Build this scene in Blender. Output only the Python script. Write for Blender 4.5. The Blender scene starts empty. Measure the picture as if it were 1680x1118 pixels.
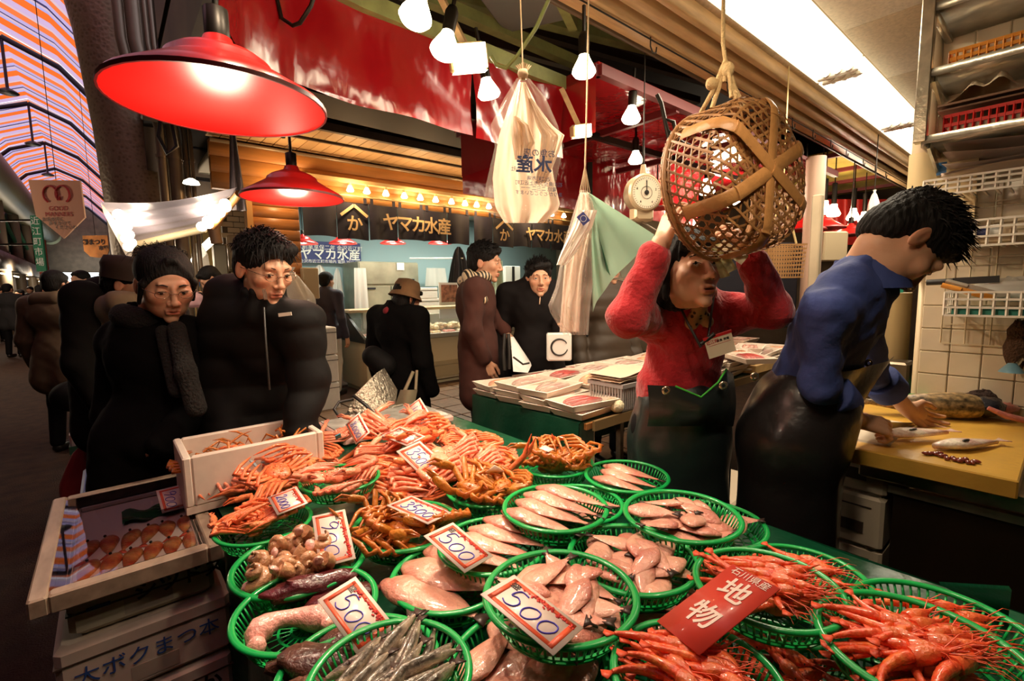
import bpy, math, random
import numpy as np
from mathutils import Vector, Matrix, Quaternion
random.seed(7); rng = np.random.default_rng(7)
sc = bpy.context.scene
PI = math.pi
# ---------------------------------------------------------------- camera
# world: +Y runs along the market lane (away to the upper left), +X runs across it into the stalls, metres
TH = math.radians(40.24); PT = math.radians(6.2); RL = math.radians(0.9); FP = 780.0; HC = 1.40
FW = Vector((math.sin(TH)*math.cos(PT), math.cos(TH)*math.cos(PT), -math.sin(PT)))
RT = Vector((math.cos(TH), -math.sin(TH), 0)); UP = RT.cross(FW)
CR = RT*math.cos(RL) - UP*math.sin(RL); CU = RT*math.sin(RL) + UP*math.cos(RL)
CAM = Vector((0, 0, HC))
cd = bpy.data.cameras.new('camera'); cam = bpy.data.objects.new('camera', cd); sc.collection.objects.link(cam)
cam.matrix_world = Matrix(((CR.x, CU.x, -FW.x, 0), (CR.y, CU.y, -FW.y, 0), (CR.z, CU.z, -FW.z, HC), (0, 0, 0, 1)))
cd.sensor_width = 36; cd.lens = 36*FP/1680; cd.clip_start = .02; cd.clip_end = 200; sc.camera = cam
# ---------------------------------------------------------------- world + exposure
w = bpy.data.worlds.new('world'); sc.world = w; w.use_nodes = True
w.node_tree.nodes['Background'].inputs[0].default_value = (.86, .80, .92, 1)
w.node_tree.nodes['Background'].inputs[1].default_value = 1.7
sc.view_settings.view_transform = 'Standard'; sc.view_settings.look = 'None'
sc.view_settings.gamma = 1; sc.view_settings.use_curve_mapping = False
sc.view_settings.exposure = 0.0
sc.cycles.use_denoising = True; sc.cycles.max_bounces = 6; sc.cycles.diffuse_bounces = 3
sc.cycles.glossy_bounces = 3; sc.cycles.transmission_bounces = 5; sc.cycles.transparent_max_bounces = 8
sc.cycles.sample_clamp_indirect = 4; sc.cycles.caustics_reflective = False; sc.cycles.caustics_refractive = False

def lamp(name, kind, loc, power, color, size=.05, aim=None, spot=2.4, size_y=None):
    l = bpy.data.lights.new(name, kind); l.energy = power; l.color = color
    if kind == 'AREA':
        l.size = size
        if size_y: l.shape = 'RECTANGLE'; l.size_y = size_y
    else: l.shadow_soft_size = size
    if kind == 'SPOT': l.spot_size = spot; l.spot_blend = .7
    o = bpy.data.objects.new(name, l); o.location = loc; sc.collection.objects.link(o)
    if aim is not None:
        o.rotation_euler = (Vector(aim)-Vector(loc)).to_track_quat('-Z', 'Y').to_euler()
    return o
WARM = (1, .80, .58); WARM2 = (1, .60, .32)
# fluorescent ceiling troffers over the cutting stall (the tubes themselves are built below)
lamp('tube_light', 'AREA', (2.75, .96, 2.52), 34, (1, .84, .62), 1.5, (2.75, .96, 0), size_y=.2)
lamp('tube_light', 'AREA', (4.6, .96, 2.52), 25, (1, .84, .62), 1.5, (4.6, .96, 0), size_y=.2)
# reflector spots and pendant bulbs hanging round the table (bulbs are built further down); the last six spots are unseen, added to brighten table, case and woman
lamp('bulb_light', 'POINT', (.204, 1.107, 1.67), 5, WARM, .05)
lamp('bulb_light', 'POINT', (.63, 2.147, 1.72), 7, WARM, .05)
for _p, _w, _a in (((.74,1.27,2.13),55,(.7,.9,.8)),((.90,1.36,2.12),55,(.6,1.6,.8)),((1.2,1.54,2.11),55,(1.0,.8,.8)),((1.52,1.33,2.21),70,(1.8,1.8,.8)),((2.09,1.51,2.19),70,(2.3,1.9,.8)),
        ((.55,.45,2.12),50,(.6,.6,.8)),((1.05,.25,2.12),55,(1.0,.35,.8)),((.45,1.0,2.22),35,(.5,1.6,.8)),((.25,.9,2.27),70,(.02,1.5,.6)),((.9,.9,2.22),60,(1.45,.9,1.4)),((.85,.30,2.02),42,(1.45,.85,1.40))):
    lamp('spot_light', 'SPOT', _p, _w*.30, WARM, .04, _a, 1.9)
lamp('flood_light', 'AREA', (1.03,1.36,2.12), 16, WARM, .12, (1.1,1.2,.8))

# ---------------------------------------------------------------- helpers
def at(px, py, d):
    """point seen at pixel px,py of the 1680x1118 photograph, d metres into the scene along the horizontal view axis"""
    v = CR*((px-840)/FP) - CU*((py-559)/FP) + FW
    f = Vector((math.sin(TH), math.cos(TH), 0))
    return CAM + v*(d/v.dot(f))
def atz(px, py, z):
    v = CR*((px-840)/FP) - CU*((py-559)/FP) + FW
    return CAM + v*((z-HC)/v.z)
def atx(px, py, x):
    v = CR*((px-840)/FP) - CU*((py-559)/FP) + FW
    return CAM + v*(x/v.x)
def aty(px, py, y):
    v = CR*((px-840)/FP) - CU*((py-559)/FP) + FW
    return CAM + v*(y/v.y)
V = Vector
def rotz(a): return Matrix.Rotation(a, 4, 'Z')
def trs(loc=(0,0,0), rot=(0,0,0), s=(1,1,1)):
    from mathutils import Euler
    if not hasattr(s, '__len__'): s = (s, s, s)
    return Matrix.Translation(loc) @ Euler(rot).to_matrix().to_4x4() @ Matrix.Diagonal((*s, 1))
def frame(p, d, up=(0,0,1)):
    """matrix whose local +Z points along d, at p"""
    d = V(d).normalized(); q = d.to_track_quat('Z', 'Y'); return Matrix.Translation(p) @ q.to_matrix().to_4x4()
def basis(p, x, y, z):
    return Matrix(((x[0], y[0], z[0], p[0]), (x[1], y[1], z[1], p[1]), (x[2], y[2], z[2], p[2]), (0,0,0,1)))

class MB:
    """collects shapes and links them as ONE mesh object"""
    def __init__(s): s.v = []; s.f = []; s.n = 0; s.c = []; s.hc = False; s.hb = False
    def add(s, v, f, M=None, col=None):
        v = np.asarray(v, float).reshape(-1, 3)
        if M is not None:
            A = np.array(M); v = v @ A[:3, :3].T + A[:3, 3]
        s.hc |= col is not None; s.v.append(v); s.f += [tuple(i+s.n for i in q) for q in f]; s.n += len(v)
        s.c.append(np.tile(np.array(col if col is not None else (1,1,1), float), (len(v), 1)) if col is None or np.ndim(col) == 1 else np.asarray(col, float))
        return s
    def box(s, a, b, M=None, bev=0, col=None):
        x0, y0, z0 = a; x1, y1, z1 = b
        s.hb = True
        if bev <= 0:
            v = [(x, y, z) for z in (z0, z1) for y in (y0, y1) for x in (x0, x1)]
            f = [(0,2,3,1),(4,5,7,6),(0,1,5,4),(2,6,7,3),(0,4,6,2),(1,3,7,5)]
            return s.add(v, f, M, col)
        v = []; e = bev
        for z, i in ((z0, e), (z0+e, 0), (z1-e, 0), (z1, e)):
            X0, X1, Y0, Y1 = x0+i, x1-i, y0+i, y1-i; c = e
            v += [(X0+c,Y0,z),(X1-c,Y0,z),(X1,Y0+c,z),(X1,Y1-c,z),(X1-c,Y1,z),(X0+c,Y1,z),(X0,Y1-c,z),(X0,Y0+c,z)]
        f = [tuple(range(7,-1,-1)), tuple(range(24,32))]
        for r in range(3):
            for k in range(8): f.append((r*8+k, r*8+(k+1)%8, r*8+8+(k+1)%8, r*8+8+k))
        return s.add(v, f, M, col)
    def tube(s, pts, r, seg=8, cap=True, M=None, flat=None, col=None):
        pts = [V(p) for p in pts]; n = len(pts)
        rs = r if hasattr(r, '__len__') else [r]*n
        v = []; f = []; ref = None
        for i, p in enumerate(pts):
            t = (pts[min(i+1, n-1)] - pts[max(i-1, 0)])
            t = t.normalized() if t.length > 1e-9 else V((0,0,1))
            if ref is None: ref = t.orthogonal().normalized() if flat is None else (V(flat) - t*V(flat).dot(t)).normalized()
            else:
                ref = ref - t*ref.dot(t); ref = ref.normalized() if ref.length > 1e-6 else t.orthogonal().normalized()
            b = t.cross(ref); rr = rs[i]
            ra, rb = rr if hasattr(rr, '__len__') else (rr, rr)
            for k in range(seg):
                a = 2*PI*k/seg; v.append(p + ref*(math.cos(a)*ra) + b*(math.sin(a)*rb))
            if i:
                for k in range(seg): f.append(((i-1)*seg+k, (i-1)*seg+(k+1)%seg, i*seg+(k+1)%seg, i*seg+k))
        if cap: f += [tuple(range(seg-1, -1, -1)), tuple(range((n-1)*seg, n*seg))]
        if col is not None and np.ndim(col) == 2: col = np.repeat(np.asarray(col, float), seg, axis=0)
        return s.add([tuple(q) for q in v], f, M, col)
    def bar(s, a, b, w, h, up=(0,0,1), M=None):
        a = V(a); b = V(b); t = (b-a).normalized(); u = V(up); u = u - t*u.dot(t); u = u.normalized() if u.length > 1e-4 else t.orthogonal().normalized(); c = t.cross(u)
        v = [p + c*(i*w/2) + u*(j*h/2) for p in (a, b) for i, j in ((-1,-1),(1,-1),(1,1),(-1,1))]
        return s.add([tuple(q) for q in v], [(3,2,1,0),(4,5,6,7),(0,1,5,4),(1,2,6,5),(2,3,7,6),(3,0,4,7)], M)
    def lathe(s, prof, seg=24, M=None, closed=False, col=None):
        v = []; f = []
        for r, z in prof:
            for k in range(seg):
                a = 2*PI*k/seg; v.append((r*math.cos(a), r*math.sin(a), z))
        m = len(prof)
        for i in range(m-1 + (1 if closed else 0)):
            j = (i+1) % m
            for k in range(seg): f.append((i*seg+k, i*seg+(k+1)%seg, j*seg+(k+1)%seg, j*seg+k))
        if not closed:
            if prof[0][0] > 1e-6: f.append(tuple(range(seg-1,-1,-1)))
            if prof[-1][0] > 1e-6: f.append(tuple(range((m-1)*seg, m*seg)))
        if col is not None and np.ndim(col) == 2: col = np.repeat(np.asarray(col, float), seg, axis=0)
        return s.add(v, f, M, col)
    def ball(s, r=(1,1,1), nu=16, nv=10, M=None, fn=None, colfn=None):
        if not hasattr(r, '__len__'): r = (r, r, r)
        v = []; f = []
        for j in range(nv+1):
            t = PI*j/nv
            for i in range(nu):
                a = 2*PI*i/nu; v.append((math.sin(t)*math.cos(a), math.sin(t)*math.sin(a), math.cos(t)))
        for j in range(nv):
            for i in range(nu):
                q = (j*nu+i, (j+1)*nu+i, (j+1)*nu+(i+1)%nu, j*nu+(i+1)%nu); f.append(q)
        v = np.array(v)*np.array(r)
        if fn is not None: v = fn(v)
        return s.add(v, f, M, colfn(v) if colfn is not None else None)
    def grid(s, fn, nu, nv, M=None, colfn=None):
        v = [fn(i/nu, j/nv) for j in range(nv+1) for i in range(nu+1)]
        f = [(j*(nu+1)+i, j*(nu+1)+i+1, (j+1)*(nu+1)+i+1, (j+1)*(nu+1)+i) for j in range(nv) for i in range(nu)]
        v = np.array([tuple(q) for q in v]); return s.add(v, f, M, colfn(v) if colfn is not None else None)
    def prism(s, poly, z0, z1, M=None):
        n = len(poly); v = [(x, y, z0) for x, y in poly] + [(x, y, z1) for x, y in poly]
        f = [tuple(range(n-1,-1,-1)), tuple(range(n, 2*n))] + [(i, (i+1)%n, n+(i+1)%n, n+i) for i in range(n)]
        return s.add(v, f, M)
    def mesh(s, name, mat=None, smooth=True, off=(0,0,0)):
        v = np.concatenate(s.v) - np.array(off); c = np.concatenate(s.c)
        me = bpy.data.meshes.new(name)
        nf = len(s.f); lens = np.fromiter((len(q) for q in s.f), np.int32, nf)
        loops = np.fromiter((i for q in s.f for i in q), np.int32, int(lens.sum()))
        me.vertices.add(len(v)); me.vertices.foreach_set('co', v.ravel().astype(np.float32))
        me.loops.add(len(loops)); me.loops.foreach_set('vertex_index', loops)
        me.polygons.add(nf); me.polygons.foreach_set('loop_start', np.concatenate(([0], np.cumsum(lens)[:-1])).astype(np.int32))
        me.update(calc_edges=True); me.validate()
        if s.hc or (mat is not None and mat.get('vc')):
            a = me.color_attributes.new('Col', 'FLOAT_COLOR', 'POINT')
            if len(a.data) == len(c): a.data.foreach_set('color', np.concatenate((c, np.ones((len(c), 1))), 1).ravel().astype(np.float32))
        if mat: me.materials.append(mat)
        if smooth:
            me.polygons.foreach_set('use_smooth', np.ones(len(me.polygons), bool))
            try: me.set_sharp_from_angle(angle=math.radians((30 if s.hb else 75) if smooth is True else smooth))
            except Exception: pass
        return me
def obj(name, mb, mat, parent=None, smooth=True, M=None, off=None, kind=None, label=None):
    """links the collected shapes as one mesh object. With a parent the shapes are given in world space unless M is set"""
    if isinstance(mb, MB):
        o_ = off if off is not None else ((parent_world(parent)) if (parent is not None and M is None) else (0,0,0))
        me = mb.mesh(name, mat, smooth, o_)
    else: me = mb
    o = bpy.data.objects.new(name, me); sc.collection.objects.link(o)
    if parent is not None: o.parent = parent
    if M is not None: o.matrix_local = M
    elif off is not None and parent is None: o.location = off
    if kind: o['kind'] = kind
    if label: o['label'] = label
    return o
def parent_world(p):
    if p is None: return (0,0,0)
    l = V(p.location)
    while p.parent is not None: p = p.parent; l = l + p.location
    return tuple(l)
def thing(name, label, cat, loc=(0,0,0), rot=0, group=None):
    o = bpy.data.objects.new(name, None); sc.collection.objects.link(o); o.empty_display_size = .05
    o.location = loc
    o.rotation_euler = rot if hasattr(rot, '__len__') else (0, 0, rot)
    return tag(o, label, cat, group)
def tag(o, label, cat, group=None, kind=None):
    o['label'] = label; o['category'] = cat
    if group: o['group'] = group
    if kind: o['kind'] = kind
    return o
def struct(name, mb, mat, parent=None, smooth=False, **k):
    o = obj(name, mb, mat, parent, smooth, **k)
    if parent is None: o['kind'] = 'structure'
    return o
def dup(root, M=None, label=None, group=None, parent=None):
    r = root.copy(); sc.collection.objects.link(r); r.parent = parent
    if M is not None: r.matrix_basis = M
    if label: r['label'] = label
    if group: r['group'] = group
    for ch in root.children:
        c = ch.copy(); sc.collection.objects.link(c); c.parent = r
        for g in ch.children:
            d = g.copy(); sc.collection.objects.link(d); d.parent = c
    return r

# ---------------------------------------------------------------- materials
MT = {}
def mat(name, col=(.5,.5,.5), rough=.5, metal=0, spec=.5, emit=None, es=0, noise=None, bump=0, bscale=40, vcol=False,
        trans=0, alpha=1, sss=0, sheen=0, coat=0, noise_amt=.25, stretch=(1,1,1), transl=0, obj_random=0):
    if name in MT: return MT[name]
    m = bpy.data.materials.new(name); m.use_nodes = True; nt = m.node_tree; N = nt.nodes; L = nt.links
    b = N['Principled BSDF']; out = N['Material Output']
    b.inputs['Base Color'].default_value = (*col, 1); b.inputs['Roughness'].default_value = rough
    b.inputs['Metallic'].default_value = metal; b.inputs['Specular IOR Level'].default_value = spec
    if emit: b.inputs['Emission Color'].default_value = (*emit, 1); b.inputs['Emission Strength'].default_value = es
    if trans: b.inputs['Transmission Weight'].default_value = trans
    if alpha < 1: b.inputs['Alpha'].default_value = alpha
    if sss: b.inputs['Subsurface Weight'].default_value = sss; b.inputs['Subsurface Radius'].default_value = (.02, .008, .004)
    if sheen: b.inputs['Sheen Weight'].default_value = sheen
    if coat: b.inputs['Coat Weight'].default_value = coat; b.inputs['Coat Roughness'].default_value = .08
    src = None
    if vcol:
        a = N.new('ShaderNodeAttribute'); a.attribute_name = 'Col'
        mx = N.new('ShaderNodeMix'); mx.data_type = 'RGBA'; mx.blend_type = 'MULTIPLY'; mx.inputs[0].default_value = 1
        mx.inputs[6].default_value = (*col, 1); L.new(a.outputs['Color'], mx.inputs[7]); src = mx.outputs[2]
    tc = N.new('ShaderNodeTexCoord'); mp = N.new('ShaderNodeMapping'); mp.inputs['Scale'].default_value = stretch
    L.new(tc.outputs['Object'], mp.inputs[0])
    if noise:
        nz = N.new('ShaderNodeTexNoise'); nz.inputs['Scale'].default_value = noise; nz.inputs['Detail'].default_value = 5
        L.new(mp.outputs[0], nz.inputs['Vector'])
        cr = N.new('ShaderNodeMapRange'); cr.inputs[1].default_value = .3; cr.inputs[2].default_value = .7
        cr.inputs[3].default_value = 1-noise_amt; cr.inputs[4].default_value = 1+noise_amt
        L.new(nz.outputs[0], cr.inputs[0])
        mx = N.new('ShaderNodeMix'); mx.data_type = 'RGBA'; mx.blend_type = 'MULTIPLY'; mx.inputs[0].default_value = 1
        if src: L.new(src, mx.inputs[6])
        else: mx.inputs[6].default_value = (*col, 1)
        L.new(cr.outputs[0], mx.inputs[7]); src = mx.outputs[2]
    if obj_random:
        oi = N.new('ShaderNodeObjectInfo'); cr = N.new('ShaderNodeMapRange')
        cr.inputs[3].default_value = 1-obj_random; cr.inputs[4].default_value = 1+obj_random
        L.new(oi.outputs['Random'], cr.inputs[0])
        mx = N.new('ShaderNodeMix'); mx.data_type = 'RGBA'; mx.blend_type = 'MULTIPLY'; mx.inputs[0].default_value = 1
        if src: L.new(src, mx.inputs[6])
        else: mx.inputs[6].default_value = (*col, 1)
        L.new(cr.outputs[0], mx.inputs[7]); src = mx.outputs[2]
    if src: L.new(src, b.inputs['Base Color'])
    if bump:
        nb = N.new('ShaderNodeTexNoise'); nb.inputs['Scale'].default_value = bscale; nb.inputs['Detail'].default_value = 4
        L.new(mp.outputs[0], nb.inputs['Vector'])
        bp = N.new('ShaderNodeBump'); bp.inputs['Strength'].default_value = bump; bp.inputs['Distance'].default_value = .02
        L.new(nb.outputs[0], bp.inputs['Height']); L.new(bp.outputs[0], b.inputs['Normal'])
    if transl:
        t = N.new('ShaderNodeBsdfTranslucent'); t.inputs[0].default_value = (*col, 1)
        if src: L.new(src, t.inputs[0])
        ms = N.new('ShaderNodeMixShader'); ms.inputs[0].default_value = transl
        L.new(b.outputs[0], ms.inputs[1]); L.new(t.outputs[0], ms.inputs[2]); L.new(ms.outputs[0], out.inputs[0])
    m['vc'] = int(vcol); MT[name] = m; return m
def film(name, col, tint, mixf, rough=.15):
    """thin clear or milky plastic: transparent mixed with a glossy/diffuse sheet"""
    if name in MT: return MT[name]
    m = bpy.data.materials.new(name); m.use_nodes = True; nt = m.node_tree; N = nt.nodes; L = nt.links
    b = N['Principled BSDF']; out = N['Material Output']
    b.inputs['Base Color'].default_value = (*col, 1); b.inputs['Roughness'].default_value = rough
    tp = N.new('ShaderNodeBsdfTransparent'); tp.inputs[0].default_value = (*tint, 1)
    nb = N.new('ShaderNodeTexNoise'); nb.inputs['Scale'].default_value = 14; nb.inputs['Detail'].default_value = 3
    tc = N.new('ShaderNodeTexCoord'); L.new(tc.outputs['Object'], nb.inputs['Vector'])
    bp = N.new('ShaderNodeBump'); bp.inputs['Strength'].default_value = .5; bp.inputs['Distance'].default_value = .02
    L.new(nb.outputs[0], bp.inputs['Height']); L.new(bp.outputs[0], b.inputs['Normal'])
    tl = N.new('ShaderNodeBsdfTranslucent'); tl.inputs[0].default_value = (*col, 1)
    m1 = N.new('ShaderNodeMixShader'); m1.inputs[0].default_value = .35; L.new(b.outputs[0], m1.inputs[1]); L.new(tl.outputs[0], m1.inputs[2])
    ms = N.new('ShaderNodeMixShader'); ms.inputs[0].default_value = mixf
    L.new(tp.outputs[0], ms.inputs[1]); L.new(m1.outputs[0], ms.inputs[2]); L.new(ms.outputs[0], out.inputs[0])
    MT[name] = m; return m
def glow(name, col, s):
    if name in MT: return MT[name]
    m = bpy.data.materials.new(name); m.use_nodes = True; nt = m.node_tree
    b = nt.nodes['Principled BSDF']; b.inputs['Base Color'].default_value = (.8,.8,.8,1)
    b.inputs['Emission Color'].default_value = (*col, 1); b.inputs['Emission Strength'].default_value = s
    MT[name] = m; return m
def text_mesh(s, size, mat_, depth=.0006, align='CENTER', bold=0.0, shear=0):
    cu = bpy.data.curves.new('lettering', 'FONT'); cu.body = s; cu.size = size; cu.align_x = align; cu.align_y = 'CENTER'
    cu.extrude = depth; cu.offset = bold; cu.resolution_u = 3; cu.shear = shear
    o = bpy.data.objects.new('lettering', cu); sc.collection.objects.link(o)
    dg = bpy.context.evaluated_depsgraph_get(); me = bpy.data.meshes.new_from_object(o.evaluated_get(dg))
    bpy.data.objects.remove(o); me.name = 'lettering'; me.materials.clear(); me.materials.append(mat_); return me
def text(s, size, mat_, M, parent, name='lettering', **k):
    return obj(name, text_mesh(s, size, mat_, **k), None, parent, M=M)

# ---------------------------------------------------------------- signed distance body mesher (surface nets)
def sdf_mesh(prims, h, k=.02, pad=.02, noise=None):
    """prims: ('c',a,b,ra,rb[,k]) tapered capsule, ('e',c,(rx,ry,rz),R3x3|None[,k]) ellipsoid, a leading '-' cuts"""
    lo = np.full(3, 1e9); hi = -lo
    for p in prims:
        if p[0][0] == '-': continue
        if p[0] == 'c':
            r = max(p[3], p[4]); a = np.minimum(p[1], p[2])-r; b = np.maximum(p[1], p[2])+r
        else:
            r = max(p[2]); a = np.array(p[1])-r; b = np.array(p[1])+r
        lo = np.minimum(lo, a); hi = np.maximum(hi, b)
    lo = lo-pad-h; hi = hi+pad+h
    n = np.ceil((hi-lo)/h).astype(int)+1
    D = np.full(n, 1.0, np.float32)
    ax = [lo[i]+h*np.arange(n[i]) for i in range(3)]
    for p in prims:
        cut = p[0][0] == '-'; ty = p[0][-1]
        kk = p[5] if (ty == 'c' and len(p) > 5) else (p[4] if (ty == 'e' and len(p) > 4) else k)
        if ty == 'c':
            a = np.array(p[1], float); b = np.array(p[2], float); r = max(p[3], p[4]); l = np.minimum(a, b)-r; u = np.maximum(a, b)+r
        else:
            c = np.array(p[1], float); r = max(p[2]); l = c-r; u = c+r
        m = kk*1.5+3*h
        i0 = np.maximum(np.floor((l-m-lo)/h).astype(int), 0); i1 = np.minimum(np.ceil((u+m-lo)/h).astype(int)+1, n)
        if (i1 <= i0).any(): continue
        X = ax[0][i0[0]:i1[0], None, None]; Y = ax[1][None, i0[1]:i1[1], None]; Z = ax[2][None, None, i0[2]:i1[2]]
        if ty == 'c':
            ab = b-a; L2 = max(ab.dot(ab), 1e-12)
            t = np.clip(((X-a[0])*ab[0]+(Y-a[1])*ab[1]+(Z-a[2])*ab[2])/L2, 0, 1)
            d = np.sqrt((X-a[0]-t*ab[0])**2+(Y-a[1]-t*ab[1])**2+(Z-a[2]-t*ab[2])**2)-(p[3]+(p[4]-p[3])*t)
        else:
            x, y, z = X-c[0], Y-c[1], Z-c[2]
            if p[3] is not None:
                R = np.array(p[3]); x, y, z = R[0,0]*x+R[1,0]*y+R[2,0]*z, R[0,1]*x+R[1,1]*y+R[2,1]*z, R[0,2]*x+R[1,2]*y+R[2,2]*z
            rx, ry, rz = p[2]
            k0 = np.sqrt((x/rx)**2+(y/ry)**2+(z/rz)**2); k1 = np.sqrt((x/rx**2)**2+(y/ry**2)**2+(z/rz**2)**2)+1e-9
            d = k0*(k0-1)/k1
        S = D[i0[0]:i1[0], i0[1]:i1[1], i0[2]:i1[2]]; kk = max(kk, 1e-5)
        if cut:
            d = -d; hh = np.maximum(kk-np.abs(S-d), 0)/kk; S[...] = np.maximum(S, d)+hh*hh*kk*.25
        else:
            hh = np.maximum(kk-np.abs(S-d), 0)/kk; S[...] = np.minimum(S, d)-hh*hh*kk*.25
    if noise is not None: D = D+noise(ax[0][:, None, None], ax[1][None, :, None], ax[2][None, None, :]).astype(np.float32)
    ins = D < 0
    c8 = [ins[i:n[0]-1+i, j:n[1]-1+j, l:n[2]-1+l] for i in (0,1) for j in (0,1) for l in (0,1)]
    cnt = sum(q.astype(np.int8) for q in c8); act = (cnt > 0) & (cnt < 8)
    idx = np.full(act.shape, -1, np.int64); I = np.argwhere(act); idx[act] = np.arange(len(I))
    acc = np.zeros((len(I), 3)); wt = np.zeros(len(I))
    corners = [(i, j, l) for i in (0,1) for j in (0,1) for l in (0,1)]
    for A in range(8):
        for B in range(A+1, 8):
            ca, cb = np.array(corners[A]), np.array(corners[B])
            if abs(ca-cb).sum() != 1: continue
            da = D[tuple((I+ca).T)]; db = D[tuple((I+cb).T)]; s = (da < 0) != (db < 0)
            t = da/(da-db+1e-12); P = ca+(cb-ca)*t[:, None]
            acc[s] += P[s]; wt[s] += 1
    vv = lo+(I+acc/wt[:, None])*h
    F = []
    for axx in range(3):
        s0 = [slice(None)]*3; s1 = [slice(None)]*3; s0[axx] = slice(0, -1); s1[axx] = slice(1, None)
        ch = ins[tuple(s0)] != ins[tuple(s1)]; E = np.argwhere(ch)
        b_, c_ = [(1,2),(2,0),(0,1)][axx]
        ok = (E[:, b_] > 0) & (E[:, c_] > 0) & (E[:, b_] < n[b_]-1) & (E[:, c_] < n[c_]-1); E = E[ok]
        if not len(E): continue
        db = np.zeros(3, int); db[b_] = 1; dc = np.zeros(3, int); dc[c_] = 1
        q = [idx[tuple((E-db-dc).T)], idx[tuple((E-dc).T)], idx[tuple(E.T)], idx[tuple((E-db).T)]]
        Q = np.stack(q, 1); fl = ins[tuple(E.T)]
        Q[~fl] = Q[~fl][:, ::-1]; F.append(Q[(Q >= 0).all(1)])
    F = np.concatenate(F)
    return vv, [tuple(int(i) for i in q) for q in F]
# ================================================================ SETTING
asphalt = mat('dark_asphalt', (.048,.022,.010), .85, noise=9, noise_amt=.35, bump=.4, bscale=120)
tilemat = mat('aisle_tile', (.20,.125,.075), .45, noise=14, noise_amt=.25, obj_random=.15, bump=.1)
dark = mat('near_black', (.018,.013,.010), .7)  # one even near black for the ceiling slab and beams
darkbrown = mat('dark_brown_paint', (.065,.042,.028), .6, noise=4)
creamwall = mat('cream_wall', (.50,.40,.27), .7, noise=5, noise_amt=.12)
grout = mat('grout', (.30,.22,.12), .8)
fl = MB(); fl.box((-3.6,-4,-.06),(9,46,0)); floor = struct('floor', fl, asphalt)
ty = MB().box((-.19,-.19,-.004),(.19,.19,.006), bev=.004).mesh('floor_tile', tilemat)
for i in range(10):
    for j in range(9):
        obj('floor_tile', ty, None, floor, M=Matrix.Translation((.72+.4*i, 2.55+.4*j, .006)))
# lane shell
lanewall = mat('lane_wall_brown', (.10,.065,.04), .8, noise=3)
b = MB(); b.box((-3.7,-4,0),(-3.6,46,6.3)); struct('wall_left', b, lanewall)
b = MB(); b.box((.45,6.6,2.75),(.6,46,6.6)); b.box((.45,-4,2.75),(.6,4.6,6.6)); struct('wall_upper_right', b, lanewall)
b = MB(); b.box((-3.7,46,0),(9,46.1,9)); struct('wall_back', b, lanewall)
b = MB(); b.box((-3.7,-4.1,0),(9,-4,9)); struct('wall_front', b, lanewall)
b = MB(); b.box((9,-4,0),(9.1,46,3.3)); struct('wall_far', b, lanewall)
b = MB(); b.box((.45,-4,3.2),(9,46,3.3)); struct('ceiling_over_stalls', b, dark)
# translucent striped arcade roof in bays, ridge over the lane
def roofmat():
    m = bpy.data.materials.new('striped_translucent_sheet'); m.use_nodes = True; nt = m.node_tree; N = nt.nodes; L = nt.links
    tc = N.new('ShaderNodeTexCoord'); sp = N.new('ShaderNodeSeparateXYZ'); L.new(tc.outputs['Object'], sp.inputs[0])
    mm = N.new('ShaderNodeMath'); mm.operation = 'MULTIPLY'; mm.inputs[1].default_value = 1/1.9; L.new(sp.outputs['Y'], mm.inputs[0])
    fr = N.new('ShaderNodeMath'); fr.operation = 'FRACT'; L.new(mm.outputs[0], fr.inputs[0])
    cr = N.new('ShaderNodeValToRGB'); cr.color_ramp.interpolation = 'CONSTANT'; L.new(fr.outputs[0], cr.inputs[0])
    e = cr.color_ramp.elements; e[0].position = 0; e[0].color = (.95,.20,.03,1); e[1].position = .22; e[1].color = (.66,.52,.70,1)
    for p, c in ((.42,(.75,.6,.6,1)),(.5,(.95,.24,.06,1)),(.66,(.55,.48,.72,1)),(.78,(.06,.05,.12,1)),(.83,(.7,.55,.6,1)),(.93,(.45,.5,.85,1))):
        q = e.new(p); q.color = c
    t = N.new('ShaderNodeBsdfTranslucent'); L.new(cr.outputs[0], t.inputs[0])
    g = N.new('ShaderNodeBsdfDiffuse'); L.new(cr.outputs[0], g.inputs[0])
    ms = N.new('ShaderNodeMixShader'); ms.inputs[0].default_value = .3
    L.new(t.outputs[0], ms.inputs[1]); L.new(g.outputs[0], ms.inputs[2]); L.new(ms.outputs[0], N['Material Output'].inputs[0]); return m
rm = roofmat(); steel_dk = mat('dark_roof_steel', (.03,.03,.04), .4, .5)
roof = thing('arcade_roof', 'striped orange and white translucent arcade roof high over the lane', 'roof', (-1.5, 0, 8.1))
RX = -1.5
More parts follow.
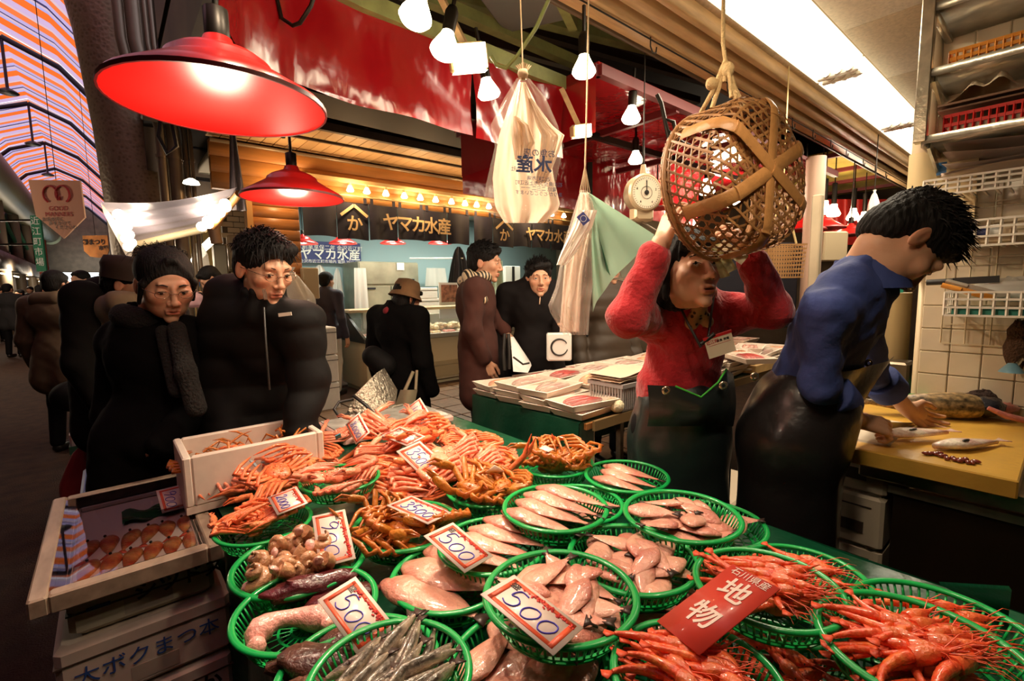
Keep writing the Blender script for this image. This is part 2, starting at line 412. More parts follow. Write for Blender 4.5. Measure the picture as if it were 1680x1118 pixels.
for k in range(9):
    y0 = -3.9+k*5.5; y1 = y0+5.4
    for sgn, xe in ((1, .55), (-1, -3.65)):
        b = MB(); n = 90
        for j in range(n+1):
            pass
        xs = [RX, (RX+xe)/2, xe]; zs = [8.1, 7.6, 6.5]
        v = []; f = []
        for j in range(n+1):
            yy = y0+(y1-y0)*j/n; dz = .025*math.sin(j*PI)
            dz = .03*(j % 2)
            for x_, z_ in zip(xs, zs): v.append((x_, yy, z_+dz))
        for j in range(n):
            for i in range(2):
                q = (j*3+i, j*3+i+1, (j+1)*3+i+1, (j+1)*3+i); f.append(q)
        b.add(v, f); obj('roof_panel', b, rm, roof, smooth=False)
    b = MB()
    for xs2, zs2 in ((( RX, .55), (7.95, 6.35)), ((RX, -3.65), (7.95, 6.35))):
        b.tube([(xs2[0], y1+.05, zs2[0]), ((xs2[0]+xs2[1])/2, y1+.05, 7.5), (xs2[1], y1+.05, zs2[1])], .07, 8)
    obj('rib', b, steel_dk, roof)
    if 0 < k < 6:
        b = MB(); b.tube([(RX, y1+.05, 7.9), (RX, y1+.05, 6.7)], .035, 6); obj('hanger', b, steel_dk, roof)
        b = MB(); b.lathe([(.04,.12),(.18,.04),(.22,0),(.18,-.03)], 14, Matrix.Translation((RX, y1+.05, 6.6))); obj('lamp_disc', b, steel_dk, roof)
b = MB(); b.box((-3.65,-4,6.2),(-3.5,46,6.7)); b.box((.45,-4,6.4),(.6,46,6.7)); struct('trim_1', b, steel_dk)
# the lane ends in a bright hall with daylight on a white front
pale = mat('pale_hall_front', (.85,.9,.9), .5); 
b = MB(); b.box((-2.2,44.9,0),(.3,45,3.0))
hall = thing('hall_front', 'bright white hall front closing the far end of the lane', 'facade', (-1.2,44.9,0)); obj('wall_panel', b, pale, hall)
b = MB(); [b.box((-2.4+.7*i,44.84,.2),(-1.85+.7*i,44.9,2.2)) for i in range(4)]
obj('door_row', b, mat('hall_glass', (.5,.62,.66), .2), hall, kind='stuff')
lamp('hall_light', 'AREA', (-1.0, 42.5, 3.2), 260, (.85,.97,1), 2.5, (-1.2, 45, 2))

# ---- leaning arch column with conduits beside it
arch = thing('arcade_column', 'big leaning perforated steel arch column beside the awning', 'column', (.43,6.95,0))
def perf():
    m = mat('perforated_steel', (.27,.20,.13), .45, .3); nt = m.node_tree; N = nt.nodes; L = nt.links
    tc = N.new('ShaderNodeTexCoord'); vo = N.new('ShaderNodeTexVoronoi'); vo.inputs['Scale'].default_value = 26
    L.new(tc.outputs['Object'], vo.inputs['Vector']); bp = N.new('ShaderNodeBump'); bp.inputs['Strength'].default_value = .35; bp.inputs['Distance'].default_value = .01
    L.new(vo.outputs[0], bp.inputs['Height']); L.new(bp.outputs[0], N['Principled BSDF'].inputs['Normal'])
    cr = N.new('ShaderNodeValToRGB'); cr.color_ramp.elements[0].color = (.15,.105,.06,1); cr.color_ramp.elements[1].color = (.27,.20,.125,1); cr.color_ramp.elements[1].position = .5
    L.new(vo.outputs[0], cr.inputs[0]); L.new(cr.outputs[0], N['Principled BSDF'].inputs['Base Color']); return m
pts = [(.43,6.95,0),(.41,6.95,1.2),(.39,6.95,2.2),(.35,6.95,3.2),(.27,6.95,4.2),(.11,6.95,5.2),(-.27,6.95,6.3),(-1.1,6.95,7.6)]
b = MB(); b.tube(pts, .32, 28); obj('shaft', b, perf(), arch)
b = MB(); b.lathe([(.33,0),(.33,.10),(.30,.14)], 28, Matrix.Translation((.30,6.95,0))); obj('base_collar', b, darkbrown, arch)
pipem = mat('conduit_brown', (.20,.15,.10), .4, .3)
for (x, y, r, lean, nm) in ((.66,6.2,.060,0,'thick'),(.76,6.2,.022,0,'thin'),(.81,6.2,.022,0,'thin'),(.55,6.2,.045,.0,'slimmer'),(.72,6.32,.018,0,'thin')):
    b = MB(); b.tube([(x,y,0),(x,y,3.1),(x-.04,y,3.3),(x-.20,y,3.6),(x-.24,y,3.9),(x-.26,y,6.3)], r, 12)
    for z in (1.0,2.2,2.8): b.lathe([(r+.008,0),(r+.008,.03)], 12, Matrix.Translation((x,y,z)))
    o = obj('conduit', b, pipem); tag(o, nm+' brown conduit pipe climbing beside the arch column', 'pipe', 'conduit pipes beside the arch column, '+nm)
o = MB(); o.box((.36,5.35,2.95),(.56,5.5,3.3), bev=.01)
jb = thing('junction_box', 'dark junction box strapped beside the arch column behind the big red lamp', 'box', (.46,5.42,2.95)); obj('cover', o, darkbrown, jb)
b = MB(); b.tube([(.5,5.4,2.96),(.47,5.38,2.8),(.52,5.38,2.66),(.60,5.4,2.74),(.58,5.42,2.96)], .018, 8); obj('cable', b, mat('black_cable', (.012,.012,.012), .5), jb)
# dark boarded facade above behind the lamp, with green hanging and struts
b = MB(); b.box((.6,7.2,2.3),(1.6,7.3,6.6)); b.box((1.6,6.2,3.1),(1.7,7.3,6.6)); struct('wall_upper_back', b, mat('brown_board',(.085,.055,.035),.7,noise=6))
ladder = thing('cable_ladder', 'dark steel ladder rack fixed on the brown wall above the awning', 'rack', (1.0,6.7,3.4))
for x in (.85,1.45):
    b = MB(); b.box((x,7.12,2.6),(x+.05,7.20,5.8)); obj('rail', b, steel_dk, ladder)
for i in range(8):
    b = MB(); b.box((.9,7.13,2.8+.38*i),(1.45,7.17,2.84+.38*i)); obj('rung', b, steel_dk, ladder)
gc = MB(); gc.grid(lambda u, v: (1.30+.16*u+.02*math.sin(v*5), 5.1+.03*math.sin(u*9), 2.9+2.4*v), 8, 10)
tag(obj('green_curtain', gc, mat('dark_green_cloth', (.02,.14,.05), .8)), 'dark green curtain strip hanging high behind the big red lamp', 'curtain')
cl = MB(); cl.grid(lambda u, v: (.98+.14*(u-.5)*(1-.75*v)+.0, 5.0+.03*math.sin(u*12), 2.15+.75*v), 8, 8); cl.tube([(.98,5.0,2.88),(.98,5.0,3.2)], .004, 5)
tag(obj('hanging_cloth', cl, mat('dim_white_cloth', (.42,.38,.40), .8)), 'narrow pointed white cloth hanging above the vinyl awning', 'cloth')

# ---- left side of the lane: green steelwork, posts, big gutter pipe, low stall fronts
greenp = mat('green_paint', (.05,.20,.11), .5); gp = mat('grey_post', (.20,.16,.11), .5)
b = MB(); b.tube([(-2.62,-3.5,5.45),(-2.62,45,5.45)], .60, 24); gu = obj('gutter_pipe', b, mat('grey_green_duct', (.22,.21,.12), .45)); tag(gu, 'huge grey round duct running along the left side of the lane roof', 'duct')
for k in range(8):
    y = 13.0+4.1*k
    t = thing('lane_post', 'round post carrying the left side of the lane roof, '+['nearest','second','third','fourth','fifth','sixth','seventh','eighth','ninth'][k]+' one away', 'post', (-2.75,y,0), group='posts along the left of the lane')
    b = MB(); b.tube([(-2.75,y,0),(-2.75,y,4.85)], .17, 14); obj('shaft', b, gp, t)
    b = MB(); b.lathe([(.20,0),(.20,.12)], 14, Matrix.Translation((-2.75,y,2.9))); obj('collar', b, darkbrown, t)
    for s in (-1, 1):
        b = MB(); b.tube([(-2.75,y,3.6),(-2.9,y+s*.9,4.4),(-2.95,y+s*1.6,4.82)], .07, 8); obj('brace', b, greenp, t)
b = MB(); b.box((-3.4,8,3.0),(-3.3,45,5.2)); struct('trim_2', b, greenp)
for k in range(16):
    y = 8.5+2.2*k
    b = MB(); b.box((-3.32,y,3.0),(-3.22,y+.12,5.3)); struct('trim_3', b, mat('dark_green',(.02,.09,.05),.6))
b = MB(); b.box((-3.6,8,2.35),(-2.55,45,2.95)); struct('trim_4', b, mat('shop_fascia',(.13,.10,.07),.6,noise=3))
# ---- near stall ceiling: speckled boards, timber rails with hooks, troffer
board = mat('speckled_ceiling_board', (.62,.52,.38), .8, noise=60, noise_amt=.12)
nt = board.node_tree
vo = nt.nodes.new('ShaderNodeTexVoronoi'); vo.inputs['Scale'].default_value = 55
tcn = [n for n in nt.nodes if n.type == 'TEX_COORD'][0]; nt.links.new(tcn.outputs['Object'], vo.inputs['Vector'])
mr = nt.nodes.new('ShaderNodeMapRange'); mr.inputs[1].default_value = .08; mr.inputs[2].default_value = .2; mr.inputs[3].default_value = .72; mr.inputs[4].default_value = 1
nt.links.new(vo.outputs[0], mr.inputs[0])
mx = nt.nodes.new('ShaderNodeMix'); mx.data_type = 'RGBA'; mx.blend_type = 'MULTIPLY'; mx.inputs[0].default_value = 1
bs = nt.nodes['Principled BSDF']; old = bs.inputs['Base Color'].links[0].from_socket
nt.links.new(old, mx.inputs[6]); nt.links.new(mr.outputs[0], mx.inputs[7]); nt.links.new(mx.outputs[2], bs.inputs['Base Color'])
cs = MB(); cs.box((1.2,-2.5,2.68),(9,1.2,2.72)); ceil = struct('ceiling', cs, grout)
for i in range(9):
    for j in range(5):
        x0 = 1.2+.86*i; y0 = .85-.60*(j+1)
        b = MB(); b.box((x0+.003,y0+.003,2.655),(x0+.857,y0+.597,2.675), bev=.003); obj('ceiling_board', b, board, ceil, smooth=False)
    b = MB(); b.box((1.2+.86*i+.003,1.10,2.655),(1.2+.86*i+.857,1.18,2.675)); obj('ceiling_board', b, board, ceil, smooth=False)
timber = mat('pale_timber', (.50,.31,.14), .5, noise=5, noise_amt=.2, stretch=(1,8,8))
rail_dk = mat('rail_groove', (.10,.06,.03), .5)
for n_, (y0, y1, z0, z1, mm) in enumerate(((1.18,1.215,2.58,2.68,timber),(1.215,1.24,2.62,2.70,rail_dk),(1.24,1.30,2.57,2.70,timber),(1.30,1.32,2.62,2.7,rail_dk),(1.32,1.42,2.54,2.70,timber),(1.42,1.44,2.53,2.74,rail_dk))):
    b = MB(); b.box((1.15,y0,z0),(9,y1,z1), bev=.004); struct('trim_%d' % (5+n_), b, mm)
hookm = mat('black_wire', (.02,.015,.01), .4, .6)
b = MB(); b.tube([(1.2,1.345,2.53),(9,1.345,2.53)], .004, 6); hr = obj('hook_rail', b, hookm); tag(hr, 'thin dark rail under the pale timber beam carrying wire hooks', 'rail')
for i, x in enumerate((2.0,2.75,3.25,3.7,4.1,4.5,4.9,5.4,5.8,6.2)):
    b = MB(); b.tube([(x,1.345,2.55),(x,1.345,2.50),(x+.02,1.345,2.475),(x+.045,1.345,2.485),(x+.05,1.345,2.51)], .0035, 6)
    tag(obj('wire_hook', b, hookm), 'small black wire hook hanging from the rail under the timber beam', 'hook', 'wire hooks on the rail')
# troffer with bare tubes
tubem = glow('tube_white', (1,.90,.70), 5.5); white_en = mat('white_enamel', (.85,.80,.68), .4)
for n_, (x0, x1) in enumerate(((1.55,3.30),(3.33,4.70),(4.73,6.4))):
    t = thing('ceiling_light', ('nearest','middle','farthest')[n_]+' bright fluorescent ceiling fitting in the row over the cutting stall', 'light', ((x0+x1)/2,.96,2.66), group='fluorescent fittings over the cutting stall')
    b = MB(); b.box((x0,.87,2.63),(x1,1.06,2.66)); b.box((x0,.855,2.58),(x1,.87,2.66)); b.box((x0,1.06,2.58),(x1,1.075,2.66)); obj('reflector', b, glow('reflector_self_lit', (1,.86,.62), 1.6), t)  # reflector glows by itself, in place of tube light bouncing off it
    for yy in (.905,.96,1.015):
        b = MB(); b.tube([(x0+.05,yy,2.60),(x1-.05,yy,2.60)], .016, 10); obj('tube', b, tubem, t)
    for xx in (x0+.01, x1-.04):
        b = MB(); b.box((xx,.865,2.575),(xx+.03,1.065,2.63), bev=.006)
        for yy in (.905,.96,1.015): b.tube([(xx-.02,yy,2.60),(xx+.05,yy,2.60)], .022, 10)
        obj('end_cap', b, white_en, t)
b = MB(); b.lathe([(0,0),(.05,0),(.085,.012),(.09,.028)], 24, Matrix.Translation((3.25,.42,2.628))); tag(obj('ceiling_disc', b, mat('beige_plastic', (.62,.48,.25), .4)), 'round beige detector disc on the speckled ceiling', 'detector')
# tiled wall
wt = mat('wall_tile', (.72,.60,.42), .18, obj_random=.04, noise=8, noise_amt=.05, coat=.3)
b = MB(); b.box((2.75,-2.5,0),(2.83,.43,2.66)); wall = struct('wall_right', b, grout)
tl = MB().box((-.012,-.0485,-.0485),(0,.0485,.0485), bev=.003).mesh('wall_tile', wt, True)
for j in range(26):
    for i in range(9):
        y = .38-.1*i; z = .05+.1*j
        if z < .55 : continue
        obj('wall_tile', tl, None, wall, M=Matrix.Translation((2.752, y, z)))
pl = MB(); pl.box((2.70,.43,1.50),(2.86,.50,2.66)); pl.box((2.78,.43,0),(2.83,.455,1.50)); struct('trim_12', pl, mat('cream_corner_post', (.66,.52,.33), .45))
# upper steel shelving
st = mat('scratched_steel', (.52,.47,.36), .28, .85, noise=20, noise_amt=.2, bump=.1)
sh = thing('steel_shelving', 'stainless steel shelving hung high on the tiled wall above the cutting counter', 'shelving', (2.45,.43,1.93))
b = MB(); b.box((2.40,.405,1.93),(2.44,.445,2.66), bev=.003); obj('post', b, st, sh)
for z in (1.93,2.17,2.40):
    b = MB(); b.box((2.41,-1.6,z),(2.74,.42,z+.004)); b.box((2.405,-1.6,z-.008),(2.415,.42,z+.020)); b.box((2.41,.40,z-.02),(2.74,.42,z+.02)); obj('shelf', b, st, sh, smooth=False)
for z in (1.93,2.17):
    b = MB(); b.bar((2.43,.40,z-.01),(2.73,.40,z-.10),.01,.03); obj('bracket', b, st, sh)
# red vinyl valance round the stall, hung from a green angle iron
def vinyl():
    m = mat('red_vinyl', (.34,.008,.012), .16, spec=.6, coat=.4, bump=.0); nt = m.node_tree; N = nt.nodes; L = nt.links
    tc = N.new('ShaderNodeTexCoord'); mp = N.new('ShaderNodeMapping'); mp.inputs['Scale'].default_value = (1,1,.6)
    n1 = N.new('ShaderNodeTexNoise'); n1.inputs['Scale'].default_value = 4; n1.inputs['Detail'].default_value = 3
    L.new(tc.outputs['Object'], mp.inputs[0]); L.new(mp.outputs[0], n1.inputs['Vector'])
    bp = N.new('ShaderNodeBump'); bp.inputs['Strength'].default_value = .55; bp.inputs['Distance'].default_value = .06
    L.new(n1.outputs[0], bp.inputs['Height']); L.new(bp.outputs[0], N['Principled BSDF'].inputs['Normal']); return m
vin = vinyl()
VP = [(.20,.2),(.20,.8),(.21,1.1),(.25,1.32),(.34,1.50),(.50,1.63),(.75,1.68),(1.24,1.70)]
def along(path, u):
    L_ = [0]
    for a, b_ in zip(path, path[1:]): L_.append(L_[-1]+math.dist(a, b_))
    s = u*L_[-1]
    for i in range(len(path)-1):
        if s <= L_[i+1] or i == len(path)-2:
            t = (s-L_[i])/(L_[i+1]-L_[i]); return tuple(path[i][k]+(path[i+1][k]-path[i][k])*t for k in range(2))
val = thing('vinyl_valance', 'glossy red vinyl valance curving round the crab table under a green rail', 'valance', (.6,1.6,2.05))
def sheet(path, z0, z1, n, amp, ph=0, fq=31):
    def f(u, v):
        x, y = along(path, u); return (x+amp*.3*math.sin(19*u+ph), y-amp*(1-v)*math.sin(fq*u+ph)-.01*math.sin(9*u+5*v), z0+(z1-z0)*v)
    return f
b = MB(); b.grid(sheet(VP, 2.05, 2.37, 90, .012), 90, 10); obj('sheet', b, vin, val)
b = MB(); b.grid(sheet([(1.25,1.70),(1.50,1.71),(1.78,1.69)], 2.04, 2.37, 30, .005, 2, 9), 30, 10); obj('sheet', b, vin, val)
gi = mat('olive_rail', (.30,.33,.12), .5, noise=12)
b = MB()
for a, c in zip(VP, VP[1:]): b.bar((*a,2.40),(*c,2.40),.05,.06)
b.bar((1.24,1.70,2.40),(1.8,1.71,2.40),.05,.06); obj('rail', b, gi, val)
# red canopy of the next bay
can = thing('red_canopy', 'red vinyl canopy over the bay behind the bamboo basket', 'canopy', (2.6,1.9,2.3))
b = MB(); b.box((1.82,1.5,2.42),(5.2,2.7,2.44)); obj('top_sheet', b, vin, can)
b = MB(); b.grid(lambda u, v: (1.82+3.0*u, 2.62-.01*math.sin(30*u), 2.02+.40*v), 40, 6); obj('side_sheet', b, vin, can)
b = MB(); b.grid(lambda u, v: (1.80+.0*u, 1.5+1.1*u, 2.12+.30*v), 20, 6); obj('end_sheet', b, vin, can)
redb = mat('dark_red_steel', (.16,.015,.015), .5)
b = MB(); b.bar((1.82,1.5,2.40),(5.2,1.5,2.40),.04,.05); b.bar((1.82,1.5,2.40),(1.82,2.65,2.40),.04,.05); b.bar((2.5,1.5,2.38),(2.5,2.6,2.38),.03,.04); b.bar((3.4,1.5,2.38),(3.4,2.6,2.38),.03,.04); obj('frame', b, redb, can)
b = MB(); b.bar((1.8,2.05,2.36),(5.2,2.05,2.36),.03,.04); b.bar((3.05,2.60,1.9),(3.05,2.60,2.4),.04,.04); obj('track', b, hookm, can)
# steel and ducts in the dark void above
for i, (a, c, w_, h_, mm, nm) in enumerate((((1.0,2.0,2.74),(3.6,1.3,2.74),.06,.10,gi,'olive steel beam crossing the dark void above the plastic bag'),
        ((.9,1.85,2.62),(2.4,1.85,2.62),.05,.05,gi,'olive angle iron running above the floodlight'),
        ((.6,4.4,3.10),(7.6,4.4,3.0),.5,.12,dark,'black beam running above the slatted eave'),
        ((.5,3.5,2.92),(7.6,3.5,2.86),.16,.12,dark,'lower black beam under the red valance'),
        ((1.3,2.4,2.95),(3.8,1.9,2.95),.05,.05,darkbrown,'brown steel strut high in the void'),
        ((1.5,2.5,2.9),(3.8,2.1,2.9),.05,.05,darkbrown,'second brown steel strut high in the void'))):
    b = MB(); b.bar(a, c, w_, h_); tag(obj('steel_beam', b, mm), nm, 'beam')
dd = mat('blue_grey_duct', (.20,.20,.19), .6)
duct = thing('air_duct', 'grey sheet metal duct box in the void above the hanging plastic bag', 'duct', (1.45,1.62,2.62))
b = MB(); b.box((-.22,-.16,0),(.22,.16,.30), rotz(.5), bev=.01); obj('casing', b, dd, duct, M=Matrix())
b = MB(); b.bar((-.24,-.17,-.02),(.24,-.17,-.02),.04,.04,M=rotz(.5)); obj('edge_angle', b, gi, duct, M=Matrix())
b = MB(); b.box((-.25,-.16,0),(.25,.16,.3), rotz(-.1), bev=.01); tag(obj('air_duct', b, dd, off=(2.35,1.62,2.70)), 'second grey duct box behind the fluted lamp beside the timber beam', 'duct')
b = MB(); b.tube([at(900,0,1.55),at(880,45,1.55),at(850,90,1.55),at(830,112,1.55),at(815,108,1.55),at(806,92,1.55)], .006, 8)
tag(obj('green_hose', b, mat('green_cable', (.22,.26,.08), .5)), 'thin green cable looping beside the hanging plastic bag', 'cable')
# ================================================================ YAMAKA SHOP across the aisle (front plane y=6)
YS = 6.0
wood = mat('orange_timber', (.52,.22,.06), .45, noise=3, noise_amt=.15, stretch=(.5,2,9))
wood2 = mat('pillar_timber', (.42,.17,.05), .4, noise=4, noise_amt=.15, stretch=(1,1,12), obj_random=.12)
pillar = thing('timber_pillar', 'orange brown timber clad pillar at the corner of the fish shop', 'pillar', (1.6,YS+.2,0))
xa, xb = aty(432,600,YS).x, aty(506,600,YS).x
for j in range(20):
    b = MB(); b.box((xa,YS,.125*j+.002),(xb,YS+.45,.125*j+.123), bev=.004); obj('plank', b, wood2, pillar, smooth=False)
b = MB(); b.box((xa-.06,YS-.03,0),(xa,YS+.1,2.5)); obj('corner_trim', b, mat('light_trim',(.62,.33,.12),.4), pillar)
fas = thing('timber_fascia', 'knotty orange timber fascia above the row of little bulbs', 'beam', (4,YS,2.75))
for j in range(3):
    b = MB(); b.box((.95,YS+.01*j,2.52+.17*j),(7.4,YS+.10,2.688+.17*j), bev=.004); obj('board', b, wood, fas, smooth=False)
eave = thing('slatted_eave', 'pale slatted timber eave projecting over the shop front', 'eave', (4,5.6,3.07))
slm = mat('eave_slat', (.50,.33,.17), .5, obj_random=.1)
sl = MB().box((-.062,-.55,0),(.062,.50,.02), bev=.003).mesh('slat', slm)
for i in range(52): obj('slat', sl, None, eave, M=Matrix.Translation((-3.0+.13*i, 0, 0)))
b = MB(); b.box((.95,5.0,3.02),(7.4,5.05,3.10)); b.box((.95,5.5,3.045),(7.4,5.53,3.07)); obj('edge_batten', b, darkbrown, eave)
b = MB(); b.tube([(.95,5.95,3.00),(7.4,5.95,3.00)], .02, 8); obj('pipe', b, pipem, eave)
# shop interior shell
sky = mat('pale_blue_wall', (.36,.52,.55), .6)
b = MB(); b.box((1.9,8.7,0),(9,8.8,3.1)); b.box((1.8,6.5,0),(1.9,8.8,3.1)); struct('wall_shop', b, sky)
b = MB(); b.box((1.0,6.1,2.9),(9,8.8,3.0)); struct('ceiling_shop', b, mat('off_white', (.6,.55,.45), .7))
b = MB(); b.box((8.9,5.5,0),(9,8.8,3.1)); struct('wall_shop_end', b, creamwall)
for i, x in enumerate((3.0,4.6,6.4)):
    t = thing('shop_tube_light', ('left','middle','right')[i]+' fluorescent fitting on the fish shop ceiling', 'light', (x,7.0,2.86), group='fluorescents in the fish shop')
    b = MB(); b.tube([(x-.6,7.0,2.86),(x+.6,7.0,2.86)], .02, 8); obj('tube', b, glow('cool_tube', (.9,1,.92), 5), t)
    b = MB(); b.box((x-.62,6.94,2.88),(x+.62,7.06,2.90)); obj('body', b, white_en, t)
    lamp('shop_light', 'AREA', (x,7.0,2.83), 40, (.95,1,.85), 1.2, (x,7.0,0), size_y=.3)
# noren
navy = mat('navy_cloth', (.010,.009,.030), .75, sheen=.3, noise=7, noise_amt=.3); gold = mat('cream_dye', (.85,.62,.34), .7)
NB = [(500,555),(556,607),(608,653),(654,697),(698,735),(736,771),(778,808),(809,843),(844,873),(874,903),(904,940)]
YN = 5.88
nor = thing('noren', 'long dark navy split curtain with cream lettering over the fish shop', 'curtain', (4,YN,2.3))
def nx(px): return aty(px, 400, YN).x
zt, zb = 2.50, 2.06
pan = []
for i, (p0, p1) in enumerate(NB):
    x0, x1 = nx(p0), nx(p1); ph = i*1.7
    zbi = zb - .02*math.sin(i*1.3)
    b = MB(); b.grid(lambda u, v: (x0+(x1-x0)*u, YN+.018*math.sin(u*7+ph)*(1-v*.5)+.012*(1-v), zbi+(zt-zbi)*v+.012*math.sin(PI*u)*(1-v)-.01*math.sin(PI*u)*v), 10, 8)
    obj('panel', b, navy, nor)
    b = MB()
    for xx in (x0+.02, x1-.06): b.box((xx,YN-.004,zt-.01),(xx+.04,YN+.004,zt+.09))
    obj('loop', b, navy, nor)
b = MB(); b.tube([(nx(495),YN,zt+.075),(nx(945),YN,zt+.075)], .012, 8); obj('rod', b, mat('bamboo_pole', (.5,.36,.16), .5), nor)
for xx in (nx(500),nx(700),nx(930)): b = MB(); b.bar((xx,YN,zt+.075),(xx,YS,zt+.13),.02,.02); obj('bracket', b, wood, nor)
def up_text(s, x, z, size, m, parent, y=YN-.035, **k):
    text(s, size, m, Matrix.Translation(V((x, y, z))-V(parent_world(parent))) @ Matrix.Rotation(PI/2, 4, 'X'), parent, **k)
def chevron(x, z, s, y=YN-.035):
    b = MB()
    for sg in (-1, 1): b.bar((x,y,z+.10*s),(x+sg*.17*s,y,z-.03*s),.006,.035*s, up=(0,0,1))
    obj('roof_mark', b, gold, nor)
for pc, sz in ((582,1),(826,1)):
    x = nx(pc); chevron(x, 2.36, sz); up_text('か', x, 2.225, .21, gold, nor, bold=.004)
for ch, px in zip('ヤマカ水産', (641,664,686,707,728)): up_text(ch, nx(px), 2.275, .235, gold, nor, bold=.005)
for ch, px in zip('ヤマカ水産', (869,884,899,914,929)): up_text(ch, nx(px), 2.275, .235, gold, nor, bold=.005)
bulbm = glow('small_bulb', (1,.80,.48), 18); brass = mat('socket_cream', (.6,.42,.2), .5)
bulb_me = MB().lathe([(.0,-.07),(.035,-.065),(.045,-.05),(.022,0),(.02,.02),(0,.02)], 14).mesh('bulb', bulbm)
sock_me = MB().lathe([(.022,0),(.022,.05),(0,.05)], 10).mesh('socket', brass)
for i, px in enumerate((576,603,634,664,690,715,741,763,782,802,905,925)):
    x = aty(px, 340, YS-.12).x; t = thing('noren_bulb', 'little white reflector bulb in the row under the timber fascia', 'bulb', (x,YS-.12,2.69), group='reflector bulbs over the noren')
    obj('bulb', bulb_me, None, t, M=Matrix()); obj('socket', sock_me, None, t, M=Matrix())
for x in (1.6,2.4,3.3,4.3,5.4): lamp('noren_light', 'POINT', (x,YS-.30,2.62), 14, (1,.62,.28), .05)  # leftmost one has no bulb, added to brighten the timber pillar
b = MB(); b.box((1.8,YS-.16,2.73),(7.4,YS-.08,2.77)); tag(obj('bulb_rail', b, brass), 'cream batten carrying the little bulbs over the noren', 'rail')
# shop signboard
sb = thing('shop_signboard', 'navy signboard with white lettering on the pale blue shop wall', 'sign', (2.9,8.62,2.3))
A, B_, C_, D_ = aty(478,400,8.6), aty(591,400,8.6), aty(591,433,8.6), aty(500,397,8.6)
b = MB(); b.box((A.x,8.60,C_.z),(B_.x,8.63,D_.z+.02)); obj('board', b, mat('sign_navy', (.02,.035,.16), .5), sb)
wh = mat('sign_white', (.85,.85,.80), .5)
def sgn(s, px, py, size, **k): q = aty(px, py, 8.59); up_text(s, q.x, q.z, size, wh, sb, y=8.59, **k)
sgn('創業享保二年 金沢近江町', 547, 407.5, .095); sgn('ヤマカ水産', 543, 418.5, .215, bold=.004); sgn('金沢市近江町市場内 電話 2511 4321', 545, 430, .07)
# red enamel pendants in the shop
redE = mat('red_enamel', (.62,.014,.012), .28, coat=.2); lit_in = mat('red_enamel_lit', (.80,.012,.010), .35)  # inner copy is a stronger red, bulb light put into its colour
def shade_prof(R, t=0):
    return [(R,0),(R*.97,.012*R/.2),(R*.80,R*.16),(R*.60,R*.28),(R*.50,R*.34),(R*.48,R*.40),(R*.40,R*.46),(R*.26,R*.52),(R*.16,R*.56),(R*.13,R*.64),(0,R*.66)]
def pendant(name_label, loc, R, cord, group=None, power=0, tilt=(0,0,0), bulb='ball', es=14, M2=None):
    t = thing('pendant_lamp', name_label, 'lamp', loc, tilt, group)
    P = shade_prof(R); b = MB(); b.lathe(P, 40); obj('shade', b, redE, t, M=Matrix())
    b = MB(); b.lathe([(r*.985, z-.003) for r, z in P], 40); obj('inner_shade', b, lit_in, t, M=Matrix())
    b = MB(); b.lathe([(R*1.005,-.004),(R*1.005,.004),(R*.985,.004),(R*.985,-.004)], 40, closed=True); obj('rim', b, mat('dark_rim',(.15,.01,.01),.4), t, M=Matrix())
    b = MB(); b.tube([(0,0,R*.62),(0,0,R*.62+cord)], .005, 6); b.lathe([(.022,R*.6),(.022,R*.6+.06),(0,R*.6+.07)], 10); obj('cord', b, hookm, t, M=Matrix())
    b = MB()
    if bulb == 'ball': b.lathe([(0,R*.02),(R*.17,R*.04),(R*.24,R*.10),(R*.20,R*.2),(R*.10,R*.33),(R*.09,R*.5),(0,R*.5)], 20)
    else: b.lathe([(0,R*.0),(R*.2,R*.02),(R*.28,R*.12),(R*.1,R*.4),(0,R*.4)], 16)
    obj('bulb', b, glow('pendant_bulb', (1,.86,.62), es), t, M=Matrix())
    return t
for i, px in enumerate((497,563,645,722)):
    q = aty(px, 400, 7.0); pendant('small red pendant lamp behind the noren, '+['leftmost','second from left','second from right','rightmost'][i]+' of four', (q.x, 7.0, q.z), .20, .7, 'red pendants in the fish shop')
    lamp('pendant_light', 'POINT', (q.x, 7.0, q.z-.05), 6, WARM, .04)
# refrigerator
fr = thing('steel_refrigerator', 'tall stainless steel two door refrigerator against the shop wall', 'refrigerator', (4.1,8.2,0))
f0, f1 = aty(590,480,7.9), aty(687,480,7.9); ft = aty(640,430,7.9).z
ssm = mat('brushed_fridge_steel', (.40,.39,.29), .4, .6, noise=3)
b = MB(); b.box((f0.x,7.9,.1),(f1.x,8.6,ft), bev=.01); obj('cabinet', b, ssm, fr)
xm = (f0.x+f1.x)/2; zd = ft-.42
for x0, x1 in ((f0.x+.02, xm-.01),(xm+.01, f1.x-.02)):
    b = MB(); b.box((x0,7.86,.75),(x1,7.90,zd), bev=.008); dr = obj('door', b, ssm, fr)
    b = MB(); b.box((x0+.05,7.845,zd-.06),(x0+.25,7.86,zd-.03)); obj('handle', b, steel_dk, dr)
b = MB(); b.box((f0.x+.01,7.87,zd+.03),(f1.x-.01,7.90,ft-.02), bev=.006); obj('top_panel', b, ssm, fr)
b = MB(); b.box((f1.x-.35,7.86,zd+.08),(f1.x-.10,7.87,zd+.12)); obj('vent_slot', b, steel_dk, fr)
q = aty(657,437,7.86); b = MB(); b.box((q.x-.07,7.855,q.z-.07),(q.x+.07,7.86,q.z+.06)); obj('note', b, wh, fr)
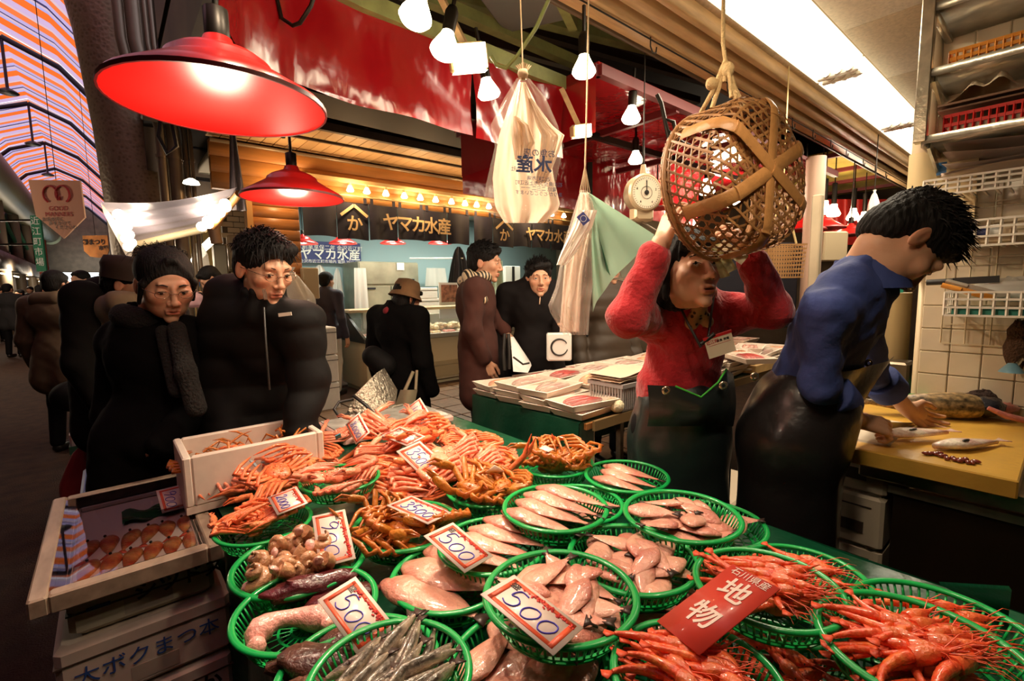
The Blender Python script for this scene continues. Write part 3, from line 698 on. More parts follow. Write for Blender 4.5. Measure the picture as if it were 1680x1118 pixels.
# display case
cr_ = mat('cream_panel', (.60,.50,.32), .4); blk = mat('black_frame', (.02,.018,.015), .4)
dc = thing('display_case', 'cream refrigerated fish display case with a black framed glass end', 'display case', (4,6.6,0))
L0 = aty(603,572,6.1).x-.02; x1 = 7.2
b = MB(); b.box((L0,6.1,.06),(x1,7.0,.70), bev=.01); b.box((L0+.03,6.16,0),(x1,6.9,.06)); obj('base', b, cr_, dc)
b = MB(); b.box((L0+.06,6.085,.28),(x1-.05,6.10,.34)); b.box((L0+.3,6.085,.10),(x1-.2,6.10,.27)); obj('kick_panel', b, mat('tan_panel',(.42,.33,.19),.5), dc)
b = MB(); b.prism([(6.1,.70),(6.1,.75),(6.75,1.10),(7.0,1.10),(7.0,.70)], L0-.02, L0+.02, Matrix(((0,0,1,0),(1,0,0,0),(0,1,0,0),(0,0,0,1)))); obj('end_panel', b, blk, dc)
b = MB(); b.box((L0,6.62,1.09),(x1,7.02,1.14), bev=.01); obj('top', b, mat('top_cream',(.75,.62,.38),.4), dc)
b = MB(); b.box((L0+.02,6.09,.70),(x1,6.98,.735)); b.box((L0,6.08,.70),(x1,6.10,.76)); obj('tray_deck', b, mat('deck_steel',(.6,.58,.5),.3,.6), dc)
b = MB(); b.bar((L0,6.11,.755),(x1,6.11,.755),.004,.004); b.add([(L0,6.12,.76),(x1,6.12,.76),(x1,6.66,1.09),(L0,6.66,1.09)], [(0,1,2,3)]); obj('glass', b, film('clear_glass', (.9,.95,.9), (.97,.98,.97), .06, .05), dc)
cols = [(.75,.30,.25),(.85,.62,.35),(.8,.5,.42),(.62,.16,.12),(.85,.75,.6)]
for i in range(26):
    x = L0+.22+.24*(i//2); y = 6.28+.30*(i%2); c = cols[(i*7)%5]
    t = thing('fish_tray', 'small tray of fish in the glass case, pack in the '+('front' if i%2==0 else 'back')+' row', 'tray', (x,y,.736), group='fish trays in the display case, '+('front' if i%2==0 else 'back')+' row')
    b = MB(); b.box((-.10,-.12,0),(.10,.12,.02), bev=.005); obj('dish', b, wh, t, M=Matrix())
    b = MB()
    for k in range(4): b.ball((.035,.09,.022), 8, 5, trs((-.06+.04*k,0,.03),(0,.2,rng.uniform(-.3,.3))))
    obj('flesh', b, mat('flesh%d'%(cols.index(c)), c, .3), t, M=Matrix())
b = MB(); rs = np.random.default_rng(4)
for i in range(60):
    q = aty(690+rs.uniform(0,70), 540, 6.4); b.ball(rs.uniform(.03,.06), 7, 5, trs((q.x, 6.4+rs.uniform(-.1,.15), .80+rs.uniform(0,.07)), s=(1,1,.7)))
tag(obj('ice_heap', b, mat('crushed_ice', (.85,.72,.45), .2)), 'heap of crushed ice and shellfish inside the glass case', 'ice', kind='stuff')
# hanging cloths, coat, calendar, poster, foam boxes
def drape(name, label, cat, px, py, w, h, y, m, point=True, group=None, parts=None):
    q = aty(px, py, y); b = MB()
    def f(u, v):
        ww = w*(.12+.88*(1-v)**.6) if point else w*(.8+.2*(1-v))
        return (q.x+(u-.5)*ww, y+.03*math.sin(u*14+px)*(1-v*.5), q.z-h*(1-v))
    b.grid(f, 14, 10); return tag(obj(name, b, m), label, cat, group)
wc = mat('white_cloth', (.75,.72,.66), .8, transl=.2)
drape('hanging_towel', 'white cloth with a blue crest hanging under the navy signboard', 'cloth', 524, 435, .34, .38, 8.3, wc)
q = aty(526, 456, 8.2); b = MB(); b.lathe([(0,0),(.05,0),(.05,.004),(0,.004)], 5, Matrix.Translation((q.x,8.2,q.z)) @ Matrix.Rotation(PI/2,4,'X')); obj('crest', b, mat('crest_blue',(.03,.06,.35),.6), bpy.data.objects['hanging_towel'])
drape('hanging_towel', 'narrow white cloth hanging between the crested towel and the refrigerator', 'cloth', 553, 440, .22, .50, 8.3, wc)
drape('apron', 'white apron hanging on the left edge of the refrigerator', 'apron', 591, 440, .26, .75, 7.8, wc, False)
drape('rain_coat', 'black coat hanging from the rail right of the refrigerator', 'coat', 752, 405, .50, .62, 7.0, mat('black_pvc', (.02,.02,.025), .3))
drape('plastic_sheet', 'pale plastic sheet hanging behind the black coat', 'sheet', 715, 440, .55, .36, 8.3, wc, False)
drape('hanging_apron', 'pale green apron hanging behind the man in the striped scarf', 'apron', 817, 428, .30, .62, 6.9, mat('mint_cloth', (.55,.66,.50), .7), False)
b = MB(); A = aty(672,424,7.6); B2 = aty(760,424,7.0); b.tube([A, B2], .012, 8); tag(obj('clothes_rail', b, wh), 'thin white rail the black coat hangs from', 'rail')
cal = thing('calendar_box', 'white box with a big black figure 1 on the counter behind the shoppers', 'sign', aty(842,470,7.2))
c = aty(842,462,7.2); b = MB(); b.box((c.x-.19,7.2,c.z-.34),(c.x+.19,7.45,c.z+.30), bev=.005); obj('box', b, wh, cal)
up_text('1', c.x, c.z+.12, .42, blk, cal, y=7.19, bold=.012); up_text('金曜日', c.x, c.z-.14, .11, blk, cal, y=7.19); up_text('営業中', c.x, c.z-.25, .07, blk, cal, y=7.19)
foam = mat('foam_white', (.78,.72,.63), .6, noise=30, noise_amt=.04)
for (px, py, w_, h_, y, lab) in ((523,520,.42,.30,6.9,'white foam box standing on the floor stack left of the display case'),(700,472,.46,.20,7.5,'pinkish foam box on the shelf beside the hat wearer'),(708,490,.70,.42,7.5,'large white foam box under the pinkish one behind the hat wearer'),(860,520,.7,.7,6.9,'white cabinet box behind the two young shoppers')):
    c = aty(px, py, y); b = MB(); b.box((c.x-w_/2,y,c.z-h_),(c.x+w_/2,y+.35,c.z), bev=.012)
    t = thing('foam_box', lab, 'box', (c.x,y,c.z-h_)); obj('body', b, foam, t)
    b = MB(); b.box((c.x-w_/2-.005,y-.005,c.z-.05),(c.x+w_/2+.005,y+.355,c.z-.045)); obj('lid_seam', b, darkbrown, t)
b = MB(); c = aty(700,520,7.4); b.box((c.x-.9,7.3,0),(c.x+1.6,8.2,c.z+.05)); tag(obj('back_counter', b, mat('counter_cream',(.5,.45,.33),.5)), 'pale back counter behind the glass display case', 'counter')
pos = thing('crab_poster', 'poster with brown crabs standing behind the display case', 'poster', aty(735,500,7.1))
c = aty(737,492,7.1); b = MB(); b.box((c.x-.20,7.1,c.z-.33),(c.x+.22,7.12,c.z+.30)); obj('card', b, wh, pos)
b = MB(); b.box((c.x-.16,7.09,c.z-.04),(c.x+.17,7.10,c.z+.26)); obj('photo_print', b, mat('brown_photo', (.25,.10,.06), .5, noise=14, noise_amt=.8), pos)
# white foam boxes stacked before the pillar, px 505-540
for k in range(3):
    c = aty(520,600,5.9); t = thing('tall_foam_box', ('bottom','middle','top')[k]+' white foam crate of the stack in front of the timber pillar', 'box', (c.x,5.9,.33*k), group='foam crates at the timber pillar')
    b = MB(); b.box((c.x-.24,5.62,.33*k+.004),(c.x+.16,5.95,.33*k+.325), bev=.012); obj('body', b, foam, t)
    b = MB(); b.box((c.x-.243,5.617,.33*k+.26),(c.x+.163,5.953,.33*k+.268)); obj('lid_seam', b, darkbrown, t)
# plastic bags on the pillar
milky = film('milky_film', (.86,.82,.76), (.95,.93,.9), .72, .3)
def bagmesh(c, w_, h_, ph=0, d=.10):
    b = MB()
    def fn(v):
        z = v[:,2]; t = (z+1)/2; wid = np.interp(t, [0,.15,.6,.88,.94,1], [.75,1,.85,.35,.12,.25])
        a = np.arctan2(v[:,1], v[:,0]); r = wid*(1+.10*np.sin(5*a+ph+3*z)+.06*np.sin(11*a+ph*2))
        return np.stack([np.cos(a)*r*w_/2, np.sin(a)*r*d, z*h_/2], 1)
    v = []; f = []; nu, nv = 28, 16
    for j in range(nv+1):
        z = -1+2*j/nv
        for i in range(nu): a = 2*PI*i/nu; v.append((math.cos(a), math.sin(a), z))
    for j in range(nv):
        for i in range(nu): f.append((j*nu+i, j*nu+(i+1)%nu, (j+1)*nu+(i+1)%nu, (j+1)*nu+i))
    f.append(tuple(range(nu-1,-1,-1)))
    b.add(fn(np.array(v)), f, Matrix.Translation(c)); return b
q = aty(478,500,5.8); tag(obj('carrier_bags', bagmesh(q,.55,.85,1), milky), 'bunch of milky plastic carrier bags hanging on the timber pillar', 'bag')
q = aty(510,535,5.7); tag(obj('carrier_bag', bagmesh(q,.16,.62,2,.06), milky), 'thin plastic bag hanging below the electric box on the pillar', 'bag')
eb = thing('electric_box', 'beige electric box mounted on the right side of the timber pillar', 'box', aty(511,460,5.9)); c = aty(511,463,5.9)
b = MB(); b.box((c.x-.09,5.9,c.z-.20),(c.x+.09,6.05,c.z+.17), bev=.01); obj('cover', b, mat('beige_box', (.48,.38,.24), .5), eb)
# side wall of the shop at px 375-425: brick tiles, grey cabinet
bk = thing('brick_tile_panel', 'cream brick tiled panel between the timber pillar and the grey cabinet', 'wall panel', (1.5,6.5,0))
brm = mat('cream_brick_tile', (.62,.52,.34), .35, obj_random=.08); b = MB(); b.box((1.08,6.42,0),(1.50,6.5,2.75)); obj('mortar', b, mat('mortar', (.12,.09,.06), .9), bk)
bm_ = MB().box((-.062,-.012,-.028),(.062,0,.028), bev=.003).mesh('brick', brm)
for j in range(22):
    for i in range(4):
        x = 1.13+.13*i+(.065 if j % 2 else 0)
        if x < 1.5: obj('brick', bm_, None, bk, M=Matrix.Translation(V((x, 6.418, 1.30+.064*j))-V((1.5,6.5,0))))
cb = thing('grey_meter_cabinet', 'grey green meter cabinet with cables beside the brick tiles', 'cabinet', (1.0,6.2,1.6))
a_, c_ = aty(350,400,6.2), aty(376,452,6.2); b = MB(); b.box((a_.x,6.2,c_.z),(c_.x,6.35,a_.z), bev=.015); obj('case', b, mat('cabinet_grey', (.22,.20,.14), .5), cb)
a_, c_ = aty(372,385,6.3), aty(398,445,6.3); b = MB(); b.box((a_.x,6.3,c_.z),(c_.x,6.38,a_.z), bev=.02); obj('case', b, mat('cabinet_tan', (.40,.32,.2), .5), cb)
b = MB(); b.tube([aty(360,350,6.15),aty(350,375,6.15),aty(356,400,6.15)], .06, 10); obj('trunking', b, mat('trunk_brown', (.28,.16,.09), .5), cb)
b = MB(); b.tube([aty(372,450,6.2),aty(378,470,6.2),aty(376,500,6.2)], .02, 8); obj('cable', b, blk, cb)
# ---- lane side stall behind: yellow wall, blue banner, tubes
b = MB(); b.box((.50,9.4,0),(1.8,9.5,3.0)); struct('wall_stall_back', b, mat('yellow_wall', (.62,.40,.14), .6))
bb = thing('blue_banner', 'blue banner with a red ornament on the yellow wall of the lane side stall', 'banner', aty(325,450,9.3))
a_, c_ = aty(298,437,9.3), aty(360,470,9.3); b = MB(); b.box((a_.x,9.3,c_.z),(c_.x,9.395,a_.z)); obj('cloth', b, mat('banner_blue', (.05,.22,.60), .6), bb)
b = MB(); b.ball((.14,.02,.11), 12, 8, Matrix.Translation(aty(322,452,9.28))); obj('ornament', b, mat('ornament_red', (.75,.08,.03), .5), bb)
q = aty(318,465,9.29); up_text('新鮮なお魚', q.x, q.z, .16, wh, bb, y=9.28)
for i, ((p0, p1)) in enumerate((((333,408),(352,391)),((318,428),(333,415)))):
    t = thing('stall_tube_light', ('nearer','farther')[i]+' slanting fluorescent tube in the lane side stall', 'light', at(*p0,6.5+i))
    b = MB(); b.tube([at(*p0,6.3+i*.8), at(*p1,5.9+i*.8)], .045, 8); obj('tube', b, glow('cool_tube2', (1,.95,.8), 8), t); q = at(*p0,6.3+i*.8); b = MB(); b.tube([q, (q.x,q.y,3.2)], .006, 5); obj('cord', b, hookm, t)
lamp('stall_light', 'POINT', at(335,430,6.0), 40, WARM, .2)
b = MB(); a_ = at(322,545,5.6); b.box((a_.x-.12,a_.y-.1,0),(a_.x+.55,a_.y+.8,.86)); tag(obj('stall_counter', b, foam), 'white counter of the lane side stall between the two customers', 'counter')
rs = np.random.default_rng(12)
for i in range(14):
    t = thing('seafood_pack', 'small heap of seafood on the white counter between the two customers', 'seafood', (a_.x-.06+.09*(i%7), a_.y+.02+.22*(i//7), .865), group='seafood heaps on the lane side counter')
    b = MB()
    for k in range(3): b.ball((.04,.05,.03), 8, 6, Matrix.Translation(rs.uniform(-.03,.03,3)*(1,1,.2)+(0,0,.02)))
    obj('flesh', b, mat('heap%d'%(i%3), [(.7,.35,.18),(.75,.55,.4),(.15,.5,.12)][i%3], .4), t, M=Matrix())
q = at(328,425,5.4); tag(obj('hanging_bag', bagmesh(q,.18,.42,3,.06), milky), 'white plastic bag hanging in front of the lane side stall', 'bag')
# ---- vinyl awning with bulb strings
vinw = mat('grey_vinyl', (.26,.23,.27), .28, transl=.12, bump=.25, bscale=6)
aw = thing('vinyl_awning', 'translucent grey vinyl awning on tied poles with strings of bright bulbs', 'awning', (.5,5.3,2.1))
P1, P2, P3, P4 = at(165,332,4.0), at(390,307,3.9), at(222,398,4.6), at(335,372,4.5)
M1, M2 = at(182,345,4.25), at(378,318,4.15)
b = MB(); b.grid(lambda u, v: V(P1).lerp(P2, u)*(1-v)+V(P3).lerp(P4, u)*v+V((0,0,-.05*math.sin(PI*u)*(1-v)+.01*math.sin(30*v))), 16, 16); obj('sheet', b, vinw, aw)
b = MB(); F1 = at(172,330,4.0); F2 = at(188,372,4.0); F3 = at(212,432,4.8)
b.grid(lambda u, v: V(P1).lerp(P3, u)*(1-v)+V(at(170,350,4.0)).lerp(at(213,432,4.6), u)*v, 10, 6); obj('side_flap', b, mat('flap_white', (.6,.52,.45), .5, transl=.2), aw)
polem = mat('tied_pole', (.55,.45,.28), .5)
mid = (V(M1)+V(M2))/2+V((0,0,-.06))
b = MB(); b.tube([M1, mid, M2], .028, 10); b.tube([P3+V((0,0,-.02)), P4+V((0,0,-.02))], .035, 10); obj('pole', b, polem, aw)
for i in range(9):
    u = (i+.5)/9; q = V(M1).lerp(mid, u*2) if u < .5 else V(mid).lerp(M2, u*2-1)
    b = MB(); b.tube([q-V((.01,.0,0)), q+V((.01,.0,0))], .033, 8); obj('tie', b, blk, aw)
b = MB(); b.tube([at(392,318,3.9), at(350,372,4.4)], .03, 8); obj('side_pole', b, mat('orange_pole', (.55,.25,.08), .5), aw)
gb = glow('globe_bulb', (1,.87,.62), 12); globe = MB().ball(.040, 12, 8).mesh('globe_bulb', gb)
for a_, c_, n_, s_ in (((198,352),(214,405),9,'left'),((372,335),(334,372),9,'right')):
    for i in range(n_):
        u = i/(n_-1); q = at(a_[0]+(c_[0]-a_[0])*u+(3 if i%2 else -3), a_[1]+(c_[1]-a_[1])*u, 3.85+.3*u)
        o = obj('globe_bulb', globe, None); o.location = q;
        tag(o, 'bright globe bulb on the '+s_+' string under the vinyl awning', 'bulb', s_+' bulb string of the awning')
    lamp('awning_light', 'POINT', at((a_[0]+c_[0])/2+(12 if s_=='left' else -12), (a_[1]+c_[1])/2+6, 4.2), 10, WARM, .06)
q = at(314,302,4.6); t = thing('small_dish_lamp', 'small white dish lamp glowing above the vinyl awning', 'lamp', q)
b = MB(); b.lathe([(.07,0),(.06,.025),(.02,.05),(0,.05)], 16); obj('shade', b, glow('dish_glow', (1,.95,.7), 5), t, M=Matrix())
b = MB(); b.tube([(0,0,.05),(0,0,3.2-q.z)], .006, 6); obj('cord', b, hookm, t, M=Matrix())
# lane banners
bn = thing('hanging_banner', 'tan pointed banner with a red heart of two faces hanging over the lane', 'banner', at(97,300,6.0))
c0 = at(97,340,6.0); s = 6.0/FP
rtv = V(RT); bnM = basis(c0, rtv, FW.cross(rtv)*0+V((0,0,1)), V((rtv.y, -rtv.x, 0)))
def ban_poly(pts, parent, m, th=.01, name='cloth'):
    b = MB(); b.prism(pts, -th, th, bnM); return obj(name, b, m, parent)
ban_poly([(-.33,.33),(-.29,-.10),(.02,-.38),(.31,-.13),(.30,.31)], bn, mat('banner_tan', (.78,.42,.26), .8))
b = MB(); b.tube([(0,.33,0),(0,3.6,0)], .004, 5, M=bnM); obj('cord', b, hookm, bn)
bred = mat('banner_red', (.45,.03,.03), .7)
b = MB()
for sg in (-1, 1): b.tube([(sg*.075+sg*.085*math.cos(t)-0*sg, .15+.10*math.sin(t), .02) for t in np.linspace(-1.1,3.6,22)], .010, 6, M=bnM)
b.tube([(.0,.15,.02),(.01,.08,.02),(.03,.08,.02),(.035,.12,.02)], .010, 6, M=bnM); obj('face_mark', b, bred, bn)
LM = lambda x, y, zz=.015: Matrix.Translation(-V(bn.location)) @ bnM @ Matrix.Translation((x, y, zz))
text('GOOD', .075, bred, LM(0,-.02), bn); text('MANNERS', .075, bred, LM(0,-.09), bn)
text('お店の方に', .055, blk, LM(-.08,-.15), bn); text('声をかけて', .055, blk, LM(0,-.20), bn); text('くださいね', .055, blk, LM(.07,-.25), bn)
fb = thing('festival_banner', 'orange kite shaped banner with black brush lettering farther down the lane', 'banner', at(158,405,14))
c0 = at(158,405,14); bnM = basis(c0, rtv, V((0,0,1)), V((rtv.y, -rtv.x, 0)))
ban_poly([(-.36,.32),(-.36,-.12),(-.2,-.28),(.05,-.32),(.3,-.25),(.36,-.12),(.36,.32)], fb, mat('banner_orange', (.85,.34,.08), .7, noise=3, noise_amt=.4))
b = MB(); b.tube([(0,.32,0),(0,4.5,0)], .006, 5, M=bnM); obj('cord', b, hookm, fb)
LM2 = lambda x, y: Matrix.Translation(-V(fb.location)) @ bnM @ Matrix.Translation((x, y, .02))
text('鍋まつり', .17, blk, LM2(-.03,.12), fb, bold=.006); text('市場', .14, blk, LM2(.22,-.05), fb, bold=.006)
for (px, py, w_, h_, d_, s_, lab) in ((64,400,.22,1.25,11,'近江町市場','narrow green vertical sign with white lettering on the left of the lane'),(70,425,.2,.9,11.5,'鮮魚市場','narrow red vertical sign hanging beside the green one')):
    q = at(px, py, d_); t = thing('vertical_sign', lab, 'sign', q); bnM = basis(q, rtv, V((0,0,1)), V((rtv.y, -rtv.x, 0)))
    ban_poly([(-w_/2,-h_/2),(w_/2,-h_/2),(w_/2,h_/2),(-w_/2,h_/2)], t, mat('sign_'+s_, (.04,.22,.12) if 'green vert' in lab else (.35,.06,.04), .6), .02, 'board'); b = MB(); b.bar((-w_/2,h_/2-.1,0),(-1.6,h_/2-.1,0),.04,.04,M=bnM); obj('arm', b, hookm, t)
    for k, ch in enumerate(s_): text(ch, w_*.9, wh, Matrix.Translation(-V(t.location)) @ bnM @ Matrix.Translation((0, h_/2-.13-k*(h_-.1)/len(s_), .03)), t)
# left lane stall lights
lamp('lane_light', 'POINT', (-2.42,8.6,2.25), 60, WARM, .2)  # extra lamp without a tube, added to brighten the duct and near lane
for k in range(10):
    y = 12+3.1*k; t = thing('lane_stall_light', 'fluorescent tube under the fascia of the left lane stalls', 'light', (-2.9,y,2.25), group='tubes under the left lane fascia')
    b = MB(); b.tube([(-2.75,y,2.22),(-2.75,y+1.2,2.22)], .03, 8); obj('tube', b, glow('lane_tube', (1,.82,.55), 5), t)
    if k % 2 == 0: lamp('lane_light', 'POINT', (-2.42,y+.6,2.25), 110, WARM, .2)
    t = thing('lane_stall', 'low goods counter along the left side of the lane', 'stall', (-3.1,y,0), group='goods counters on the left of the lane')
    b = MB(); b.box((-3.58,y-.9,0),(-2.98,y+1.6,.85), bev=.01); obj('counter', b, mat('lane_counter', (.30,.22,.15), .6), t)
    b = MB(); rs = np.random.default_rng(k)
    for i in range(26): b.box(tuple(V((-3.55+.09*(i%6), y-.8+.5*(i//6), .85))), tuple(V((-3.48+.09*(i%6), y-.45+.5*(i//6), .92+rs.uniform(0,.2)))))
    obj('goods', b, mat('goods%d'%(k%3), [(.55,.40,.22),(.5,.16,.08),(.55,.5,.35)][k%3], .5), t, kind='stuff')
# foam boxes standing in the lane behind the customers
# ================================================================ NEAR TABLE
TZ = .74
clothm = mat('green_vinyl_cloth', (.004,.075,.032), .30, noise=5, noise_amt=.3, bump=.25, bscale=14)
tb = thing('market_table', 'low trestle table under the green vinyl sheet', 'table', (.78,.9,0))
b = MB(); b.box((.23,-.55,.69),(1.32,1.95,.73)); b.box((.72,1.95,.69),(1.32,2.33,.73)); obj('tabletop', b, wood2, tb)
for x in (.32,1.22):
    for y in (-.4,.9,1.85): b = MB(); b.box((x-.03,y-.03,0),(x+.03,y+.03,.69)); obj('leg', b, darkbrown, tb)
b = MB(); rs = np.random.default_rng(3)
b.grid(lambda u, v: (.21+1.13*u, -.57+2.54*v, TZ-.002+.003*math.sin(17*u+9*v)*math.sin(11*v*3)), 30, 52); b.grid(lambda u, v: (.70+.64*u, 1.97+.38*v, TZ-.002), 14, 8)
def skirt(p0, p1, n, z1=.06):
    p0 = V(p0); p1 = V(p1); d = (p1-p0); L_ = d.length; nn = V((d.y,-d.x,0)).normalized()
    b.grid(lambda u, v: p0+d*u+nn*((.006+.022*math.sin(u*L_*26+2*math.sin(u*9))*min(1,v*2)))+V((0,0,(TZ-.002)*(1-v)+z1*v-(0))), n, 10)
skirt((.21,1.97,0),(.21,-.57,0),100); skirt((.70,1.97,0),(.21,1.97,0),20); skirt((.70,2.35,0),(.70,1.97,0),16); skirt((.21,-.57,0),(1.34,-.57,0),30); skirt((1.34,-.57,0),(1.34,2.35,0),80); skirt((1.34,2.35,0),(.70,2.35,0),24)
tag(obj('table_cover', b, clothm), 'green vinyl sheet covering the long table of crabs and fish baskets', 'tablecloth')
# raised corner of the sheet at far right
b = MB(); A, B_, C_ = atz(1540,955,.76), atz(1655,962,.88), atz(1650,1010,.74)
b.add([tuple(A), tuple(B_), tuple(C_), tuple(A-V((.004,.004,.004))), tuple(B_-V((.004,.004,.004))), tuple(C_-V((.004,.004,.004)))], [(0,1,2),(5,4,3),(0,3,4,1),(1,4,5,2),(2,5,3,0)])
tag(obj('sheet_corner', b, clothm), 'turned up corner of green vinyl behind the right hand shrimp baskets', 'sheet')

gplas = mat('green_basket_plastic', (.008,.42,.085), .28, coat=.3, transl=.15)
def basket_meshes():
    R = 1.0; D = .50
    rim = MB(); rim.lathe([(1+.052*math.cos(a), .052*math.sin(a)) for a in np.linspace(0, 2*PI, 9)[:-1]], 56, closed=True)
    sl = MB(); n = 60
    for k in range(n):
        a = 2*PI*k/n; c, s = math.cos(a), math.sin(a)
        sl.bar((.985*c,.985*s,0),(.86*c,.86*s,-.36),.030,.014,up=(c,s,0))
        if k % 2 == 0: sl.bar((.86*c,.86*s,-.36),(.80*c,.80*s,-.49),.04,.014,up=(c,s,0))
    for k in range(24):
        a = 2*PI*k/24; c, s = math.cos(a), math.sin(a); sl.bar((.78*c,.78*s,-.48),(.10*c,.10*s,-.48),.022,.014)
    band = MB()
    for r, z, t in ((.865,-.36,.022),(.80,-.485,.030),(.60,-.48,.018),(.42,-.48,.018),(.24,-.48,.018),(.10,-.48,.02)):
        band.lathe([(r-t,z-.012),(r+t,z-.012),(r+t,z+.012),(r-t,z+.012)], 36, closed=True)
    return rim.mesh('rim', gplas), sl.mesh('slats', gplas, False), band.mesh('rings', gplas)
RIMM, SLM, BNDM = basket_meshes()
BK = {}
def basket(key, x, y, zr, r, label, tilt=(0,0), group=None):
    t = thing('green_basket', label, 'basket', (x,y,zr-.37*r), (tilt[0],tilt[1],rng.uniform(0,6)), group)
    M = Matrix.Translation((0,0,.37*r)) @ Matrix.Diagonal((r,r,r*.74,1))
    obj('rim', RIMM, None, t, M=M); obj('slats', SLM, None, t, M=M, kind='stuff'); obj('rings', BNDM, None, t, M=M)
    BK[key] = (x, y, zr, r); return t
def bpx(key, px, py, zr, r, label, **k):
    q = atz(px, py, zr); return basket(key, q.x, q.y, zr, r, label, **k)
B1 = [('c2000',.255,1.275,.825,.108,'round green basket of orange snow crab under the 2000 card'),
('ctop',.475,1.345,.86,.108,'green basket of one pink snow crab in the middle of the crab heap'),
('whelk',.276,1.049,.82,.133,'green basket of brown whelks behind the 900 card'),
('offal',.237,.882,.82,.122,'green basket holding a pink roe sac and dark red fish livers'),
('c3500',.518,1.029,.825,.125,'green basket of brown crab under the lower 3500 card'),
('cmid',.803,1.058,.825,.122,'green basket of two folded brown crabs behind the whole flatfish'),
('cfar',1.087,1.074,.825,.122,'green basket of brown crabs with raised claws at the far right of the heap'),
('ff1',.77,.761,.885,.120,'green basket of four pink headless fish whose tails hang over its right rim'),
('ff2',1.161,.843,.83,.122,'green basket of pale headless fish nearest the woman in the red fleece'),
('pc12',.955,.542,.885,.124,'green basket of small pale fish pieces stacked below the black apron'),
('ff13',.602,.786,.845,.116,'green basket of pink headless fish directly behind the tilted 500 card'),
('ff14',.494,.791,.815,.119,'green basket of two big pink fish left of the tilted 500 card'),
('pc15',.547,.53,.885,.126,'green basket of small pink fish under the large front 500 card'),
('pc16',.758,.534,.865,.124,'green basket of pale fish pieces left of the red sign'),
('sh18',.81,.301,.895,.112,'green basket of red shrimp right behind the red sign')]
for k, x, y, z, r, l in B1: basket(k, x, y, z, r, l)
bpx('fflow',948,826,.82,.118,'lower green basket with a fish showing behind the four pink headless fish')
bpx('pc12b',1168,858,.815,.122,'lower green basket peeping out right of the pale fish pieces')
bpx('pc16b',1050,972,.80,.122,'lower green basket beneath the pale fish pieces left of the red sign')
bpx('dark5',590,1098,.815,.120,'lower green basket of rough dark brown fillets at the bottom left')
bpx('fish6',640,1108,.865,.110,'green basket of small silvery fish at the bottom edge')
bpx('pc17',868,1090,.80,.125,'green basket of greyish pink fish half hidden by the large front 500 card')
bpx('sh18b',1318,945,.82,.113,'lower green basket of shrimp behind the basket at the red sign')
bpx('sh19',1508,1062,.895,.120,'largest green basket of red shrimp at the right edge')
bpx('sh19b',1545,1030,.825,.128,'lower green basket peeping out behind the largest shrimp basket')
bpx('sh20',1142,1112,.87,.110,'green basket of red shrimp in front of the red sign')
bpx('sh21',1262,1095,.80,.115,'low green basket of shrimp between the two front shrimp baskets')
bpx('sh22',1420,1165,.80,.115,'green basket at the bottom edge left of the largest shrimp basket')

# ---- seafood meshes
def loft(st, seg=14, bend=0, colfn=None, mb=None, M=None):
    """st: (s, halfwidth, thick_up, thick_dn) along +x"""
    v = []
    for s, w_, tu, td in st:
        y0 = bend*s*s
        for k in range(seg):
            a = 2*PI*k/seg; c, sn = math.cos(a), math.sin(a)
            v.append((s, y0+w_*c, (tu if sn > 0 else td)*sn))
    n = len(st); f = [((i-1)*seg+k, (i-1)*seg+(k+1)%seg, i*seg+(k+1)%seg, i*seg+k) for i in range(1,n) for k in range(seg)]
    f += [tuple(range(seg-1,-1,-1)), tuple(range((n-1)*seg, n*seg))]
    v = np.array(v); (mb or MB()); mb.add(v, f, M, colfn(v) if colfn else None); return mb
def wet(name, col, **k):
    k.setdefault('rough', .28); k.setdefault('coat', .5); return mat(name, col, vcol=True, sss=.08, bump=.28, bscale=110, obj_random=.10, noise=45, noise_amt=.10, **k)
fishp = wet('wet_pink_fish', (.68,.315,.235)); tailm = mat('dark_tail', (.05,.03,.025), .35)
def nz(v, f, a, s=0):
    f = f*2.6; return a*(np.sin(v[:,0]*f+s)*np.sin(v[:,1]*f*1.3+s*2)+np.sin(v[:,2]*f*1.1+v[:,0]*f*.5+s))
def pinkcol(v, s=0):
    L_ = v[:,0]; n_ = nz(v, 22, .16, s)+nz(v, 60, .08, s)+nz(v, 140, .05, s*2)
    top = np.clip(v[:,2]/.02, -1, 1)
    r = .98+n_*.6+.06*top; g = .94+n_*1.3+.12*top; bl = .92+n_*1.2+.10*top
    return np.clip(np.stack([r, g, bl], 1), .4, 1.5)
def fish_me(L_, W_, T_, s=0, fat=.38):
    st = []
    for i in range(15):
        t = i/14; w_ = W_*(math.sin(PI*min(1, t**.75))**.8*(1-t)**.18+.02) if t < .97 else W_*.10
        w_ = W_*(max(.25, (t/.30)**.5) if t < .30 else max(.10, (1-((t-.30)/.70)**1.7))**.85); th = T_*(max(.3, (t/.25)**.5) if t < .25 else max(.16, 1-((t-.25)/.75)**1.2))*.8
        st.append((L_*(t-.5), w_, th, th*.6))
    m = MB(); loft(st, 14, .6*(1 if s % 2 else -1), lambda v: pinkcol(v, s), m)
    tl_ = MB(); L2 = L_*.5
    yb = .6*(1 if s % 2 else -1)*L2*L2
    tl_.prism([(L2-.006,yb-W_*.12),(L2+L_*.13,yb-W_*.38),(L2+L_*.10,yb),(L2+L_*.13,yb+W_*.38),(L2-.006,yb+W_*.12)], -.0015, .0015)
    return m.mesh('flesh', fishp), tl_.mesh('tail', tailm, False)
BIGF = [fish_me(.19,.048,.026,s) for s in range(3)]; SMF = [fish_me(.105,.0265,.013,s+5) for s in range(4)]
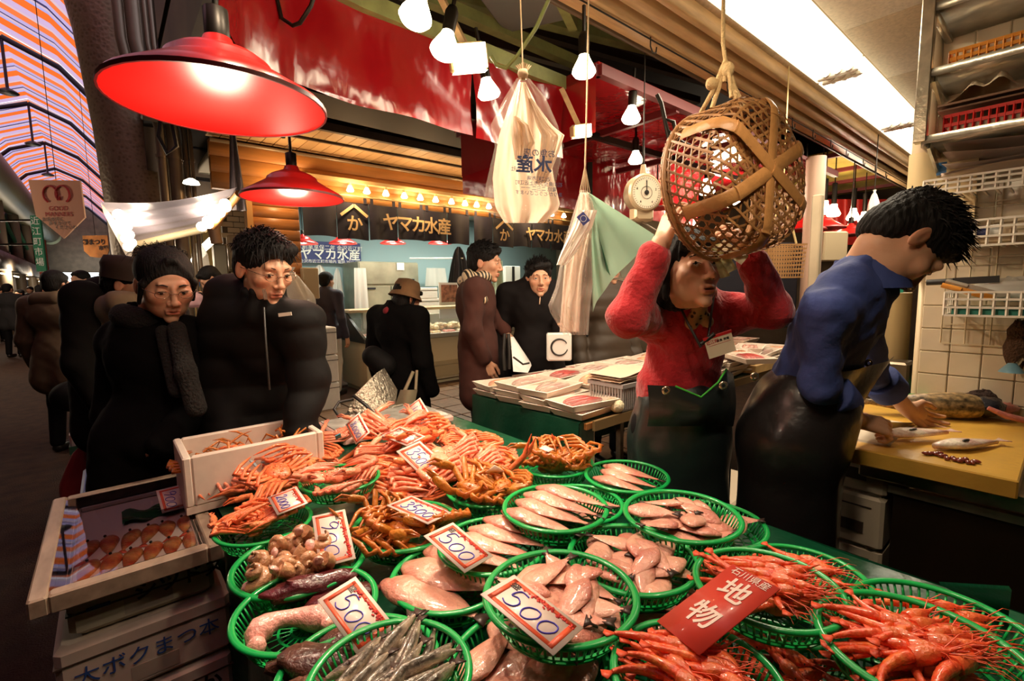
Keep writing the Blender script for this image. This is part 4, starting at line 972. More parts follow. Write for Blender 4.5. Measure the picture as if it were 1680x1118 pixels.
def put(name, label, cat, group, meshes, M, names=('flesh','tail'), rootname=None):
    t = bpy.data.objects.new(name, None); sc.collection.objects.link(t); t.matrix_basis = M; tag(t, label, cat, group)
    for nm, me in zip(names, meshes): obj(nm, me, None, t, M=Matrix())
    return t
def fan(key, n, ang, stepang, step, lab, meshes, roll=.5, z0=.030, sc_=1, off=(0,0)):
    x, y, zr, r = BK[key]
    for i in range(n):
        k = i-(n-1)/2; p = V((x+off[0]+math.cos(stepang)*step*k, y+off[1]+math.sin(stepang)*step*k, zr-.37*r+z0+.004*i))
        M = trs(p, (0,0,ang+rng.uniform(-.08,.08)), sc_*rng.uniform(.94,1.04)) @ Matrix.Rotation(roll, 4, 'X')
        put('headless_fish', 'pink headless fish, '+lab, 'fish', 'pink headless fish '+lab, meshes[i % len(meshes)], M)
AY = -PI/2
fan('ff1', 4, AY+.25, .15, .044, 'laid side by side in the basket with tails over the right rim', BIGF, -.30, .034)
fan('fflow', 3, AY+.35, .1, .04, 'in the lower basket right of the four with overhanging tails', BIGF, -.3, .03)
fan('ff2', 3, AY+.1, .3, .044, 'in the basket nearest the woman in red', BIGF, -.3, .03)
fan('ff13', 4, AY+.35, .15, .042, 'in the basket behind the tilted 500 card', BIGF, -.3, .034, off=(.02,0))
fan('ff14', 3, AY+.45, .3, .065, 'big and veined, in the basket left of the tilted 500 card', BIGF, -.15, .034, 1.22)
def heap(key, n, lab, meshes, nm='fish_piece', cat='fish', z0=.022, dz=.012, rad=.62, tl=.25, sc_=1, names=('flesh','tail'), noun='small headless fish', dirs=None):
    x, y, zr, r = BK[key]
    for i in range(n):
        a = i*2.399; rr = rad*r*math.sqrt((i+.5)/n); lay = i % 3
        th = rng.uniform(0, 2*PI) if dirs is None else dirs+rng.normal(0, .35)
        M = trs((x+rr*math.cos(a), y+rr*math.sin(a), zr-.37*r+z0+dz*lay), (rng.uniform(-tl,tl),rng.uniform(-tl,tl),th), sc_*rng.uniform(.85,1.1))
        put(nm, noun+', '+lab, cat, noun+' '+lab, meshes[int(rng.integers(len(meshes)))], M, names)
heap('pc12', 18, 'in the basket below the black apron', SMF)
heap('pc12b', 7, 'in the lower basket right of the black apron hem', SMF)
heap('pc15', 20, 'in the basket under the large front 500 card', SMF, sc_=1.12)
heap('pc16', 20, 'in the basket left of the red sign', SMF)
heap('pc16b', 8, 'in the lower basket left of the red sign', SMF)
heap('pc17', 16, 'greyish, in the basket half hidden by the front 500 card', SMF, sc_=1.25)
# silvery fish
silv = wet('silver_fish', (.62,.50,.38), metal=.35)
def slim(s):
    st = []
    for i in range(12):
        t = i/11; w_ = .0115*max(.12, math.sin(PI*(t*.9+.06))**.7); st.append((.13*(t-.5), w_*.7, w_*1.2, w_*1.2))
    m = MB(); loft(st, 10, .9*(1 if s else -1), lambda v: np.clip(np.stack([1.35-1.15*(v[:,2] > .006)+nz(v,90,.1)]*3, 1), .15, 1.3), m)
    t_ = MB(); t_.prism([(.062,-.001),(.08,-.010),(.076,0),(.08,.010),(.062,.001)], -.001, .001, Matrix.Translation((0,.0038*(1 if s else -1),0)))
    return m.mesh('body', silv), t_.mesh('tail', tailm, False)
SL = [slim(0), slim(1)]
heap('fish6', 26, 'in the basket at the bottom edge', SL, 'silver_fish', names=('body','tail'), noun='slim silvery fish', rad=.6, dirs=AY+PI*.62, dz=.011, z0=.024, tl=.12, sc_=1.05)
# dark lumps
darkf = wet('dark_red_liver', (.085,.012,.014), coat=.35); brownf = wet('dark_brown_fillet', (.085,.035,.022), coat=.25); roe = wet('pink_roe', (.80,.36,.30))
def lump(r, s, m, nm='flesh'):
    b = MB(); b.ball(r, 18, 12, fn=lambda v: v*(1+nz(v, 55, .09, s)+nz(v,120,.05,s))[:,None], colfn=lambda v: np.clip(np.stack([1+nz(v,70,.3,s)]*3,1), .3, 1.8)); return b.mesh(nm, m)
def place(key, dx, dy, dz, rot, me, name, label, cat, group=None, s=1, nm='flesh'):
    x, y, zr, r = BK[key]; o = obj(name, me, None); o.matrix_basis = trs((x+dx, y+dy, zr-.37*r+dz), rot, s); return tag(o, label, cat, group)
LV = [lump((.085,.026,.022),1,darkf), lump((.07,.032,.024),2,darkf)]; BF = lump((.09,.034,.024),3,brownf)
place('offal',.03,.055,.045,(0,.1,-.15),LV[0],'fish_liver','long dark red liver at the back of the roe basket','liver')
place('offal',.055,-.01,.03,(0,0,-.2),LV[1],'fish_liver','shorter dark red liver leaning beside the pink roe sac','liver')
b = MB(); arc = [(-.05*math.cos(t)*1.15, .035*math.sin(t), .006*math.sin(2*t)) for t in np.linspace(-.5,PI+.5,14)]
b.tube(arc, [.008,.017,.022,.024,.019,.015,.014,.017,.022,.024,.020,.017,.012,.006], 12, col=(1,1,1.001)); b.ball(.016, 10, 6, Matrix.Translation((-.055,-.02,0)))
place('offal',-.035,-.035,.034,(0,0,-.35),b.mesh('flesh',roe),'roe_sac','curved pink roe sac at the front of the dark liver basket','roe')
for i,(dx,dy,dz,a) in enumerate(((-.03,.05,.04,-.6),(.04,.06,.03,-.5),(-.05,-.02,.035,-.7),(.03,0,.03,-.5))):
    place('dark5',dx,dy,dz,(0,.1,a),BF,'dark_fillet','rough dark brown fish fillet in the lower basket at the bottom left','fillet','dark fillets in the bottom left basket')
# whelks
whm = wet('whelk_shell', (.50,.26,.13)); whf = wet('whelk_foot', (.80,.45,.38))
def whelk(s):
    b = MB(); n = 26; pts = []; rs_ = []
    for i in range(n):
        t = i/(n-1); a = t*4.6*PI; R = .0165*(1-t)**.95; pts.append((R*math.cos(a), R*math.sin(a), .052*t**.85)); rs_.append(.0150*(1-t)**.9+.001)
    b.tube(pts, rs_, 10, col=np.stack([np.linspace(1.15,.75,n)]*3,1)); b.ball((.015,.015,.022), 10, 8, Matrix.Translation((0,0,.012)), colfn=lambda v: np.ones_like(v)*.9)
    f = MB(); f.ball((.015,.011,.008), 12, 8, trs((.016,-.014,-.006),(0,.4,0)), fn=lambda v: v*(1+nz(v,200,.1,s))[:,None], colfn=lambda v: np.ones_like(v)*.98)
    return b.mesh('shell', whm), f.mesh('foot', whf)
WH = [whelk(0), whelk(1)]
heap('whelk', 26, 'in the basket behind the 900 card', WH, 'whelk', 'whelk', z0=.030, dz=.020, rad=.72, tl=1.6, sc_=.95, names=('shell','foot'), noun='brown whelk with pink foot')
# shrimp
shm = wet('red_shrimp', (.78,.13,.04)); shd = mat('shrimp_feeler', (.75,.10,.04), .4)
def shrimp(curl, s):
    b = MB(); n = 15; pts = []; rr = []; col = []
    for i in range(n):
        t = i/(n-1); a = curl*t; x = .085*(math.sin(a)/curl if abs(curl) > 1e-3 else t); y = .085*((1-math.cos(a))/curl if abs(curl) > 1e-3 else 0)
        pts.append((x, y, 0)); w_ = .0125*(1-.66*t)*(1.0 if i % 2 else .93)*min(1,.55+t*4); rr.append((w_, w_*.85))
        g = .9+.25*math.sin(i*1.9+s); col.append((1.0, g*(1.3 if .25 < t < .6 and s % 2 else .9), g*.9))
    b.tube(pts, rr, 9, col=np.array(col))
    h = MB(); h.tube([(.004,0,.0),(-.012,0,.001),(-.028,.001,.003),(-.040,.002,.006),(-.060,.003,.012)], [.0122,.0138,.0095,.003,.0006], 8, col=np.array([(1,.9,.9),(1,1.3,1.1),(1,.8,.8),(1,.7,.7),(1,.7,.7)]))
    for sg in (-1, 1): h.ball(.0028, 6, 4, Matrix.Translation((-.028,sg*.008,.003)), colfn=lambda v: np.ones_like(v)*.05)
    l = MB()
    for k in range(5): l.tube([(-.012+.007*k,-.004+.002*k,-.006),(-.020+.008*k,-.016,-.010),(-.030+.01*k,-.024,-.006)], [.0012,.001,.0005], 4)
    for sg in (-1,1): l.tube([(-.034,sg*.002,.004),(-.07,sg*.02,.012),(-.085,sg*.03,.004)], [.0009,.0007,.0004], 4)
    e = V(pts[-1]); d = (V(pts[-1])-V(pts[-2])).normalized(); tf = MB(); q = V((-d.y,d.x,0))
    tf.prism([tuple((e+q*.002)[:2]), tuple((e+d*.014+q*.009)[:2]), tuple((e+d*.018)[:2]), tuple((e+d*.014-q*.009)[:2]), tuple((e-q*.002)[:2])], -.001, .001)
    return b.mesh('abdomen', shm), h.mesh('head', shm), l.mesh('legs', shd), tf.mesh('tail_fan', shd, False)
SH = [shrimp(.5,0), shrimp(1.1,1), shrimp(-.7,2), shrimp(.2,3)]
SN = ('abdomen','head','legs','tail_fan')
for key, n, lab, d in (('sh18',32,'in the basket right behind the red sign',2.0),('sh18b',20,'in the lower basket behind the red sign',2.1),('sh19',44,'in the largest basket at the right edge',2.3),
        ('sh19b',12,'in the lower basket at the right edge',2.3),('sh20',34,'in the basket in front of the red sign',1.9),('sh21',12,'in the low basket between the front shrimp baskets',1.6),('sh22',10,'in the bottom basket left of the largest one',1.5)):
    heap(key, n, lab, SH, 'red_shrimp', 'shrimp', names=SN, noun='red shrimp', rad=.42, dirs=d, dz=.016, z0=.026, tl=.18, sc_=.90)
# crabs
def crabset(col, tag_):
    m = wet('crab_'+tag_, col, rough=.33)
    S = MB(); S.ball((.048,.050,.022), 22, 12, fn=lambda v: v*(1+nz(v,75,.06)+.10*np.clip(v[:,1]/.05,-1,1)*0)[:,None]*np.stack([1-.25*np.clip(v[:,1]/.05,0,1), np.ones(len(v)), np.ones(len(v))],1),
        colfn=lambda v: np.clip(np.stack([1+nz(v,110,.12), 1+nz(v,110,.2)+.25*(v[:,2] < 0), 1+nz(v,110,.2)+.3*(v[:,2] < 0)],1), .4, 1.7))
    rs = np.random.default_rng(5)
    for i in range(26):
        a, t = rs.uniform(0,2*PI), rs.uniform(.2,1.2); p = V((.046*math.sin(t)*math.cos(a), .048*math.sin(t)*math.sin(a), .021*math.cos(t))); S.ball(.0035, 5, 4, Matrix.Translation(p), colfn=lambda v: np.ones_like(v)*1.15)
    ab = MB(); ab.ball((.024,.020,.010), 12, 8, Matrix.Translation((0,-.026,-.018)), colfn=lambda v: np.ones_like(v)*1.25)
    legs = []
    for sg in (-1, 1):
        for i in range(4):
            y = .026-.018*i; kx = .118-.006*abs(i-1); 
            p = [(sg*.036,y,0),(sg*.052,y+.004,.008),(sg*kx,y+.020-.016*i,.030),(sg*(kx+.004),y+.004-.016*i,.026),(sg*(kx-.030),y-.022-.012*i,.034),(sg*(kx-.078),y-.046-.010*i,.026),(sg*(kx-.102),y-.056-.010*i,.020)]
            r = [.0095,(.0108,.0078),(.0095,.0070),.0070,(.0075,.006),(.0045,.004),.0008]
            b = MB(); b.tube(p, r, 7, col=np.array([(1,1.1,1.1),(1,1.2,1.2),(1,1.05,1),(1,.7,.7),(1,1.05,1.05),(1,.85,.8),(.9,.6,.5)])); legs.append(('leg', b.mesh('leg', m)))
        b = MB()
        p = [(sg*.030,.036,0),(sg*.070,.062,.012),(sg*.078,.070,.016),(sg*.060,.094,.022),(sg*.046,.110,.024)]
        b.tube(p, [.0075,.0085,.0095,.0125,.0095], 8, col=np.array([(1,1.1,1.1),(1,1.1,1.1),(1,1,1),(1,1.25,1.2),(1,1.1,1)]))
        b.tube([(sg*.046,.108,.024),(sg*.034,.126,.026),(sg*.018,.136,.026)], [.0065,.0045,.0008], 6, col=np.array([(1,1.2,1.2),(1,.9,.9),(.9,.6,.6)]))
        b.tube([(sg*.052,.104,.030),(sg*.042,.124,.036),(sg*.020,.140,.030)], [.0055,.004,.0008], 6, col=np.array([(1,1.2,1.2),(1,.9,.9),(.9,.6,.6)])); legs.append(('claw', b.mesh('claw', m)))
    return [('shell', S.mesh('shell', m)), ('belly_flap', ab.mesh('belly_flap', m))]+legs
CO = crabset((.80,.195,.065), 'orange'); CP = crabset((.84,.265,.15), 'pink'); CB = crabset((.50,.15,.018), 'brown')
def crab(cset, p, rot, s, label, group=None):
    t = bpy.data.objects.new('crab', None); sc.collection.objects.link(t); t.matrix_basis = trs(p, rot, s); tag(t, label, 'crab', group)
    for nm, me in cset: obj(nm, me, None, t, M=Matrix())
    return t
rs = np.random.default_rng(21)
def crabpx(px, py, z, cset, rz, s, label, group=None, rx=None, ry=None):
    crab(cset, atz(px, py, z), (rs.uniform(-.3,.3) if rx is None else rx, rs.uniform(-.3,.3) if ry is None else ry, rz), s, label, group)
G1 = 'snow crabs heaped at the back of the table'
spots = [(622,705,.84),(655,700,.85),(690,712,.85),(720,700,.84),(745,715,.83),(640,735,.86),(700,742,.86),(735,745,.86),(775,735,.83),(800,745,.80),(660,765,.85),
 (700,780,.85),(740,780,.85),(770,765,.84),(810,765,.80),(625,780,.82),(655,800,.82),(690,810,.80),(600,735,.81),(560,712,.80),(780,790,.80),(720,755,.88),(680,725,.89),(640,700,.86)]
for i, (px, py, z) in enumerate(spots):
    up = i % 3 == 0
    crabpx(px, py, z-.01, CP if i % 2 else CO, (-.5 if i % 2 else 2.5)+rs.uniform(-.5,.5), rs.uniform(.85,1.02), 'orange pink snow crab in the big heap behind the 3500 cards', G1, rx=(PI if up else 0)+rs.uniform(-.35,.35))
BS = (.66,.90,1.05); BS2 = (.85,1.1,1.3)
G2 = 'orange snow crabs heaped left of the pink crab basket'
for i, (px, py, z) in enumerate(((400,790,.79),(430,770,.81),(462,765,.82),(385,770,.80),(420,745,.84),(455,775,.85),(490,765,.80),(385,800,.78),(480,790,.78),(440,790,.80),(510,745,.82),(470,748,.82))):
    crabpx(px, py, z, CO if i % 3 else CP, rs.uniform(0,6.2), rs.uniform(.78,.95), 'orange snow crab in the heap beside the white foam crate', G2)
for (px, py, z, rz, s) in ((412,838,.825,.6,.8),(445,845,.83,2.0,.75),(420,862,.815,-.4,.75)): crabpx(px, py, z, CO, rz, s, 'orange snow crab in the basket under the 2000 card', 'crabs under the 2000 card')
crabpx(553,782,.865,CP,2.6,.95,'pink snow crab with one long claw in the upper green basket',rx=PI*.06,ry=.1)
crabpx(572,800,.86,CP,.4,.75,'second pink snow crab half under the long clawed one in the upper green basket')
for (px, py, z, rz, s) in ((625,862,.835,.8,BS),(655,870,.83,3.1,BS),(705,862,.82,1.7,BS),(640,885,.815,4.4,BS)): crabpx(px, py, z, CB, rz, s, 'brown crab packed in the basket under the lower 3500 card', 'crabs under the lower 3500 card')
crabpx(780,806,.835,CB,.9,BS2,'plump brown crab with folded legs, left one in the basket with the small card',rx=.3)
crabpx(824,800,.835,CB,2.2,BS,'smaller brown crab with folded legs, right one in the basket with the small card')
for i, (px, py, z, rz, s) in enumerate(((888,752,.84,.5,BS),(925,748,.845,2.6,BS),(905,765,.83,4.0,BS),(948,760,.83,1.0,BS))): crabpx(px, py, z, CB, rz, s, 'brown crab heaped in the far right crab basket', 'crabs in the far right crab basket')
# raised claws beside the far crab basket
for i, (a, m_, c_) in enumerate((((838,770),(860,748),(872,712)),((845,768),(868,740),(880,716)),((905,745),(912,725),(905,712)))):
    q = [atz(*a, .84), at(m_[0], m_[1], atz(*a,.84).dot(V((math.sin(TH),math.cos(TH),0)))), at(c_[0], c_[1], atz(*a,.84).dot(V((math.sin(TH),math.cos(TH),0))))]
    b = MB(); b.tube(q, [.009,.008,.001], 8, col=np.array([(1,1,1),(1,.8,.8),(.9,.6,.5)])); tag(obj('crab_claw', b, MT['crab_orange']), 'long slender orange claw pointing up, '+('left','right','lone far')[i]+' one beside the far crab basket', 'claw')
# blue and grey rubber bands / tags on the crabs
tagm = mat('cyan_tag', (.03,.30,.42), .4)
for i, (px, py, z) in enumerate(((376,774,.84),(416,762,.87),(437,762,.86),(555,717,.88))):
    c = atz(px, py, z); b = MB(); b.box((-.010,-.014,0),(.010,.014,.003)); o = obj('claw_tag', b, tagm if i % 3 == 0 else mat('grey_tag', (.25,.33,.38), .4)); o.matrix_basis = trs(c, (.8,.3,i)); tag(o, ('cyan tag on the leftmost snow crab','grey band tag on the crab beside the foam crate','second grey band tag near the blank card','cyan tag near the 8000 card')[i], 'tag')
# ---- price cards
cardw = mat('card_pinkwhite', (.80,.66,.58), .35, coat=.3); ored = mat('card_orange_red', (.72,.10,.04), .4); inkb = mat('blue_ink', (.05,.035,.42), .5); inkr = mat('red_ink', (.55,.02,.02), .5); inkk = mat('black_ink', (.02,.015,.015), .5)
GL = {'5': [[(.75,1),(.25,1),(.15,.55),(.5,.62),(.8,.42),(.75,.12),(.4,0),(.1,.1)]], '0': [[(.5,.75),(.2,.6),(.1,.3),(.3,.02),(.65,.05),(.9,.4),(.8,.7),(.5,.75)]],
 '3': [[(.15,.9),(.5,1),(.8,.8),(.45,.55),(.8,.35),(.7,.08),(.35,0),(.1,.15)]], '8': [[(.75,.85),(.4,1),(.2,.75),(.7,.4),(.6,.02),(.25,.08),(.2,.35),(.75,.85)]],
 '9': [[(.75,.85),(.4,1),(.15,.75),(.35,.5),(.75,.7),(.75,.85),(.72,.4),(.5,0)]], '2': [[(.15,.75),(.4,1),(.75,.85),(.6,.45),(.15,.05),(.45,.12),(.85,.02)]], '1': [[(.5,1),(.45,0)]]}
def cardfit(tl, tr, bl, z, asp):
    best = None; A = atz(*tl, z)
    for da in np.linspace(-.05,.05,21):
        for db in np.linspace(-.05,.05,21):
            B_ = atz(*tr, z+da); C_ = atz(*bl, z+db); e = B_-A; u = A-C_; cs = e.dot(u)/(e.length*u.length); sc2 = cs*cs*6+math.log(e.length/u.length/asp)**2+(da*da+db*db)*12
            if best is None or sc2 < best[0]: best = (sc2, da, db)
    return (0, best[1], best[2])
def card(tl, tr, bl, z, digits, label, deco=True, dz=(0,0,0), kan=None, scale=.5, frame_=True, x0=.16, base=None, asp=1.42):
    dz = cardfit(tl, tr, bl, z, asp)
    A, B_, C_ = atz(*tl, z+dz[0]), atz(*tr, z+dz[1]), atz(*bl, z+dz[2])
    ex = B_-A; w_ = ex.length; ex.normalize(); up_ = A-C_; up_ = up_-ex*up_.dot(ex); h_ = up_.length; up_.normalize(); n_ = ex.cross(up_)
    if n_.z < 0: n_ = -n_
    t = thing('price_card', label, 'card', C_)
    M = basis((0,0,0), ex, up_, n_)
    b = MB(); b.box((0,0,-.0008),(w_,h_,.0008), M); obj('card', b, base or cardw, t, M=Matrix(), smooth=False)
    if frame_:
        b = MB(); m_ = .065*min(w_,h_)*1.3; e = m_*1.1
        for (x0_, y0_, x1_, y1_) in ((m_,m_,w_-m_,m_+e),(m_,h_-m_-e,w_-m_,h_-m_),(m_,m_,m_+e,h_-m_),(w_-m_-e,m_,w_-m_,h_-m_)): b.box((x0_,y0_,.0008),(x1_,y1_,.0014), M)
        obj('border', b, ored, t, M=Matrix(), smooth=False)
    if deco:
        b = MB(); r2 = np.random.default_rng(int(tl[0]))
        for i in range(40):
            u = r2.uniform(.22,.94); vv = .86-abs(r2.normal(0,.055)); b.box((0,0,.0014),(r2.uniform(.002,.006)*w_*8,.003,.0018), M @ trs((u*w_, vv*h_, 0),(0,0,r2.uniform(0,3))))
        obj('leaf_print', b, inkr, t, M=Matrix(), smooth=False)
    if kan: text(kan, h_*.2, inkk, M @ Matrix.Translation((w_*.15,h_*.74,.0014)), t, depth=.0002)
    if digits:
        b = MB(); n = len(digits); cw = (.86-x0)*w_/n; ch = h_*scale
        for i, d in enumerate(digits):
            for st in GL[d]:
                pts = np.array(st); f2 = []
                for q in range(len(pts)-1):
                    for s_ in np.linspace(0,1,5)[:-1]:
                        p0_, p1_, p2_, p3_ = pts[max(q-1,0)], pts[q], pts[q+1], pts[min(q+2,len(pts)-1)]
                        f2.append(.5*((2*p1_)+(-p0_+p2_)*s_+(2*p0_-5*p1_+4*p2_-p3_)*s_**2+(-p0_+3*p1_-3*p2_+p3_)*s_**3))
                f2.append(pts[-1])
                b.tube([(x0*w_+cw*(i+.05+.95*(p[0]+.15*p[1]-.05)), h_*(.22-.03*i*0)+ch*p[1], .0016) for p in f2], h_*.014, 5, M=M, flat=tuple(n_))
        obj('handwritten_digits', b, inkb, t, M=Matrix())
    return t, M, w_, h_
card((742,857),(808,912),(695,880),.90,'500','white card reading 500 tilted over the basket of pink headless fish',kan='盛',dz=(.01,0,0))
card((842,943),(955,1030),(788,976),.935,'500','largest white card reading 500 at the front centre',kan='盛',dz=(.01,0,.0))
card((582,945),(647,1027),(521,985),.90,'500','white card reading 500 over the dark livers at the lower left',kan='盛')
card((566,837),(584,918),(512,848),.885,'900','white card reading 900 standing between the whelks and the crabs',kan='盛',dz=(.03,-.02,.02))
card((487,800),(506,827),(439,817),.88,'2000','white card reading 2000 on the orange snow crabs',scale=.35,dz=(.02,0,.02))
card((675,814),(741,842),(634,830),.88,'3500','lower white card reading 3500 lying over the brown crab basket',scale=.45)
card((689,724),(731,762),(650,741),.92,'3500','upper white card reading 3500 in the middle of the crab heap',scale=.5)
card((590,679),(608,711),(567,697),.93,'8000','white card reading 8000 at the left of the crab heap',scale=.4,dz=(.03,0,.03))
card((690,654),(711,688),(667,670),.93,'10000','white card reading 10000 at the far end of the crab heap',scale=.42,dz=(.03,0,.03))
t_, M_, w_, h_ = card((655,700),(697,716),(625,715),.925,None,'white card with black and red handwritten words beside the upper 3500 card',deco=False)
text('ゆでたて', h_*.34, inkk, M_ @ Matrix.Translation((w_*.5,h_*.68,.0016)), t_, depth=.0002); text('に おいしい', h_*.28, inkr, M_ @ Matrix.Translation((w_*.5,h_*.34,.0016)), t_, depth=.0002)
card((480,733),(497,742),(455,742),.89,None,'small blank pinkish card edge on among the left snow crabs',deco=False)
card((812,764),(827,773),(797,775),.90,'350','small worn card leaning on the two folded brown crabs',scale=.5)
card((892,731),(908,737),(884,736),.90,None,'tiny white card lying on the far right brown crabs',deco=False,frame_=False)
redc = mat('card_solid_red', (.62,.055,.035), .35, coat=.3)
t_, M_, w_, h_ = card((1200,925),(1277,965),(1078,1020),.945,None,'big red card with white characters among the shrimp baskets',deco=False,frame_=False,base=redc,asp=.62)
text('石川県産', w_*.20, cardw, M_ @ Matrix.Translation((w_*.5,h_*.93,.0016)), t_, depth=.0002)
text('地', w_*.56, cardw, M_ @ Matrix.Translation((w_*.50,h_*.70,.0016)), t_, depth=.0002, bold=.0008); text('物', w_*.56, cardw, M_ @ Matrix.Translation((w_*.48,h_*.32,.0016)), t_, depth=.0002, bold=.0008)
# ---- foam crate of crab legs
t = thing('foam_crate', 'white foam crate of thin crab legs at the back left corner of the table', 'box', (.34,1.79,TZ))
def opencrate(x0,y0,z0,x1,y1,z1,th,m,t,nm='body'):
    b = MB(); b.box((x0,y0,z0),(x1,y1,z0+th)); b.box((x0,y0,z0+th),(x0+th,y1,z1), bev=.004); b.box((x1-th,y0,z0+th),(x1,y1,z1), bev=.004); b.box((x0+th,y0,z0+th),(x1-th,y0+th,z1), bev=.004); b.box((x0+th,y1-th,z0+th),(x1-th,y1,z1), bev=.004)
    return obj(nm, b, m, t)
foamp = mat('foam_pinkish', (.72,.60,.50), .55, noise=40, noise_amt=.04)
opencrate(.13,1.67,TZ,.54,1.93,.915,.022,foamp,t)
loose = []
for i in range(26):
    x = .17+.33*rs.random(); y = 1.70+.18*rs.random(); a = rs.uniform(0,2*PI); L_ = rs.uniform(.05,.09); z = .875+rs.uniform(-.01,.02)
    b = MB(); legs_ = b; b.tube([(x,y,z),(x+L_*math.cos(a)*.6,y+L_*math.sin(a)*.5*.6,z+.025),(min(max(x+L_*math.cos(a),.16),.51),min(max(y+L_*math.sin(a)*.5,1.70),1.90),z+rs.uniform(-.01,.035))], [.004,.004,.0008], 5, col=np.array([(1,.9,.9),(1,1,1),(.8,.5,.5)]))
    loose.append(b)
for i in range(5):
    t5 = crab(CB, (.19+.075*i,1.80,.835), (.1,.1,i*1.3), .75, 'small crab lying inside the white foam crate', 'small crabs in the foam crate')
    for b in loose[i*5:i*5+5]: obj('leg', b, MT['crab_brown'], t5, M=t5.matrix_basis.inverted())
b = MB(); b.box((.72,1.97,TZ),(1.28,2.32,.775), bev=.008); t = thing('ice_tray', 'pale pink edged tray of ice under the far end of the crab heap', 'tray', (.78,2.1,TZ)); obj('body', b, mat('pink_tray', (.72,.42,.36), .4), t)
b = MB(); b.box((.735,1.985,.775),(1.265,2.305,.780)); obj('ice', b, mat('grey_ice', (.38,.38,.33), .2, noise=20), t)
# ---- stacked foam boxes and the glazed case of red fish
marker = mat('blue_marker', (.03,.09,.35), .6)
stack = [(-.16,.19,0,.20),(-.16,.19,.205,.40),(-.165,.195,.405,.575),(-.135,.165,.58,.685)]
for k, (x0, x1, z0, z1) in enumerate(stack):
    t = thing('foam_box', ('bottom','second','third','topmost')[k]+' white foam box of the stack under the glazed case', 'box', (.0,1.75,z0), group='foam boxes under the glazed case')
    b = MB(); y0 = 1.47+(.02 if k == 3 else 0); b.box((x0,y0,z0),(x1,2.08,z1), bev=.014); obj('body', b, foamp if k < 3 else mat('foam_cream', (.66,.58,.44), .55), t)
    b = MB(); b.box((x0-.002,y0-.002,z1-.045),(x1+.002,2.082,z1-.041)); obj('lid_seam', b, darkbrown, t)
    b = MB(); b.box((-.03,y0-.001,z0+.02),(.07,y0+.004,z0+.06)); obj('grip_shade', b, mat('foam_shadow', (.5,.42,.34), .7), t)  # flat patch, shade of a hand grip put into a darker foam colour
    FM = lambda x, z: Matrix.Translation(V((x, y0-.003, z))-V((0,1.75,z0))) @ Matrix.Rotation(PI/2, 4, 'X')
    if k == 2: text('大ボクまつ本', .050, marker, FM(.015,z0+.085), t, depth=.0005)
    if k == 1: text('なか', .06, inkk, FM(.10,z0+.12), t, depth=.0005, bold=.001)
    if k == 3: text('シツドス', .05, inkk, FM(.09,z0+.065), t, depth=.0005, bold=.001); b = MB(); b.box((-.10,y0-.003,z0+.06),(-.055,y0,z0+.068)); obj('stripe', b, marker, t)
woodf = mat('grey_brown_frame', (.33,.24,.17), .45, noise=8, stretch=(4,1,4))
cs_ = thing('glazed_case', 'shallow wooden case with a glass lid over a tray of red fish', 'case', (.0,1.78,.69))
X0, X1, Y0, Y1 = -.19, .185, 1.43, 2.13; z0, z1 = .69, .735
for nm, a_, c_ in (('frame_side',(X0,Y0,z0),(X0+.035,Y1,z1)),('frame_side',(X1-.035,Y0,z0),(X1,Y1,z1)),('frame_side',(X0+.035,Y0,z0),(X1-.035,Y0+.035,z1)),('frame_side',(X0+.035,Y1-.035,z0),(X1-.035,Y1,z1))):
    b = MB(); b.box(a_, c_, bev=.004); obj(nm, b, woodf, cs_)
b = MB(); b.box((X0+.03,Y0+.03,z0-.002),(X1-.03,Y1-.03,z0+.006)); obj('bottom', b, blk, cs_)
gl = bpy.data.materials.new('lid_glass'); gl.use_nodes = True; N = gl.node_tree.nodes; L = gl.node_tree.links; N.remove(N['Principled BSDF'])
gs = N.new('ShaderNodeBsdfGlossy'); gs.inputs['Roughness'].default_value = .02; tp = N.new('ShaderNodeBsdfTransparent'); tp.inputs[0].default_value = (.97,.98,.97,1)
lw = N.new('ShaderNodeFresnel'); lw.inputs[0].default_value = 1.9; ms = N.new('ShaderNodeMixShader'); L.new(lw.outputs[0], ms.inputs[0]); L.new(tp.outputs[0], ms.inputs[1]); L.new(gs.outputs[0], ms.inputs[2]); L.new(ms.outputs[0], N['Material Output'].inputs[0])
b = MB(); b.add([(X0+.03,Y0+.03,z1-.003),(X1-.03,Y0+.03,z1-.003),(X1-.03,Y1-.03,z1-.003),(X0+.03,Y1-.03,z1-.003)],[(0,1,2,3)]); obj('glass_lid', b, gl, cs_, smooth=False)
t = thing('foam_tray', 'white foam tray holding red fish inside the glazed case', 'tray', (.02,1.75,z0+.006))
opencrate(-.13,1.48,z0+.006,.145,2.02,z0+.034,.010,mat('tray_white', (.80,.70,.60), .5),t)
b = MB(); b.grid(lambda u, v: (-.02+.155*u, 1.80+.10*v+.012*math.sin(u*14), z0+.024+.006*math.sin(u*9+v*7)), 14, 6); tag(obj('green_leaf_sheet', b, mat('dark_leaf_green', (.01,.09,.03), .25)), 'dark green leaf sheet laid behind the red fish in the case', 'leaf')
rf = wet('red_rockfish', (.62,.13,.05))
def rockfish(s):
    pw = lambda t: max(.06,(t/.3)**.5) if t < .3 else max(.14,1-((t-.3)/.7)**1.5)
    st = [(.12*(.5-i/11), .021*pw(i/11), .012*pw(i/11), .006) for i in range(12)]
    m = MB(); loft(st, 12, 0, lambda v: np.clip(np.stack([1+nz(v,80,.2,s), 1+nz(v,60,.7,s)+.5, 1+nz(v,60,.5,s)+.3],1), .4, 3), m)
    f = MB(); f.prism([(-.055,.004),(-.078,.016),(-.070,0),(-.078,-.016),(-.055,-.004)], -.001, .001); return m.mesh('body', rf), f.mesh('tail', ored, False)
